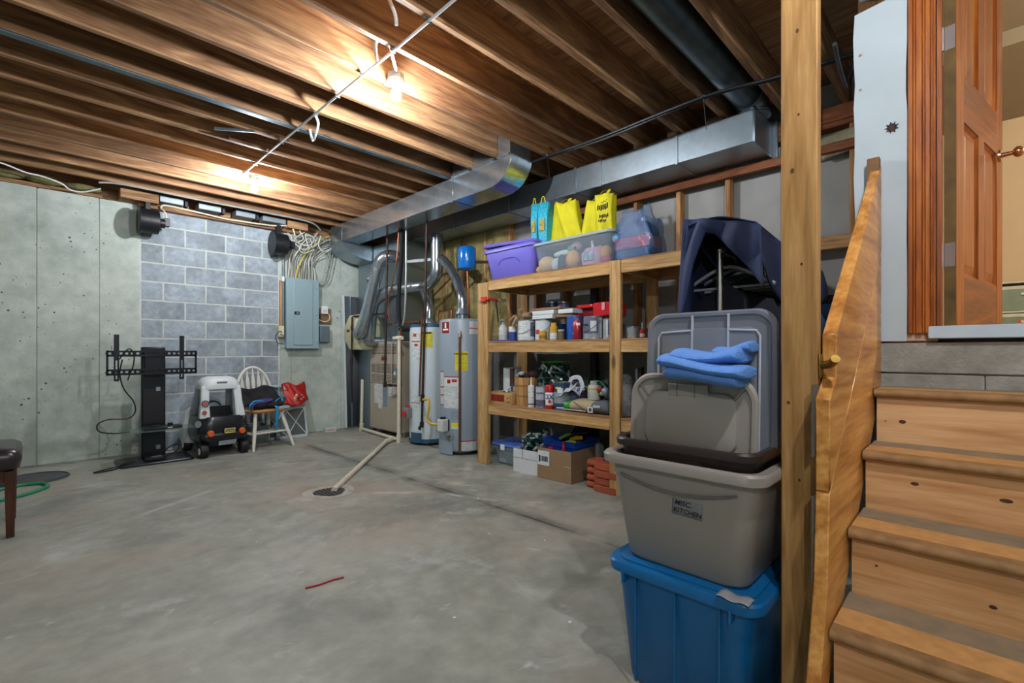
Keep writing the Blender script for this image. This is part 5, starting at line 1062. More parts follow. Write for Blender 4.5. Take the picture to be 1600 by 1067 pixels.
# yellow tote bags stuffed behind the clear tote
M_YB = pm('bag_yellow', '#c6bf12', .75, var=.1, scale=9, bump=.12)
def tote(label, Y0, Y1, X, zb, zt_, lean, marks=False, skew=0, droop=.02):
    t = thing('shopping_bag', label, 'bag', loc=(X, (Y0+Y1)/2, zb), group='yellow shopping bags')
    w = (Y0-Y1)/2; h = zt_-zb
    def fr(u, v): return (lean*v*h-.045*math.sin(math.pi*u)*(1-.6*v)+.012*math.sin(9*u+5*v), w-2*w*u+skew*v*h, h*v*(1-droop*math.sin(math.pi*u))+(.03*math.sin(3*u+1) if v == 1 else 0)*.3)
    def bk(u, v): return (lean*v*h+.05+.03*math.sin(math.pi*u)*(1-v), w-2*w*u+skew*v*h, h*v*(.96-droop*math.sin(math.pi*u)))
    ob('front_panel', MB().grid(fr, 12, 12), M_YB, t, thick=.004, smooth=60); ob('back_panel', MB().grid(bk, 10, 8), M_YB, t, thick=.004, smooth=60)
    for u in (0, 1):
        ob('gusset', MB().grid(lambda s_, v: tuple(Vector(fr(u,v)).lerp(Vector(bk(u,v)), s_)-Vector((0, (.02 if u == 0 else -.02)*math.sin(math.pi*s_), 0))), 4, 10), M_YB, t, thick=.003, smooth=60)
    h0 = Vector(fr(.25,1)); h1 = Vector(fr(.75,1)); md_ = (h0+h1)/2+Vector((.05,-.02,.025))
    ob('handle', MB().tube(spline([h0, h0.lerp(md_,.6)+Vector((0,.01,.02)), md_, h1.lerp(md_,.6)+Vector((0,-.01,.02)), h1],5), .014, n=6, rz=.003), M_YB, t)
    if marks:
        for (u0, u1, v0, v1) in [(.22,.85,.60,.74),(.35,.8,.80,.815),(.38,.85,.38,.47),(.38,.72,.27,.34)]:
            n_ = 7
            for k in range(n_):
                ua = u0+(u1-u0)*k/n_; ub = ua+(u1-u0)/n_*.72
                a_ = [Vector(fr(ua,v0+.03*math.sin(k*2.2)))-Vector((.004,0,0)), Vector(fr(ub,v0))-Vector((.004,0,0)), Vector(fr(ub,v1))-Vector((.004,0,0)), Vector(fr(ua,v1-.03*math.sin(k*1.7)))-Vector((.004,0,0))]
                ob('print_mark', MB().add(a_, [(0,1,2,3)]), M_INK, t, thick=.001)
    return t
zb = Z1+.0135+.263
ob('lid', MB().rrloft([(0,0,.468,L_+.008,.2555,.05),(0,0,.468,L_+.008,.2575,.05),(0,0,.44,L_-.02,.2625,.05)], seg=6), M_CLEARR, cb)
tote('yellow shopping bag slumped left on the clear tote, next to turquoise bags', sy(853,3.30), sy(882,3.30), 3.32, zb, sz(870,317,3.30), .03, skew=-.22, droop=.12)
tote('tall yellow shopping bag leaning left, second from the turquoise bags', sy(877,3.24), sy(907,3.24), 3.27, zb, sz(888,310,3.24), -.02, skew=.20, droop=.10)
tote('yellow shopping bag leaning right, third from the turquoise bags', sy(900,3.24), sy(927,3.24), 3.27, zb, sz(922,312,3.24), -.02, skew=-.35, droop=.08)
tote('yellow shopping bag printed in black at the tote end', sy(928,3.20), sy(955,3.20), 3.22, zb, sz(945,303,3.20), -.05, True, skew=-.05)
M_DOT = pm('bag_turquoise', '#2fa3bd', .6, var=.35, scale=60)
for k, (a, b_, tp, lab_) in enumerate([(834,843,322,'narrow turquoise speckled gift bag next to the purple tote'), (845,859,320,'wider turquoise speckled gift bag touching the yellow bags')]):
    X = 3.26; t = thing('gift_bag', lab_, 'bag', loc=(X, (sy(a,X)+sy(b_,X))/2, Z1+.277), group='turquoise gift bags'); w = (sy(a,X)-sy(b_,X))/2; h = sz(a,tp,X)-Z1-.277
    ob('bag_body', MB().loft([[(-.03,-w*.8,0),(.03,-w*.8,0),(.03,w*.8,0),(-.03,w*.8,0)], [(-.04,-w,h*.6),(.04,-w,h*.6),(.04,w,h*.6),(-.04,w,h*.6)], [(-.03,-w*1.05,h),(.035,-w*1.05,h*.98),(.035,w*1.05,h*.98),(-.03,w*1.05,h*1.02)]], cap1=False), M_DOT, t, thick=.002)
    ob('bag_print', MB().box(-.047,-.041,-w*.5,w*.5,h*.35,h*.62), pm('bag_gold','#9a8a35',.6,var=.4,scale=40), t); ob('handle', MB().tube(spline([(-.03,w*.5,h),(-.03,w*.2,h+.05),(-.03,-w*.2,h+.05),(-.03,-w*.5,h)],4), .004, n=6), M_YB, t)
# blue film bag with a red carton inside
bgx = thing('plastic_bag', 'translucent blue plastic bag holding a red carton on the top shelf', 'bag', loc=(3.28, (sy(952,3.15)+sy(1020,3.15))/2, Z1+.0135))
w = (sy(952,3.15)-sy(1020,3.15))/2
M_FILM = pm('blue_film', '#3f6f9f', .10, var=.3, scale=12, bump=.7, alpha=.30, spec=.9)
def film(u, v):
    a = 2*math.pi*u; h = .36
    rx = (.13+.015*math.sin(5*a))*(1-.25*v**3)+.012*math.sin(11*a+14*v); ry = w*(1.0-.22*v**2)+.014*math.sin(7*a+11*v)
    sg = lambda t: math.copysign(abs(t)**.55, t)
    return (rx*sg(math.cos(a)), ry*sg(math.sin(a)), h*v+(.045*math.sin(2*a+.6)+.02*math.sin(5*a))*v**4)
ob('film', MB().grid(film, 40, 16), M_FILM, bgx, thick=.002, smooth=70)
ob('red_carton', MB().box(-.108, .09, -w*.80, w*.80, .095, .185), pm('carton_red', '#b01f3f', .35, coat=.4), bgx, bevel=.004); ob('carton_stripe', MB().box(-.1095,-.108,-w*.1,w*.7,.11,.125), pm('stripe_pink','#b0506a',.4), bgx)
ob('blue_bundle', MB().rrloft([(-.01,0,.19,w*1.75,.004,.03),(-.01,0,.20,w*1.8,.05,.03),(-.01,0,.19,w*1.7,.09,.03)], seg=4), pm('bundle_navy', '#20395f', .5, var=.4, scale=14), bgx)
ob('blue_bundle', MB().rrloft([(.0,0,.18,w*1.6,.19,.04),(.0,0.01,.17,w*1.5,.25,.04),(.0,0.02,.12,w*1.1,.30,.04)], seg=4), pm('bundle_blue', '#2a4d7c', .5, var=.4, scale=14), bgx)
ob('film_knot', MB().ball((-.09, w*.8, .20), .025, .035, .04, 10, 8), pm('film_light','#6fa9cf',.3), bgx)

# ---------------------------------------------------------------- cans, bottles and boxes
M_TIN = pm('tin_rim', '#a9adb0', .3, .85)
def paint_can(label, px0, px1, pyt, pyb, X, Z, body, bands=(), txt=None, rot=0.0, handle=True, group='paint cans', drip=None, tr_=None):
    y0, y1 = sy(px0, X), sy(px1, X); f = None
    R = (y0-y1)/2*.80; h = sz((px0+px1)/2, pyt, X)-sz((px0+px1)/2, pyb, X)
    c = (X+R*.6, (y0+y1)/2, Z+.0135); t = thing('paint_can', label, 'paint can', loc=c, group=group)
    ob('can_body', MB().lathe([(R,.004),(R,h-.004)], n=28), body, t)
    ob('bottom_rim', MB().lathe([(R+.002,0),(R+.003,.003),(R+.002,.007)], n=28), M_TIN, t)
    ob('lid', MB().lathe([(R+.003,h-.006),(R+.003,h),(R-.008,h+.001),(R-.012,h-.004),(.0,h-.003)], n=28), M_TIN, t)
    face = math.atan2(-c[1], -c[0])
    for (z0, z1, mt, a0, a1) in bands:
        ob('label_band', patch((0,0), R, face+a0, face+a1, h*z0, h*z1, 10), mt, t)
    if handle:
        e = face+.9+rot; o_ = face-1.2+rot
        pe = Vector((R*math.cos(e), R*math.sin(e), h*.78)); pts = []
        for k in range(9):
            q = e+(o_-e)*k/8; pts.append(((R+.006)*math.cos(q), (R+.006)*math.sin(q), h*(.78-.45*math.sin(math.pi*k/8*.6))))
        ob('bail', MB().tube(pts, .0022, n=5), M_GALV, t); ob('bail_ear', MB().cyl(pe*1.0, (pe.x*1.10, pe.y*1.10, pe.z), .011, n=10), M_TIN, t)
    if txt:
        for (s, sz_, zz, da) in txt:
            a = face+da; text('can_lettering', s, sz_, M_INK, t, face_m((R+.0025)*math.cos(a), (R+.0025)*math.sin(a), h*zz, a), bold=.0006)
    if drip:
        ob('paint_drip', patch((0,0), R, face-.25, face+.25, h*.45, h*.98, 6, .003), drip, t); ob('paint_drip', patch((0,0), R, face-.10, face+.08, h*.02, h*.5, 4, .003), drip, t)
    return t, R, h
M_CANW = pm('can_white', '#bfc7ca', .4, var=.05); M_CANG = pm('can_grey', '#8e959c', .4, var=.2, scale=9); M_CANV = pm('can_violet', '#5d6077', .35, var=.25, scale=11); M_CANN = pm('can_navy', '#27405f', .4, var=.1)
X = 3.10
paint_can('white paint can under a brown glove on middle shelf', 805, 831, 500, 532, X, Z2, M_CANW, [(.05,.95,M_FINE,-1.2,.1),(.2,.9,M_CANV,.35,1.2)])
gv_ = thing('work_glove', 'crumpled tan work glove draped over a paint can on middle shelf', 'glove', loc=(X+.05, sy(816,X), Z2+.0135+.195))
M_GLV = pm('glove_tan', '#8a745c', .9, var=.2, bump=.4)
ob('palm', MB().ball((0,-.01,.03), .05, .06, .035, 14, 8), M_GLV, gv_, smooth=60)
for k, (p, q, r_) in enumerate([((-.05,.05,.02),(-.07,.10,-.06),.018),((-.05,.07,.03),(-.06,.14,-.01),.016),((-.03,.04,.04),(-.05,.03,.085),.016),((0,-.05,.04),(-.02,-.10,.06),.017),((-.04,-.03,.02),(-.06,-.08,.015),.016)]):
    ob('finger', MB().tube([p, Vector(p).lerp(Vector(q),.5)+Vector((0,0,.012)), q], [r_*1.1, r_, r_*.8], n=8), M_GLV, gv_, smooth=60)
paint_can('white paint can with a red corner under flat boxes', 832, 857, 499, 531, X+.02, Z2, M_CANW, [(.05,.32,M_CANW,-1.2,1.2),(.30,.52,M_REDI,-1.2,-.5)])
paint_can('grey violet paint can below the red toolbox', 907, 937, 493, 528.5, X, Z2, M_CANG, [(.25,.95,M_CANV,-1.2,.55),(.35,.8,M_CANW,-.3,.35),(.05,.95,M_FINE,.75,1.3)], [('ULTRA', .026, .62, -.95)], rot=-.2)
paint_can('grey violet paint can half hidden by the second shelving post', 938, 962, 497, 528.5, X+.03, Z2, M_CANG, [(.2,.9,M_CANV,-.5,1.2),(.1,.95,M_CANW,-.55,-.35)], handle=False)
paint_can('small grey paint can right of the second shelving post', 974, 997, 508, 526.5, X+.03, Z2, pm('can_pale', '#8f9290', .45), [(.5,.9,pm('can_sky','#7da9bb',.4),-1.2,-.6)], handle=False)
paint_can('white tin with a long brown paint drip on the lower shelf', 782, 807, 575, 627, 3.34, Z3, M_CANW, [], drip=pm('drip_brown', '#4b2a22', .4))
paint_can('pale grey paint can behind the caulk tube and red spray can', 834, 851, 600, 634, X+.01, Z3, M_CANG, [(.3,.98,pm('can_ice','#a3abb5',.4),-1.3,1.3),(.08,.38,M_CANV,-1.3,1.3)], [('ULTRA', .022, .68, -.2)], handle=False)
paint_can('navy and grey paint can under a white plastic bag', 861, 886, 596, 640, X, Z3, M_CANN, [(.25,.65,M_CANG,-1.3,1.3),(.62,.8,M_WPAPER,-.6,.1),(.76,.83,M_YLAB,-.9,-.1),(.08,.12,M_WINK,-.7,.2)], handle=False)
def small(label, cat, px0, px1, pyt, pyb, X, Z, prof, mats, name, group=None):
    """turned container: prof list of (part, [(r,z)...] in units of radius / height, material)"""
    y0, y1 = sy(px0,X), sy(px1,X); R = (y0-y1)/2*.82; h = sz((px0+px1)/2,pyt,X)-sz((px0+px1)/2,pyb,X)
    t = thing(name, label, cat, loc=(X+R*.6, (y0+y1)/2, Z+.0135), group=group)
    for nm, pf, mt in prof: ob(nm, MB().lathe([(r*R, z*h) for r, z in pf], n=18), mt, t)
    return t, R, h
bodyp = lambda a, b: [(.92,a),(1,a+.02),(1,b-.02),(.92,b)]
YEL = pm('tin_yellow', '#c29a2c', .4, var=.1); BLU = pm('blue_tin', '#24478f', .4)
small('white pump bottle at the left end of the middle shelf', 'bottle', 777.5, 789, 497, 531, 3.12, Z2, [('bottle_body', [(.9,0),(1,.02),(1,.62),(.7,.72),(.4,.78)], pm('bottle_white','#a9b0ae',.35,var=.2,scale=30)), ('label', [(1.02,.18),(1.02,.5)], printed('bw_print','#b9bfc0','#3c4046',50,70,.6)), ('pump', [(.35,.78),(.35,.88),(.15,.88),(.15,.95),(.7,.95),(.7,1.0)], pm('pump_grey','#8b9297',.4))], None, 'pump_bottle')
small('small navy tin with a white lid by the glove', 'tin', 793, 804, 508, 531, 3.16, Z2, [('tin_body', bodyp(0,.62), BLU), ('tin_lid', bodyp(.62,1), M_WHITEP)], None, 'spray_tin')
small('small yellow stain tin in front of the white cans', 'tin', 840, 851.5, 517, 531, 3.085, Z2, [('tin_body', bodyp(0,.9), YEL), ('label', [(1.015,.18),(1.015,.55)], pm('label_brown','#8a6420',.5)), ('tin_lid', [(.95,.9),(1.02,.93),(1.02,1),(.3,.98)], YEL)], None, 'stain_tin')
small('tall yellow tin beside the small brown jar', 'tin', 857, 869, 505, 532, 3.09, Z2, [('tin_body', bodyp(0,.75), YEL), ('label', [(1.015,.05),(1.015,.42)], M_FINE), ('tin_lid', [(.9,.75),(.9,.8),(.7,.82),(.7,1.0)], YEL)], None, 'stain_tin')
small('little brown jar with a pale lid on the middle shelf', 'jar', 870, 880, 516, 532, 3.09, Z2, [('jar_body', bodyp(0,.85), pm('jar_brown','#6a5a3c',.3)), ('jar_lid', bodyp(.85,1), pm('lid_pale','#b9c0b3',.4))], None, 'jar')
t, R, h = small('tall blue lacquer tin left of the red spray can', 'tin', 881, 906, 493, 530, 3.14, Z2, [('tin_body', bodyp(0,1), pm('tin_cobalt','#2350a0',.35)), ('tin_lid', [(.95,.97),(1.02,.985),(1.02,1.0),(.4,.995)], M_TIN)], None, 'lacquer_tin')
ob('label_flash', patch((0,0),R,-2.75,-2.35,h*.1,h*.9), printed('flash_print','#2350a0','#c9ced8',40,30,.6), t); ob('label_flash', patch((0,0),R,-2.3,-2.0,h*.1,h*.6,off=.002), pm('flash_red','#a32230',.4), t)
t, R, h = small('red metallic spray can in front of the blue tin', 'spray can', 893, 906, 496, 530, 3.075, Z2, [('can_body', bodyp(0,.84), pm('spray_red','#a3303e',.25,.4)), ('can_cap', [(.75,.84),(.75,.95),(.4,.96),(.4,1)], pm('spray_cap','#8c5560',.3,.4))], None, 'spray_can')
ob('oval_label', patch((0,0),R,-2.75,-1.75,h*.64,h*.76), M_WINK, t)
small('red and black glue bottle at the right of the middle shelf', 'bottle', 998, 1007.5, 502, 526.5, 3.12, Z2, [('bottle_body', [(.9,0),(1,.03),(1,.5),(.5,.6)], pm('glue_red','#8e2326',.4)), ('label', [(1.02,.08),(1.02,.3)], pm('label_light','#a9a39d',.5)), ('nozzle', [(.45,.58),(.45,1.0)], pm('nozzle_blue','#6f7f96',.4))], None, 'glue_bottle')
small('dark green tin at the far right end of middle shelf', 'tin', 1008, 1019, 511, 526, 3.18, Z2, [('tin_body', bodyp(0,1), pm('tin_green','#38463f',.4))], None, 'tin')
small('blue plastic pail behind the yellow tin', 'pail', 856, 884, 499, 525, 3.34, Z2, [('pail_body', [(.85,0),(1,1),(.94,1),(.8,.05)], pm('pail_blue','#1f4696',.4))], None, 'pail')
small('navy tin standing on the flat boxes', 'tin', 848, 868, 471, 485, 3.36, sz(858,486,3.36)-.0135, [('tin_body', bodyp(0,.95), pm('tin_navy','#1d2c4c',.35)), ('tin_lid', [(1.02,.94),(1.02,1.0),(.3,.99)], M_TIN)], None, 'tin')
small('navy and silver tin beside it on the flat boxes', 'tin', 868, 886, 471, 486, 3.34, sz(876,487,3.34)-.0135, [('tin_body', bodyp(0,.95), pm('tin_indigo','#2b2850',.35)), ('label', [(1.02,.2),(1.02,.8)], pm('label_lilac','#4b4670',.4)), ('tin_lid', [(1.02,.94),(1.02,1.0),(.3,.99)], M_TIN)], None, 'tin')
# flat boxes
def fbox(label, px0, px1, pyt, pyb, X, depth, mat, rot=0, name='flat_box', group='flat boxes on middle shelf'):
    y0, y1 = sy(px0,X), sy(px1,X); z0 = sz(px0,pyb,X); z1 = sz(px0,pyt,X); L_ = y0-y1; h = z1-z0
    t = thing(name, label, 'box', loc=(X+depth/2, (y0+y1)/2, z0), rz=rot, group=group)
    ob('carton_base', MB().box(-depth/2, depth/2, -L_/2, L_/2, 0, h*.97), mat, t, bevel=.002, seg=1); ob('carton_lid', MB().box(-depth/2-.002, depth/2+.002, -L_/2-.002, L_/2+.002, h*.35, h), mat, t, bevel=.002, seg=1)
    return t
M_CARD = pm('cardboard', '#8a6e52', .85, var=.08)
fbox('lower white flat box on the paint can', 832, 863, 493, 499, 3.11, .16, M_WPAPER); fbox('upper white flat box on the paint can', 832, 864, 486.5, 492.5, 3.11, .16, M_WPAPER, .04)
fbox('brown flat box on top of the white ones', 831, 876, 482.5, 486, 3.14, .22, M_CARD, -.03); fbox('white flat box projecting right over the brown boxes', 872, 896, 483.5, 490, 3.12, .14, M_WPAPER, -.06); fbox('brown flat box under the projecting white one', 865, 893, 491, 496, 3.14, .2, M_CARD, .03)
t = thing('toolbox', 'red plastic toolbox lying on cans by second shelving post', 'toolbox', loc=(3.27, (sy(900,3.2)+sy(962,3.2))/2, sz(925,495,3.2))); w = (sy(900,3.2)-sy(962,3.2))/2; M_TB = pm('toolbox_red', '#b01620', .3, coat=.3)
ob('case', MB().box(-.07,.10,-w,w*.15,0,.115), M_TB, t, bevel=.014); ob('handle_arm', MB().box(-.07,.06,w-.03,w,0,.10), M_TB, t, bevel=.008); ob('handle_grip', MB().box(-.07,.0,w*.15,w,.075,.105), M_TB, t, bevel=.008); ob('recess', MB().box(-.03,.08,w*.15,w-.03,0,.07), pm('recess_red','#6d1016',.4), t, bevel=.004); ob('clasp', MB().box(-.078,-.07,-w*.5,-w*.35,.05,.11), pm('clasp_pink','#c98d92',.3), t)
ob('lid_sheet', MB().box(-.15,.15,-.13,.13,0,.012), pm('sheet_purple','#4b4a80',.5), label='flat purple plastic sheet under the bottles on the middle shelf', cat='sheet', bevel=.004, loc=(3.22, sy(783,3.09), Z2+.0128))
# things of the shelf below
t = thing('printed_packet', 'tan printed packet with a red panel at the lower shelf end', 'packet', loc=(3.20, (sy(760,3.10)+sy(799,3.10))/2, Z3+.0135)); w = (sy(760,3.10)-sy(799,3.10))/2
pk = MB(); pk.rrloft([(0,0,.20,2*w,0,.012),(0,0,.205,2.05*w,.05,.012),(0,0,.19,1.95*w,.105,.012)], seg=3); ob('packet_body', pk, pm('packet_tan','#b08d58',.6,var=.1), t); ob('red_panel', MB().box(-.106,-.102,-w*.45,w*.55,.025,.085), M_DKRED, t); ob('side_print', MB().box(-.106,-.102,-w*.95,-w*.6,.02,.085), printed('brown_print','#b08d58','#5c4228',50,60,.5), t); ob('torn_paper', MB().grid(lambda u,v: (-.05+.1*u,-.06+.12*v,.108+.012*math.sin(5*u+4*v)), 5, 5), M_WPAPER, t, thick=.002)
bk_ = thing('wooden_planter', 'light slatted wooden planter with wire hoops on lower shelf', 'planter', loc=(3.20, sy(817,3.16), Z3+.0135)); n_ = 12; hP = sz(815,590,3.12)-sz(815,634,3.12)
for k in range(n_):
    a0 = 2*math.pi*(k+.04)/n_; a1 = 2*math.pi*(k+.96)/n_
    ob('slat', MB().loft([[(r*math.cos(a), r*math.sin(a), z) for r, a in ((q,a0),(q,a1),(q-.008,a1),(q-.008,a0))] for q, z in ((.085,0),(.108,hP))]), pm('slat_wood','#b1854f',.6,var=.12,rnd=.12), bk_, smooth=0)
for z in (.09, .72*hP): ob('wire_hoop', MB().tube([((.0875+.023*z/hP)*math.cos(a),(.0875+.023*z/hP)*math.sin(a),z) for a in [2*math.pi*k/24 for k in range(24)]], .0025, n=5, closed=True), M_GALV, bk_)
ob('planter_floor', MB().lathe([(.078,.004),(.078,.012)], n=16), M_CARD, bk_)
for k, (x, y, z, r_, mt) in enumerate([(0,.0,hP+.0,.05,'#3a1d22'),(-.03,-.05,hP+.01,.035,'#2c1a1d'),(-.05,.03,hP+.03,.022,'#9aa39b'),(-.055,.0,hP+.035,.028,'#a9b3a8'),(-.05,.05,hP+.01,.018,'#9aa39b'),(.02,-.07,hP+.02,.05,'#351c20')]):
    ob('dried_flower', MB().ball((x,y,z), r_, r_, r_*.8, 10, 7), pm('flower_'+mt[1:], mt, .9, var=.3, scale=60, bump=.8), bk_, smooth=60)
t, R, h = small('white caulk tube with a pointed nozzle before the planter', 'caulk tube', 823.5, 832.5, 587, 634.5, 3.075, Z3, [('tube_body', [(.95,0),(1,.01),(1,.71),(.5,.73)], M_WHITEP), ('nozzle', [(.38,.73),(.30,.76),(.12,1.0)], M_WHITEP), ('band', [(1.02,.50),(1.02,.515)], M_INK), ('band', [(1.02,.10),(1.02,.13)], M_INK)], None, 'caulk_tube')
ob('tube_print', patch((0,0),R,-2.9,-1.6,h*.18,h*.68), printed('tube_fine','#d3d8d9','#8d98a0',40,40,.45), t)
t, R, h = small('red capped spray paint can on the lower shelf', 'spray can', 850, 862.5, 598, 636.5, 3.07, Z3, [('can_body', bodyp(0,.70), M_WHITEP), ('can_cap', [(.98,.70),(.98,.97),(.85,1.0)], pm('cap_red','#b01212',.35)), ('base_band', [(1.015,.02),(1.015,.17)], pm('band_red','#a01c20',.4)), ('gold_band', [(1.015,.17),(1.015,.20)], YEL)], None, 'spray_can')
a_ = math.atan2(-t.location.y, -t.location.x); text('can_lettering', '2X', .055, M_NAVYI, t, face_m((R+.004)*math.cos(a_),(R+.004)*math.sin(a_),h*.52,a_), bold=.001); ob('rose_mark', MB().cyl(((R-.002)*math.cos(a_),(R-.002)*math.sin(a_),h*.33),((R+.003)*math.cos(a_),(R+.003)*math.sin(a_),h*.33),.014,n=8), M_REDI, t)
# coil of foil-wrapped string lights on a green spool
def garland(label, loc, wx, wy, h, n_, seed, mats, name='light_string_pile'):
    t = thing(name, label, 'string lights', loc=loc); rg = random.Random(seed)
    pts = []
    for k in range(46):
        a = k*1.35; q = math.sqrt(1-(k/46)*.55)
        pts.append((wx*q*math.cos(a)*rg.uniform(.55,1), wy*q*math.sin(a)*rg.uniform(.55,1), .012+h*k/46))
    ob('wire', MB().tube(spline(pts,3), .006, n=5), mats[0], t)
    for k in range(n_):
        a = rg.uniform(0,6.283); v = rg.uniform(.06,1); q = math.sqrt(max(.05,1-(v*.8)**2))*rg.uniform(.9,1.02)
        p = Vector((wx*q*math.cos(a), wy*q*math.sin(a), h*v)); d = Vector((rg.uniform(-1,1),rg.uniform(-1,1),rg.uniform(-.6,1))).normalized()
        ob('bulb', MB().cyl(p, p+d*.036, .013, .008, n=7).cyl(p-d*.014, p, .009, n=6), mats[1+k % (len(mats)-1)], t)
    return t
M_LGR = pm('wire_green', '#123c33', .5); M_LCL = pm('bulb_clear', '#a3b3b0', .12, .35); M_LTE = pm('bulb_teal', '#3e6660', .2, .2); M_LDK = pm('bulb_dark', '#17342f', .3)
garland('heap of clear string lights under a green spool disc on the lower shelf', (3.34, sy(868,3.34), Z3+.0145), .14, .19, .37, 170, 3, [M_LGR, M_LCL, M_LTE, M_LCL, M_LDK])
sp2 = thing('spool_disc', 'bright green round spool end lying on the string lights', 'spool', loc=(3.33, sy(868,3.33), Z3+.405)); ob('disc', MB().lathe([(.02,0),(.125,.0),(.13,.006),(.125,.012),(.02,.014)], n=32), pm('spool_green','#1f9a2f',.3), sp2); ob('axle', MB().cyl((0,0,-.05),(0,0,0),.05,n=16), M_LDK, sp2)
# white plastic bag over the navy can
pb_ = thing('carrier_bag', 'crinkled white carrier bag spilling over the navy paint can', 'bag', loc=(3.22, sy(892,3.2), Z3+.0135))
M_WB = pm('bag_white','#a9b2b8',.35,var=.1,bump=.6)
ob('bag_body', MB().grid(lambda u,v: (-.10+.2*v+.012*math.sin(17*u+6*v), .10-.26*u, .165+.05*math.sin(math.pi*v)+.018*math.sin(12*u+9*v)-.05*max(0,u-.6)), 16, 10), M_WB, pb_, thick=.003, smooth=60)
ob('bag_support', MB().box(-.06,.12,-.12,.06,0,.155), pm('box_dim','#3d4a5c',.6), pb_); ob('bag_handle', MB().tube(spline([(-.05,.0,.18),(-.04,-.02,.26),(-.03,-.09,.275),(-.04,-.13,.22),(-.06,-.15,.17)],5), .018, n=8, rz=.004), M_WB, pb_); ob('dark_pouch', MB().ball((.0,-.06,.215),.03,.05,.035,10,8), pm('pouch_dark','#3b3536',.5), pb_)
ob('bag_tail', MB().grid(lambda u,v: (-.16+.03*v+.01*math.sin(9*u), .06-.20*u, .10+.10*u+.03*v+.008*math.sin(15*u)), 12, 3), M_WB, pb_, thick=.003, smooth=60)
t, R, h = small('white plastic jar standing on the grout bag', 'jar', 914.5, 934.5, 590.5, 620, 3.16, Z3-.0135+.115, [('jar_body', [(.95,0),(1,.02),(1,.62),(.85,.75),(.55,.80)], pm('jar_white','#a9aca3',.45)), ('jar_cap', [(.55,.78),(.57,.82),(.57,1.0),(.5,1.0)], pm('cap_grey','#9ca5a0',.4)), ('label_strip', [(1.015,.56),(1.015,.63)], YEL)], None, 'white_jar')
gb = thing('grout_bag', 'paper grout sack with green left end and grey right end', 'sack', loc=(3.16, (sy(883,3.12)+sy(953,3.12))/2, Z3+.0135)); w = (sy(883,3.12)-sy(953,3.12))/2
def sackp(y0, y1, mt, nm='sack_paper'):
    m_ = MB(); rings = []
    for k in range(6):
        y = y0+(y1-y0)*k/5; e = 1-.25*(abs(y)/w)**6; b_ = .105*e+.006*math.sin(30*y)
        rings.append([(-.085*e*math.cos(q)*1.0, y, b_/2+b_/2*math.sin(q)*1.0) for q in [2*math.pi*j/14 for j in range(14)]])
    m_.loft(rings); return ob(nm, m_, mt, gb, smooth=60)
sackp(w, w*.62, pm('sack_green','#2f8f2e',.6,var=.1)); sackp(w*.62, -w*.32, pm('sack_tan','#a39678',.65,var=.12)); sackp(-w*.32, -w, pm('sack_grey','#565c61',.65,var=.12))
text('sack_lettering', 'GRAY', .026, M_WINK, gb, face_m(-.088, -w*.58, .062, math.pi), bold=.0006); text('sack_lettering', '5 lb', .024, M_WINK, gb, face_m(-.084, w*.84, .065, math.pi))
for k in range(14): ob('stitch', MB().box(-.072,-.066, w*.95-k*w*.075-.004, w*.95-k*w*.075+.004, .012, .02), M_WINK, gb)
bc_ = MB().box(-.0885,-.086,-w*.42,-w*.2,.012,.055); ob('barcode_panel', bc_, M_WPAPER, gb); barcode(gb, -.0892, -w*.38, -w*.24, .02, .047)
ob('sack_stripe', MB().tube([(-.0865,w*.45,.085),(-.0885,w*.2,.06),(-.088,-w*.05,.03)], .003, n=5), pm('stripe_olive','#4c4a2e',.6), gb)
gr = thing('green_wire_loops', 'loops of bright green wire over the white jar', 'wire', loc=(3.24, sy(930,3.2), Z3+.14)); M_GW = pm('wire_bright','#1d7f55',.4)
for k, pts in enumerate([[(-.03,.14,.0),(-.03,.08,.08),(-.02,.0,.125),(0,-.07,.09),(.02,-.09,.03)], [(-.06,.03,.05),(-.06,-.01,.02),(-.05,-.07,.03),(-.03,-.1,.07)], [(.0,.05,.06),(.0,.0,.10),(.0,-.05,.09),(.02,-.1,.0)]]): ob('wire_loop', MB().tube(spline(pts,6), .005, n=6), M_GW, gr)
ob('loop_base', MB().ball((.05,0,-.03),.06,.10,.05,10,7), pm('tangle_dark','#3d4a4a',.7,var=.5,scale=40,bump=.8), gr)
for k, (px_, c, lab_, s_) in enumerate([(905,'#4a4f7d','small blue ornament among the lights near the jar',.022),(909,'#9a3340','small red ornament among the lights near the jar',.016),(938,'#8f2f35','red ornament just left of second shelving post',.024),(941,'#b9a53a','yellow ornament beside the jar foot',.02),(946,'#7d8a9c','silver foil ornament against second shelving post',.035)]):
    X = 3.17; zz = sz(px_, [610,612,608,615,612][k], X); t = thing('ornament', lab_, 'ornament', loc=(X, sy(px_,X), zz-s_), group='ornaments on the lower shelf'); ob('ornament_ball', MB().ball((0,0,s_),s_,n=12,m=8), pm('orn_'+c[1:], c, .25, .3), t); ob('ornament_cap', MB().cyl((0,0,2*s_-.002),(0,0,2*s_+.006),s_*.3,n=8), M_GALV, t)
ob('ornament_tray', MB().rrloft([(0,0,.2,.5,0,.03),(0,0,.22,.52,.03,.03),(0,0,.21,.50,.032,.03),(0,0,.19,.47,.006,.03)], seg=3), pm('tray_clear','#7d8588',.3), label='low grey tray holding ornaments behind the grout sack', cat='tray', loc=(3.42, sy(922,3.42), Z3+.0135))
cs_ = thing('film_bundle', 'crumpled grey plastic film bundle right of the second shelving post', 'film', loc=(3.16, sy(978,3.16), Z3+.0135))
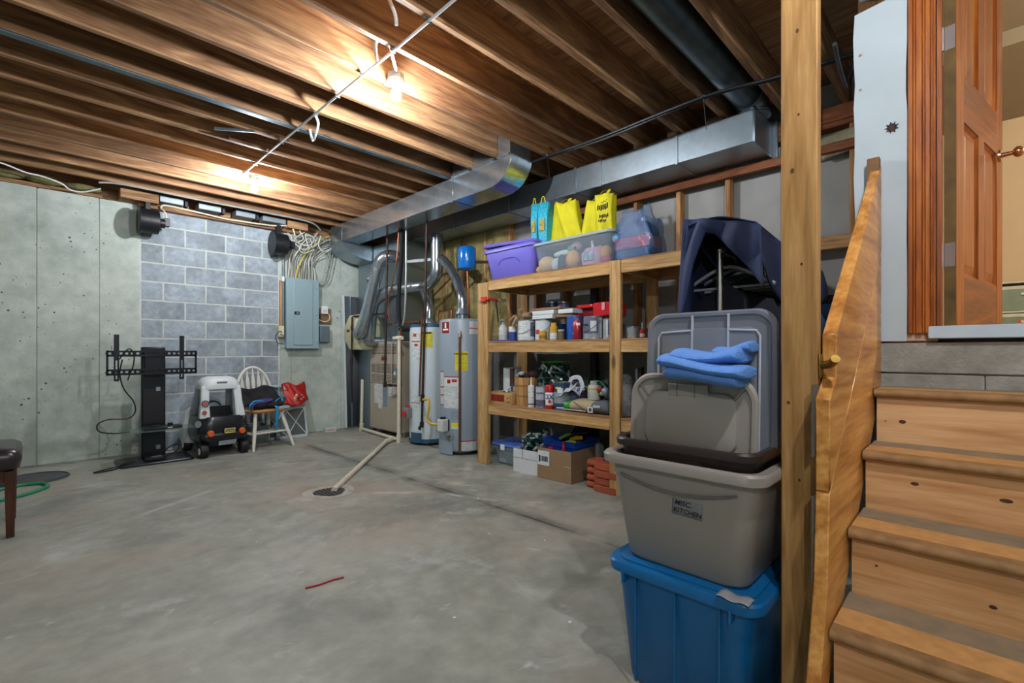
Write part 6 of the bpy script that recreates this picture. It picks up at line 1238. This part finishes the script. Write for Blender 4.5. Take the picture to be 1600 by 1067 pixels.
ob('film_roll', MB().lathe([(.05,0),(.06,.01),(.058,.22),(.04,.25)], n=14), pm('film_grey','#8b8e90',.25,var=.3,scale=20,bump=.8), cs_); ob('film_crumple', MB().ball((0,0,.27),.05,.055,.05,12,8), pm('film_grey2','#77787a',.2,var=.4,scale=30,bump=1), cs_, smooth=60)
ob('clear_rod', MB().cyl((.06,-.05,0),(.06,-.06,.36),.012,n=10), pm('rod_glass','#9fb3b0',.1,alpha=.6), cs_); ob('black_rod', MB().box(.05,.09,-.10,-.07,0,.37), M_BLACK, cs_)
# ================================================================ on the floor under the shelving
yA, yB = sy(771,3.16), sy(812,3.16)
ct = bin_('clear_tub', 'small clear tub with a blue clip lid under the shelving', (3.32, (yA+yB)/2, 0), yA-yB, .36, .175, pm('tub_clear','#9fb0b6',.2,var=.05,alpha=.45), rim=.012, taper=.03, rimh=.015)
lm = MB(); L_ = yA-yB; lm.rrloft([(0,0,.38,L_+.02,0,.05),(0,0,.40,L_+.04,.012,.05),(0,0,.385,L_+.025,.028,.05),(0,0,.32,L_-.06,.032,.04)], seg=5); lm.xf(Matrix.Translation((0,0,.177))); ob('lid', lm, pm('lid_blue','#4667b5',.35), ct, smooth=45)
ob('clip', MB().box(-.212,-.196,-.02,.03,.15,.20), M_WHITEP, ct, bevel=.004); ob('contents', MB().box(-.12,.12,-L_*.36,L_*.36,.012,.12), pm('contents_grey','#6d7070',.7,var=.5,scale=18), ct)
ob('paper_card', MB().box(-.150,-.146,L_*.05,L_*.30,.02,.13), M_WPAPER, ct)
def carton(label, px0, px1, X, depth, h, mat, name, rot=0.0, flaps=True):
    y0, y1 = sy(px0,X), sy(px1,X); L_ = y0-y1
    t = thing(name, label, 'box', loc=(X+depth/2, (y0+y1)/2, 0), rz=rot); q = .004
    ob('wall_panel', MB().box(-depth/2, -depth/2+q, -L_/2, L_/2, 0, h), mat, t); ob('wall_panel', MB().box(depth/2-q, depth/2, -L_/2, L_/2, 0, h), mat, t)
    ob('wall_panel', MB().box(-depth/2+q, depth/2-q, -L_/2, -L_/2+q, 0, h), mat, t); ob('wall_panel', MB().box(-depth/2+q, depth/2-q, L_/2-q, L_/2, 0, h), mat, t); ob('bottom_panel', MB().box(-depth/2+q, depth/2-q, -L_/2+q, L_/2-q, 0, q), mat, t)
    return t, L_
wb_, L_ = carton('white cardboard box full of string lights under the shelving', 802, 838, 3.07, .30, .205, pm('box_white','#c6cbcd',.6,var=.04), 'white_carton', .05)
ob('flap', MB().box(-.152,-.1505,-L_/2,L_/2,.125,.128), pm('seam_grey','#7d8184',.7), wb_); ob('torn_slit', MB().box(-.152,-.1502,.03,.034,.13,.205), pm('slit_brown','#6a4a38',.7), wb_)
garland('dark heap of clear string lights in the white cardboard box', (wb_.location.x, wb_.location.y-.02, .10), .125, .15, .25, 130, 9, [M_LGR, M_LCL, M_LTE, M_LCL, M_LDK])
bb_, L_ = carton('brown cardboard box with a barcode label under the shelving', 840, 890, 3.05, .42, .26, pm('box_brown','#8c7355',.8,var=.06), 'brown_carton', .04)
lbp = ob('shipping_label', MB().box(-.2125,-.2105,L_*.14,L_*.5,.115,.235), M_WPAPER, bb_); barcode(lbp, -.2135, L_*.18, L_*.38, .148, .192); ob('label_print', MB().box(-.2135,-.2125,L_*.41,L_*.46,.14,.195), M_INK, lbp); ob('label_print', MB().box(-.2135,-.2125,L_*.2,L_*.32,.212,.222), M_FINE, lbp)
ob('tape_scuff', MB().box(-.2115,-.2105,-L_*.5,-L_*.3,.13,.14), pm('scuff','#a89880',.7), bb_)
bt = thing('blue_tray', 'bright blue plastic tray of tools sitting in the brown box', 'tray', loc=(bb_.location.x+.02, bb_.location.y, .225)); tm = MB()
tm.rrloft([(0,0,.30,L_*.86,0,.03),(0,0,.36,L_*1.05,.10,.03),(0,0,.37,L_*1.08,.105,.03),(0,0,.34,L_*1.0,.10,.03),(0,0,.28,L_*.82,.012,.03)], seg=4); ob('tray_body', tm, pm('tray_blue','#1d4fb5',.35), bt); ob('tray_ridge', MB().rrloft([(0,0,.335,L_*.98,.05,.03),(0,0,.355,L_*1.04,.06,.03),(0,0,.36,L_*1.06,.07,.03)], seg=4, cap0=False, cap1=False), pm('tray_blue','#1d4fb5',.35), bt)
for nm, a, b, r_, c, lab_, cat_ in [('yellow_tool', (-.02,-.02,.09),(.02,-.12,.115),.022,'#c9981f','yellow tool handle lying in the blue tray','tool'), ('green_tool', (-.05,.08,.09),(.06,.02,.13),.016,'#7da12c','lime green tool lying in the blue tray','tool'), ('black_tool', (.05,.05,.11),(.09,-.13,.15),.028,'#17181a','black tool lying in the blue tray','tool'), ('lime_strip', (-.08,-.02,.08),(-.08,-.12,.09),.012,'#9dbb2a','lime strip along the front of the blue tray','strip')]:
    q = bt.location; m_ = MB().tube([Vector(a)+q, Vector(a).lerp(Vector(b),.5)+q+Vector((0,0,.008)), Vector(b)+q], [r_*.8, r_, r_*.7], n=10); ob(nm, m_, pm('tool_'+c[1:], c, .5), world=True, label=lab_, cat=cat_)
t = thing('red_marker', 'dark red marker standing in the front of the brown box', 'marker', loc=(3.08, sy(881,3.08), .225)); ob('barrel', MB().lathe([(.013,0),(.015,.005),(.015,.075),(.011,.085)], n=12), pm('marker_red','#8e1c26',.35), t); ob('marker_tip', MB().lathe([(.011,.085),(.010,.10),(.003,.112)], n=12), pm('marker_dark','#5e1018',.4), t)
ob('bottle_stopper', MB().lathe([(.022,0),(.024,.006),(.022,.03),(.01,.034)], n=14), pm('cap_red2','#b31d22',.35), label='red bottle cap peeping over the brown box edge', cat='cap', loc=(3.10, sy(861,3.10), .235))
ob('film_liner', MB().grid(lambda u,v: (3.12+.28*u, sy(889,3.1)+.03+.02*math.sin(8*u)+.03*v, .25+.06*v+.015*math.sin(13*u+5*v)), 12, 4), pm('liner_film','#8d949a',.2,alpha=.5,bump=.6), thick=.002, label='clear plastic liner sticking out of the brown box', cat='film', smooth=60)
t = thing('white_jug', 'white plastic jug with a barcode behind brown box', 'jug', loc=(3.48, sy(927,3.45), 0)); ob('jug_body', MB().rrloft([(0,0,.10,.13,0,.03),(0,0,.11,.14,.02,.03),(0,0,.11,.14,.25,.03),(0,0,.05,.06,.31,.02)], seg=4), pm('jug_white','#8d9296',.4), t); ob('jug_label', MB().box(-.057,-.055,-.045,.04,.17,.23), printed('barcode_ink3','#a3a8ac','#3c4046',600,25,.5), t)
bt2 = thing('navy_cloth', 'dark navy cloth bundle behind blue tray', 'cloth', loc=(3.50, sy(912,3.5), 0)); ob('bundle', MB().rrloft([(0,0,.14,.2,0,.05),(0,0,.16,.22,.2,.05),(0,0.02,.12,.16,.36,.05),(0,.03,.08,.1,.42,.04)], seg=5), pm('cloth_dark','#20242d',.85,var=.3,bump=.3), bt2, smooth=60)
# stack of rounded edging bricks
M_BRK = pm('edging_brick', '#96492f', .85, var=.12, scale=18, bump=.3, rnd=.08)
def brick_mesh(L, W, H):
    m_ = MB(); rings = []
    prof = [(W/2*math.cos(a) if False else None) for a in ()]
    pts = [(-L/2, 0), (L/2, 0)]
    sec = []
    for k in range(7):
        a = -math.pi/2+math.pi*k/6; sec.append((-L/2+.0-.0, 0, 0))
    e = H*.5; out = [(-L/2+e-e*math.sin(math.pi*k/8), e-e*math.cos(math.pi*k/8)) for k in range(9)]
    out = [(-L/2+e-e*math.sin(math.pi*k/8), e-e*math.cos(math.pi*k/8)) for k in range(9)]+[(L/2, H), (L/2, 0)]
    m_.prism(out, 'x', -W/2, W/2); return m_
bkm = None
y0 = sy(912,3.06)
rows = [(0,0,0), (1,0,0), (2,0,0), (3,0,.004)]
for k in range(4):
    zz = .056*k
    for j, (x, y, rz_, lab_) in enumerate([(3.19, y0-.055, math.pi/2, 'rounded end out at the left side'), (3.10, y0-.20, 0, 'lying lengthways at the front'), (3.30, y0-.20, 0, 'lying lengthways at the back')]):
        if k == 3 and j == 2: continue
        nm = ['bottom', 'second', 'third', 'top'][k]
        if bkm is None:
            m_ = MB(); e = .026; out = [(-.10+e-e*math.sin(math.pi*q/8), e-e*math.cos(math.pi*q/8)) for q in range(9)]+[(.10, .052), (.10, 0)]
            m_.prism([(x_, z_) for x_, z_ in out], 'y', -.05, .05); o = ob('edging_brick', m_, M_BRK, bevel=.004, seg=1); bkm = o
        else:
            o = bkm.copy(); COL.objects.link(o)
        o.location = (x+random.uniform(-.004,.004), y+random.uniform(-.003,.003), zz); o.rotation_euler = (0,0,0 if j == 0 else math.pi/2*(1 if k % 2 else -1)+random.uniform(-.03,.03))
        tag(o, 'terracotta edging brick in %s layer, %s' % (nm, lab_), 'brick', 'stack of edging bricks')

# ================================================================ foreground bins
M_BLUEB = pm('bin_blue', '#0a5d94', .38, var=.03); M_GREYB = pm('bin_grey', '#8c8780', .4, var=.02); M_BROWNB = pm('bin_brown', '#2c2320', .4, var=.04)
BX0, BY0, BY1 = 1.315, .405, .875
by, bl = (BY0+BY1)/2, BY1-BY0
bw = .62
blue = bin_('storage_bin', 'blue plastic storage bin at the bottom of the stack', (BX0+bw/2+.015, by, 0), bl-.03, bw-.03, .395, M_BLUEB, rim=.035, taper=.035, open_=True, rimh=.03, r=.05)
for y in (-.13, .0, .13): ob('rib', MB().box(-bw/2+.012,-bw/2+.020, y-.003, y+.003, .03, .365), M_BLUEB, blue)
for (x, y) in [(-bw/2-.008,-bl/2+.07),(-bw/2-.008,bl/2-.07)]: ob('rim_rib', MB().box(x, x+.03, y-.003, y+.003, .335, .37), M_BLUEB, blue)
lm = MB(); lm.rrloft([(0,0,bw-.045,bl-.045,.366,.05),(0,0,bw-.05,bl-.05,.400,.05),(0,0,bw-.10,bl-.10,.402,.05)], seg=6); ob('lid_panel', lm, M_BLUEB, blue)
ob('tape_scrap', MB().grid(lambda u,v: (-bw/2-.012+.05*u, -bl/2+.02+.085*v, .4035+.003*math.sin(9*v)), 5, 8), pm('tape_grey','#8f9296',.45,var=.15), blue, thick=.001)
gx0 = 1.335; gw = .50; gl_ = .47
grey = bin_('storage_bin', 'grey storage bin lettered in marker on top of blue bin', (gx0+gw/2, by+.003, .4035), gl_, gw, .338, M_GREYB, rim=.035, taper=.045, rimh=.028, r=.05)
band = []
for k in range(13):
    t = k/12*2-1; band.append((-gw/2+.010-.002, t*(gl_/2-.055), .275-.03*(1-t*t)))
ob('moulded_line', MB().tube(band, .004, n=6), pm('bin_grey_dark','#6d6963',.45), grey)
def gsx(z): return -.205-.039*(z-.012)/.298
tl = ob('tape_label', MB().grid(lambda u,v: (gsx(.183+.048*v-.004*u)-.0012, .012-.092*u-.004*v, .183+.048*v-.004*u), 6, 4), pm('duct_tape','#77797b',.5,var=.1), grey, thick=.0012)
for s_, sz_, yy, zz in (('MISC.', .021, -.025, .2185), ('KITCHEN', .020, -.036, .1945)):
    m_ = face_m(gsx(zz)-.0026, yy, zz, math.pi); T_ = Matrix.Translation(m_.translation)
    text('tape_lettering', s_, sz_, M_INK, tl, T_ @ Matrix.Rotation(math.radians(-7.5), 4, 'Y') @ Matrix.Rotation(math.radians(3), 4, 'X') @ T_.inverted() @ m_, shear=.18, bold=.0003)
brown = bin_('storage_bin', 'dark brown bin nested inside the grey bin', (gx0+gw/2+.005, by+.002, .49), gl_-.035, gw-.045, .30, M_BROWNB, rim=.02, taper=.045, rimh=.022, r=.05)
pl_ = ob('raised_plate', MB().rrloft([(0,0,.004,.10,0,.001),(0,0,.004,.10,.022,.001)], seg=2), M_BROWNB, brown); pl_.location = (-(gw-.045)/2+.004, -.02, .235)
# lids standing upright in the nest
def lidmesh(w, h, t, rim_, r):
    """flat lid seen face on in the yz plane: outer rim, bevel, raised centre"""
    def rg(dw, x, rr_): return [(x, y, z) for y, z in MB().rr(0, h/2, w-2*dw, h-2*dw, rr_, 7)]
    m_ = MB(); m_.loft([rg(0,.0,r), rg(-.002,-t*.5,r), rg(.004,-t,r), rg(rim_*.45,-t*.95,r*.9), rg(rim_*.6,-t*.35,r*.8), rg(rim_*1.7,-t*.2,r*.6), rg(rim_*1.85,-t*.9,r*.55), rg(rim_*2.0,-t*1.0,r*.55)], cap0=True, cap1=True); return m_
lz = .715
lg = thing('bin_lid', 'grey bin lid standing upright in the brown bin under the towel', 'lid', loc=(1.425, by-.006, lz)); ob('lid_face', lidmesh(.395, .285, .018, .030, .075), M_GREYB, lg, smooth=40)
M_GRD = pm('bin_grey_dark','#6d6963',.45)
for s in (-1, 1): ob('corner_rib', MB().obox((-.017, s*.165, .250), (-.017, s*.135, .215), .004, .004), M_GRD, lg)
ob('handle_notch', MB().box(-.0195,-.015,-.06,.065,.218,.255), M_GREYB, lg, bevel=.003)
for y in (-.02, .036): ob('notch_rib', MB().box(-.021,-.017,y-.0015,y+.0015,.214,.255), M_GRD, lg)
lg.rotation_euler = (0, math.radians(4), 0)
M_LIDC = pm('lid_frosted', '#7d838d', .3, var=.03, alpha=.72); M_LRIB = pm('lid_rib','#a9afb8',.3)
lc = thing('bin_lid', 'frosted translucent lid standing upright behind the grey lid', 'lid', loc=(1.53, by-.018, .735)); ob('lid_face', lidmesh(.415, .465, .016, .030, .06), M_LIDC, lc, smooth=40)
for y in (.045, -.07): ob('mid_rib', MB().box(-.02,-.012, y-.003, y+.003, .085, .455), M_LRIB, lc)
for s in (-1, 1): ob('ridge', MB().tube([(-.018,s*.162,.0),(-.018,s*.162,.385),(-.018,s*.152,.40),(-.018,.045 if s > 0 else -.07,.405)], .0035, n=6), M_LRIB, lc)
lc.rotation_euler = (0, math.radians(2), 0)
# folded blue towel draped over the grey lid
M_TOW = pm('towel_blue', '#5f8fd6', .95, var=.06, scale=60, bump=.5)
tw = thing('folded_towel', 'folded light blue towel lying over the top of grey lid', 'towel', loc=(1.455, by-.068, .985))
def fold(nm, cx, w0, d0, z0, h, skx, wob, seed, tilt=0):
    m_ = MB(); rings = []; n_ = 22
    for k in range(n_+1):
        t = k/n_; y = w0*(.5-t); e = max(.0, 1-abs(2*t-1)**10)**.5*.75+.25; hh = h*(.82+.18*e)*(1+.10*math.sin(5*t+seed)); dd = d0*(.9+.1*e)
        zc = z0+hh/2+wob*math.sin(4.2*t+seed)+tilt*(t-.5)
        rings.append([(cx+skx*t+dd/2*math.cos(q)*(1 if abs(math.cos(q)) < .9 else 1.02), y+.004*math.sin(6*q+seed), zc+hh/2*math.sin(q)*(1+.06*math.cos(3*q+seed))) for q in [2*math.pi*j/16 for j in range(16)]])
    m_.loft(rings); return ob(nm, m_, M_TOW, tw, smooth=70, sub=1)
fold('towel_fold', -.045, .215, .15, -.008, .050, 0, .004, .5, -.012); fold('towel_fold', -.052, .25, .165, .022, .042, .0, .006, 1.4, -.02); fold('towel_fold', -.02, .20, .17, .048, .048, .01, .006, 2.2, .008); fold('towel_fold', .015, .10, .12, .075, .034, .01, .004, 3.1, .010); tw.children[-1].location = (0, -.06, 0)
# ================================================================ garment rack behind the bins
gk = thing('garment_rack', 'chrome garment rack under a navy cover behind the bins', 'clothes rack', loc=(2.30, .87, 0))
M_CHR = pm('chrome', '#c9c9c4', .12, .95, .03)
RY = .87; RX0_, RX1_ = 2.05, 3.02; RZ = 1.50
def rx_(px, y): return y/math.tan(math.atan2(740,755)*0+math.radians(90)-CAM_YAW-math.atan((px-800)/740))
ob('upright', MB().cyl((RX0_, .775, .04), (RX0_, .775, RZ), .0135, n=14), M_CHR, gk, world=True); ob('upright', MB().cyl((RX1_, .775, .04), (RX1_, .775, RZ), .0135, n=14), M_CHR, gk, world=True)
ob('hanging_rail', MB().cyl((RX0_, .775, RZ), (RX1_, .775, RZ), .0135, n=14), M_CHR, gk, world=True)
for x in (RX0_, RX1_): ob('foot_bar', MB().cyl((x, .56, .04), (x, .99, .04), .014, n=12), M_CHR, gk, world=True); ob('finial', MB().ball((x,.775,RZ),.018,n=10,m=8), M_CHR, gk, world=True)
for x in (RX0_, RX1_):
    for y in (.56, .99): ob('castor', MB().cyl((x-.012,y,.022),(x+.012,y,.022),.022,n=14), M_BLACK, gk, world=True)
# hanging clothes on hangers
M_CL = [pm('cloth_a','#161a26',.9,var=.25,scale=8,bump=.2), pm('cloth_b','#0f1013',.9,var=.2,scale=8,bump=.2), pm('cloth_c','#20304a',.9,var=.2,scale=8,bump=.2), pm('cloth_d','#2b4a68',.85,var=.2,scale=8,bump=.2)]
M_HGR = pm('hanger_clear','#aab3bb',.15,alpha=.8)
adj = ['first','second','third','fourth','fifth','sixth','seventh','eighth','ninth']
for k in range(9):
    x = 2.13+.10*k; hw = .19+.012*math.sin(k*2)
    h_ = thing('coat_hanger', 'clear plastic coat hanger on the rack, %s from the chrome pole' % adj[k], 'hanger', loc=(x, .775, RZ), group='coat hangers on the rack')
    ob('hook', MB().tube(spline([(0,.0,-.06),(0,.0,-.02),(0,.022,.0),(0,.012,.022),(0,-.012,.022),(0,-.022,.0)],4), .0035, n=6), M_CHR, h_); ob('shoulder_bar', MB().tube(spline([(0,-hw,-.15),(0,-.08,-.085),(0,0,-.06),(0,.08,-.085),(0,hw,-.15)],4), .008, n=7), M_HGR, h_); ob('bottom_bar', MB().tube([(0,-hw,-.15),(0,hw,-.15)], .006, n=6), M_HGR, h_)
    g_ = thing('hanging_garment', '%s dark garment hanging on the rack, counted from the chrome pole' % adj[k], 'clothes', loc=(x, .775, RZ-.1), group='clothes on the rack'); L_ = .80+.1*math.sin(k*1.7)
    m_ = MB(); rings = []
    for j in range(9):
        v = j/8; z = -.012-L_*v; wd_ = hw*(.25+.95*min(1, v*5)**.6)*(1 if v < .3 else 1+.1*(v-.3)); th = .016+.022*min(1,v*4)
        rings.append([(th*math.sin(q)*(1+.35*math.sin(3*q+k+4*v)), wd_*math.cos(q), z-(.06*abs(math.cos(q)) if v < .05 else 0)) for q in [2*math.pi*i/20 for i in range(20)]])
    m_.loft(rings); ob('garment_body', m_, M_CL[k % 4], g_, smooth=70); ob('collar', MB().tube([(.02*math.sin(q), .05*math.cos(q), -.02+.012*math.sin(q)) for q in [2*math.pi*i/14 for i in range(14)]], .010, n=6, closed=True), M_CL[(k+1) % 4], g_)
# navy cloth cover thrown over the rail
cvr = thing('cloth_cover', 'navy cloth cover thrown over the garment rack top', 'cover', loc=(2.4, .8, 1.3)); M_NAVY = pm('cover_navy', '#1f2c4e', .75, var=.15, scale=10, bump=.12)
def cov(u, v):      # u: along the rack (front to back), v: across (left side, over the top, right side)
    x = 1.94+1.05*u; s = v*2-1; wob = .010*math.sin(9*u+7*v)+.008*math.sin(17*v+3*u)
    top = 1.635-.05*u
    if s > .30:   # hangs down the left side
        q = (s-.30)/.70; y = .87+.045*math.sin(q*1.4)+.012*math.sin(10*u); z = top-.02-.52*q*(1.05-.75*u)
    elif s < -.45:
        q = (-s-.45)/.55; y = .60-.03*q+.012*math.sin(12*u); z = top-.07-.26*q*(.35+.9*abs(math.sin(2.6*u+.35)))
    else:
        q = (s+.45)/.75; y = .60+.27*q; z = top-.07*(1-q)**1.5-.02*q**3
    return (x+wob, y+wob*.6, z+wob)
ob('cover_sheet', MB().grid(cov, 26, 40), M_NAVY, cvr, thick=.005, smooth=70, world=True)
def val(u, v):      # front drop: long flap on the left, scalloped edge to the right
    y = .885-.30*u; ln = .50*max(0, 1-u/.26)**.5 if u < .24 else .05+.30*max(0, (u-.30))**1.2
    ln = max(ln, .06); top = 1.63-.075*u**1.3
    return (1.935-.012*math.sin(3.1*v)+.012*math.sin(14*u+3*v), y+(.03*v*(1-u) if u < .24 else -.02*v), top-ln*v)
ob('front_flap', MB().grid(val, 40, 12), M_NAVY, cvr, thick=.005, smooth=70, world=True)
# clothes seen past the post
hg = thing('hanging_garment', 'blue garment with a white hanger seen between the post and guard', 'clothes', loc=(3.2, .62, 0), group='clothes on the rack')
ob('garment_body', MB().rrloft([(0,0,.30,.22,.35,.08),(0,0,.32,.24,.9,.08),(0,0,.26,.2,1.22,.08),(0,0,.12,.1,1.34,.04)], seg=5), pm('cloth_d','#2b4a68',.85), hg, smooth=60)
ob('hanger_loop', MB().tube(spline([(-.15,-.06,1.12),(-.16,-.10,1.16),(-.16,-.08,1.02),(-.15,-.04,1.0)],5), .012, n=7), pm('hanger_pale','#8fa0ad',.3), hg); ob('stand_pole', MB().cyl((0,0,0),(0,0,.36),.02,n=10), M_CHR, hg); ob('stand_foot', MB().cyl((0,0,0),(0,0,.02),.14,n=20), M_BLACK, hg)
bk2 = thing('black_coat', 'black coat mass hanging behind the post against the wall', 'clothes', loc=(3.52, .60, 0)); ob('coat_body', MB().rrloft([(0,0,.24,.30,.10,.08),(0,0,.26,.34,.8,.08),(0,0,.24,.36,1.30,.10),(0,0,.16,.26,1.42,.08)], seg=5), pm('cloth_b','#0f1013',.9), bk2, smooth=60); ob('coat_stand', MB().cyl((0,0,0),(0,0,.12),.1,n=16), M_BLACK, bk2)
# brass rail bracket on the post
br = thing('handrail_bracket', 'brass handrail bracket screwed to the side of the timber post', 'bracket', loc=(1.490, .302, 1.035)); M_BRS = pm('old_brass', '#8a6f37', .35, .85, .2, 30)
ob('rosette', MB().box(-.016,.016,-.006,-.0005,-.035,.03), M_BRS, br, bevel=.004); ob('arm', MB().tube(spline([(-.002,-.004,.0),(-.012,-.022,.002),(-.03,-.036,.008),(-.05,-.046,.018)],5), [.011]*16, n=10), M_BRS, br); ob('screw', MB().cyl((0,-.006,-.026),(0,-.009,-.026),.005,n=8), M_BRS, br)
# batt and blocks over the post, drywall fixings
ob('insulation_batt', MB().grid(lambda u, v: (XR+.02-.05*math.sin(math.pi*v)*(.7+.3*math.sin(7*u)), .40+.36*u, 2.44+.14*v-.05*u), 10, 8), pm('batt_white','#a9a184',.95,var=.2,bump=.9), wr, world=True, smooth=70, thick=.03)
ob('nail_hole', MB().cyl((XS-.0045,.235,1.945),(XS-.0060,.235,1.945),.016,n=12), pm('hole_dark','#3a2d28',.9,var=.6,scale=90), ws, world=True)
for k in range(9):
    a = k*.7; ob('torn_paper', MB().obox((XS-.005,.235+.008*math.cos(a),1.945+.008*math.sin(a)),(XS-.008,.235+.021*math.cos(a),1.945+.021*math.sin(a)),.004,.002), pm('hole_dark','#3a2d28',.9), ws, world=True)
for (y, z) in [(.335,2.27),(.335,1.93+.2)]: ob('drywall_screw', MB().cyl((XS-.0045,y,z),(XS-.006,y,z),.005,n=8), pm('screw_tan','#8a6f50',.6), ws, world=True)
# drawers in the room beyond
dr = thing('drawer_unit', 'small cream drawer tower with green translucent drawers beyond the door', 'drawers', loc=(4.35, -.20, 1.14)); M_DRF = pm('drawer_cream','#d8d2b4',.5)
ob('carcass', MB().box(-.15,.15,-.16,-.15,0,.36).box(-.15,.15,.15,.16,0,.36).box(-.15,.15,-.16,.16,.35,.36).box(-.15,.15,-.16,.16,.17,.18).box(-.15,.15,-.16,.16,0,.012), M_DRF, dr)
for z in (.014, .182): d_ = ob('drawer', MB().box(-.145,.14,-.148,.148,z,z+.15), pm('drawer_green','#8f9f78',.25,alpha=.85), dr); ob('drawer_knob', MB().cyl((-.145,0,z+.1),(-.165,0,z+.1),.008,n=8), M_WHITEP, d_); ob('drawer_lip', MB().box(-.15,-.144,-.148,.148,z+.13,z+.15), M_DRF, d_)
ob('orange_label', MB().box(-.1505,-.1495,-.10,.02,.07,.125), pm('label_orange','#e0661e',.5), dr)
sb = ob('metal_duct_stub', MB().cyl((2.30,.33,2.56),(2.30,.05,2.56),.10,n=24), M_GALVD, world=True, label='short galvanized duct stub above the white drywall end', cat='duct')
# ================================================================ bare bulbs on the joists
def bulb(x, y, label, seen=True):
    # keyless holder: white box and collar, globe below
    t = thing('bare_bulb_lamp', label, 'lamp', loc=(x, y, ZJ-.02), group='bare bulbs along the ceiling cable')
    ob('holder_box', MB().lathe([(.048, .0), (.05, .002), (.05, .034), (.046, .036)], n=8), pm('holder_grey', '#9da3a6', .4, .4), t)
    ob('holder_collar', MB().lathe([(.05, -.0), (.054, -.006), (.05, -.022), (.03, -.032)], n=20), M_WHITEP, t)
    prof = [(.013, -.032), (.014, -.045), (.022, -.06), (.029, -.078), (.031, -.092), (.028, -.108), (.018, -.12), (.004, -.125)]
    ob('globe', MB().lathe(prof, n=20), M_BULB, t)
    jy = min(JY, key=lambda q: abs(q-.019-y))-.019
    ob('mount_bracket', MB().box(-.02, .02, min(0, jy-y), max(0, jy-y), .004, .030), pm('holder_grey', '#9da3a6', .4, .4), t)
    return t
bulb(1.55, 2.50, 'lit bare bulb hanging from the middle joists nearest the camera')
bulb(1.50, 4.90, 'lit bare bulb near the cinder-block wall')
bulb(.75, -.25, 'lit bare bulb behind the foot of the stairs')
bulb(-1.3, -.9, 'added unseen fill bulb behind the camera')  # extra bulb out of view, added to lift the ambient light
ld = bpy.data.lights.new('far_room_lamp', 'POINT'); ld.energy = ROOM_LAMP; ld.color = (1, .86, .68); ld.shadow_soft_size = .35
lo = bpy.data.objects.new('far_room_lamp', ld); COL.objects.link(lo); lo.location = (4.0, -2.5, 3.0)
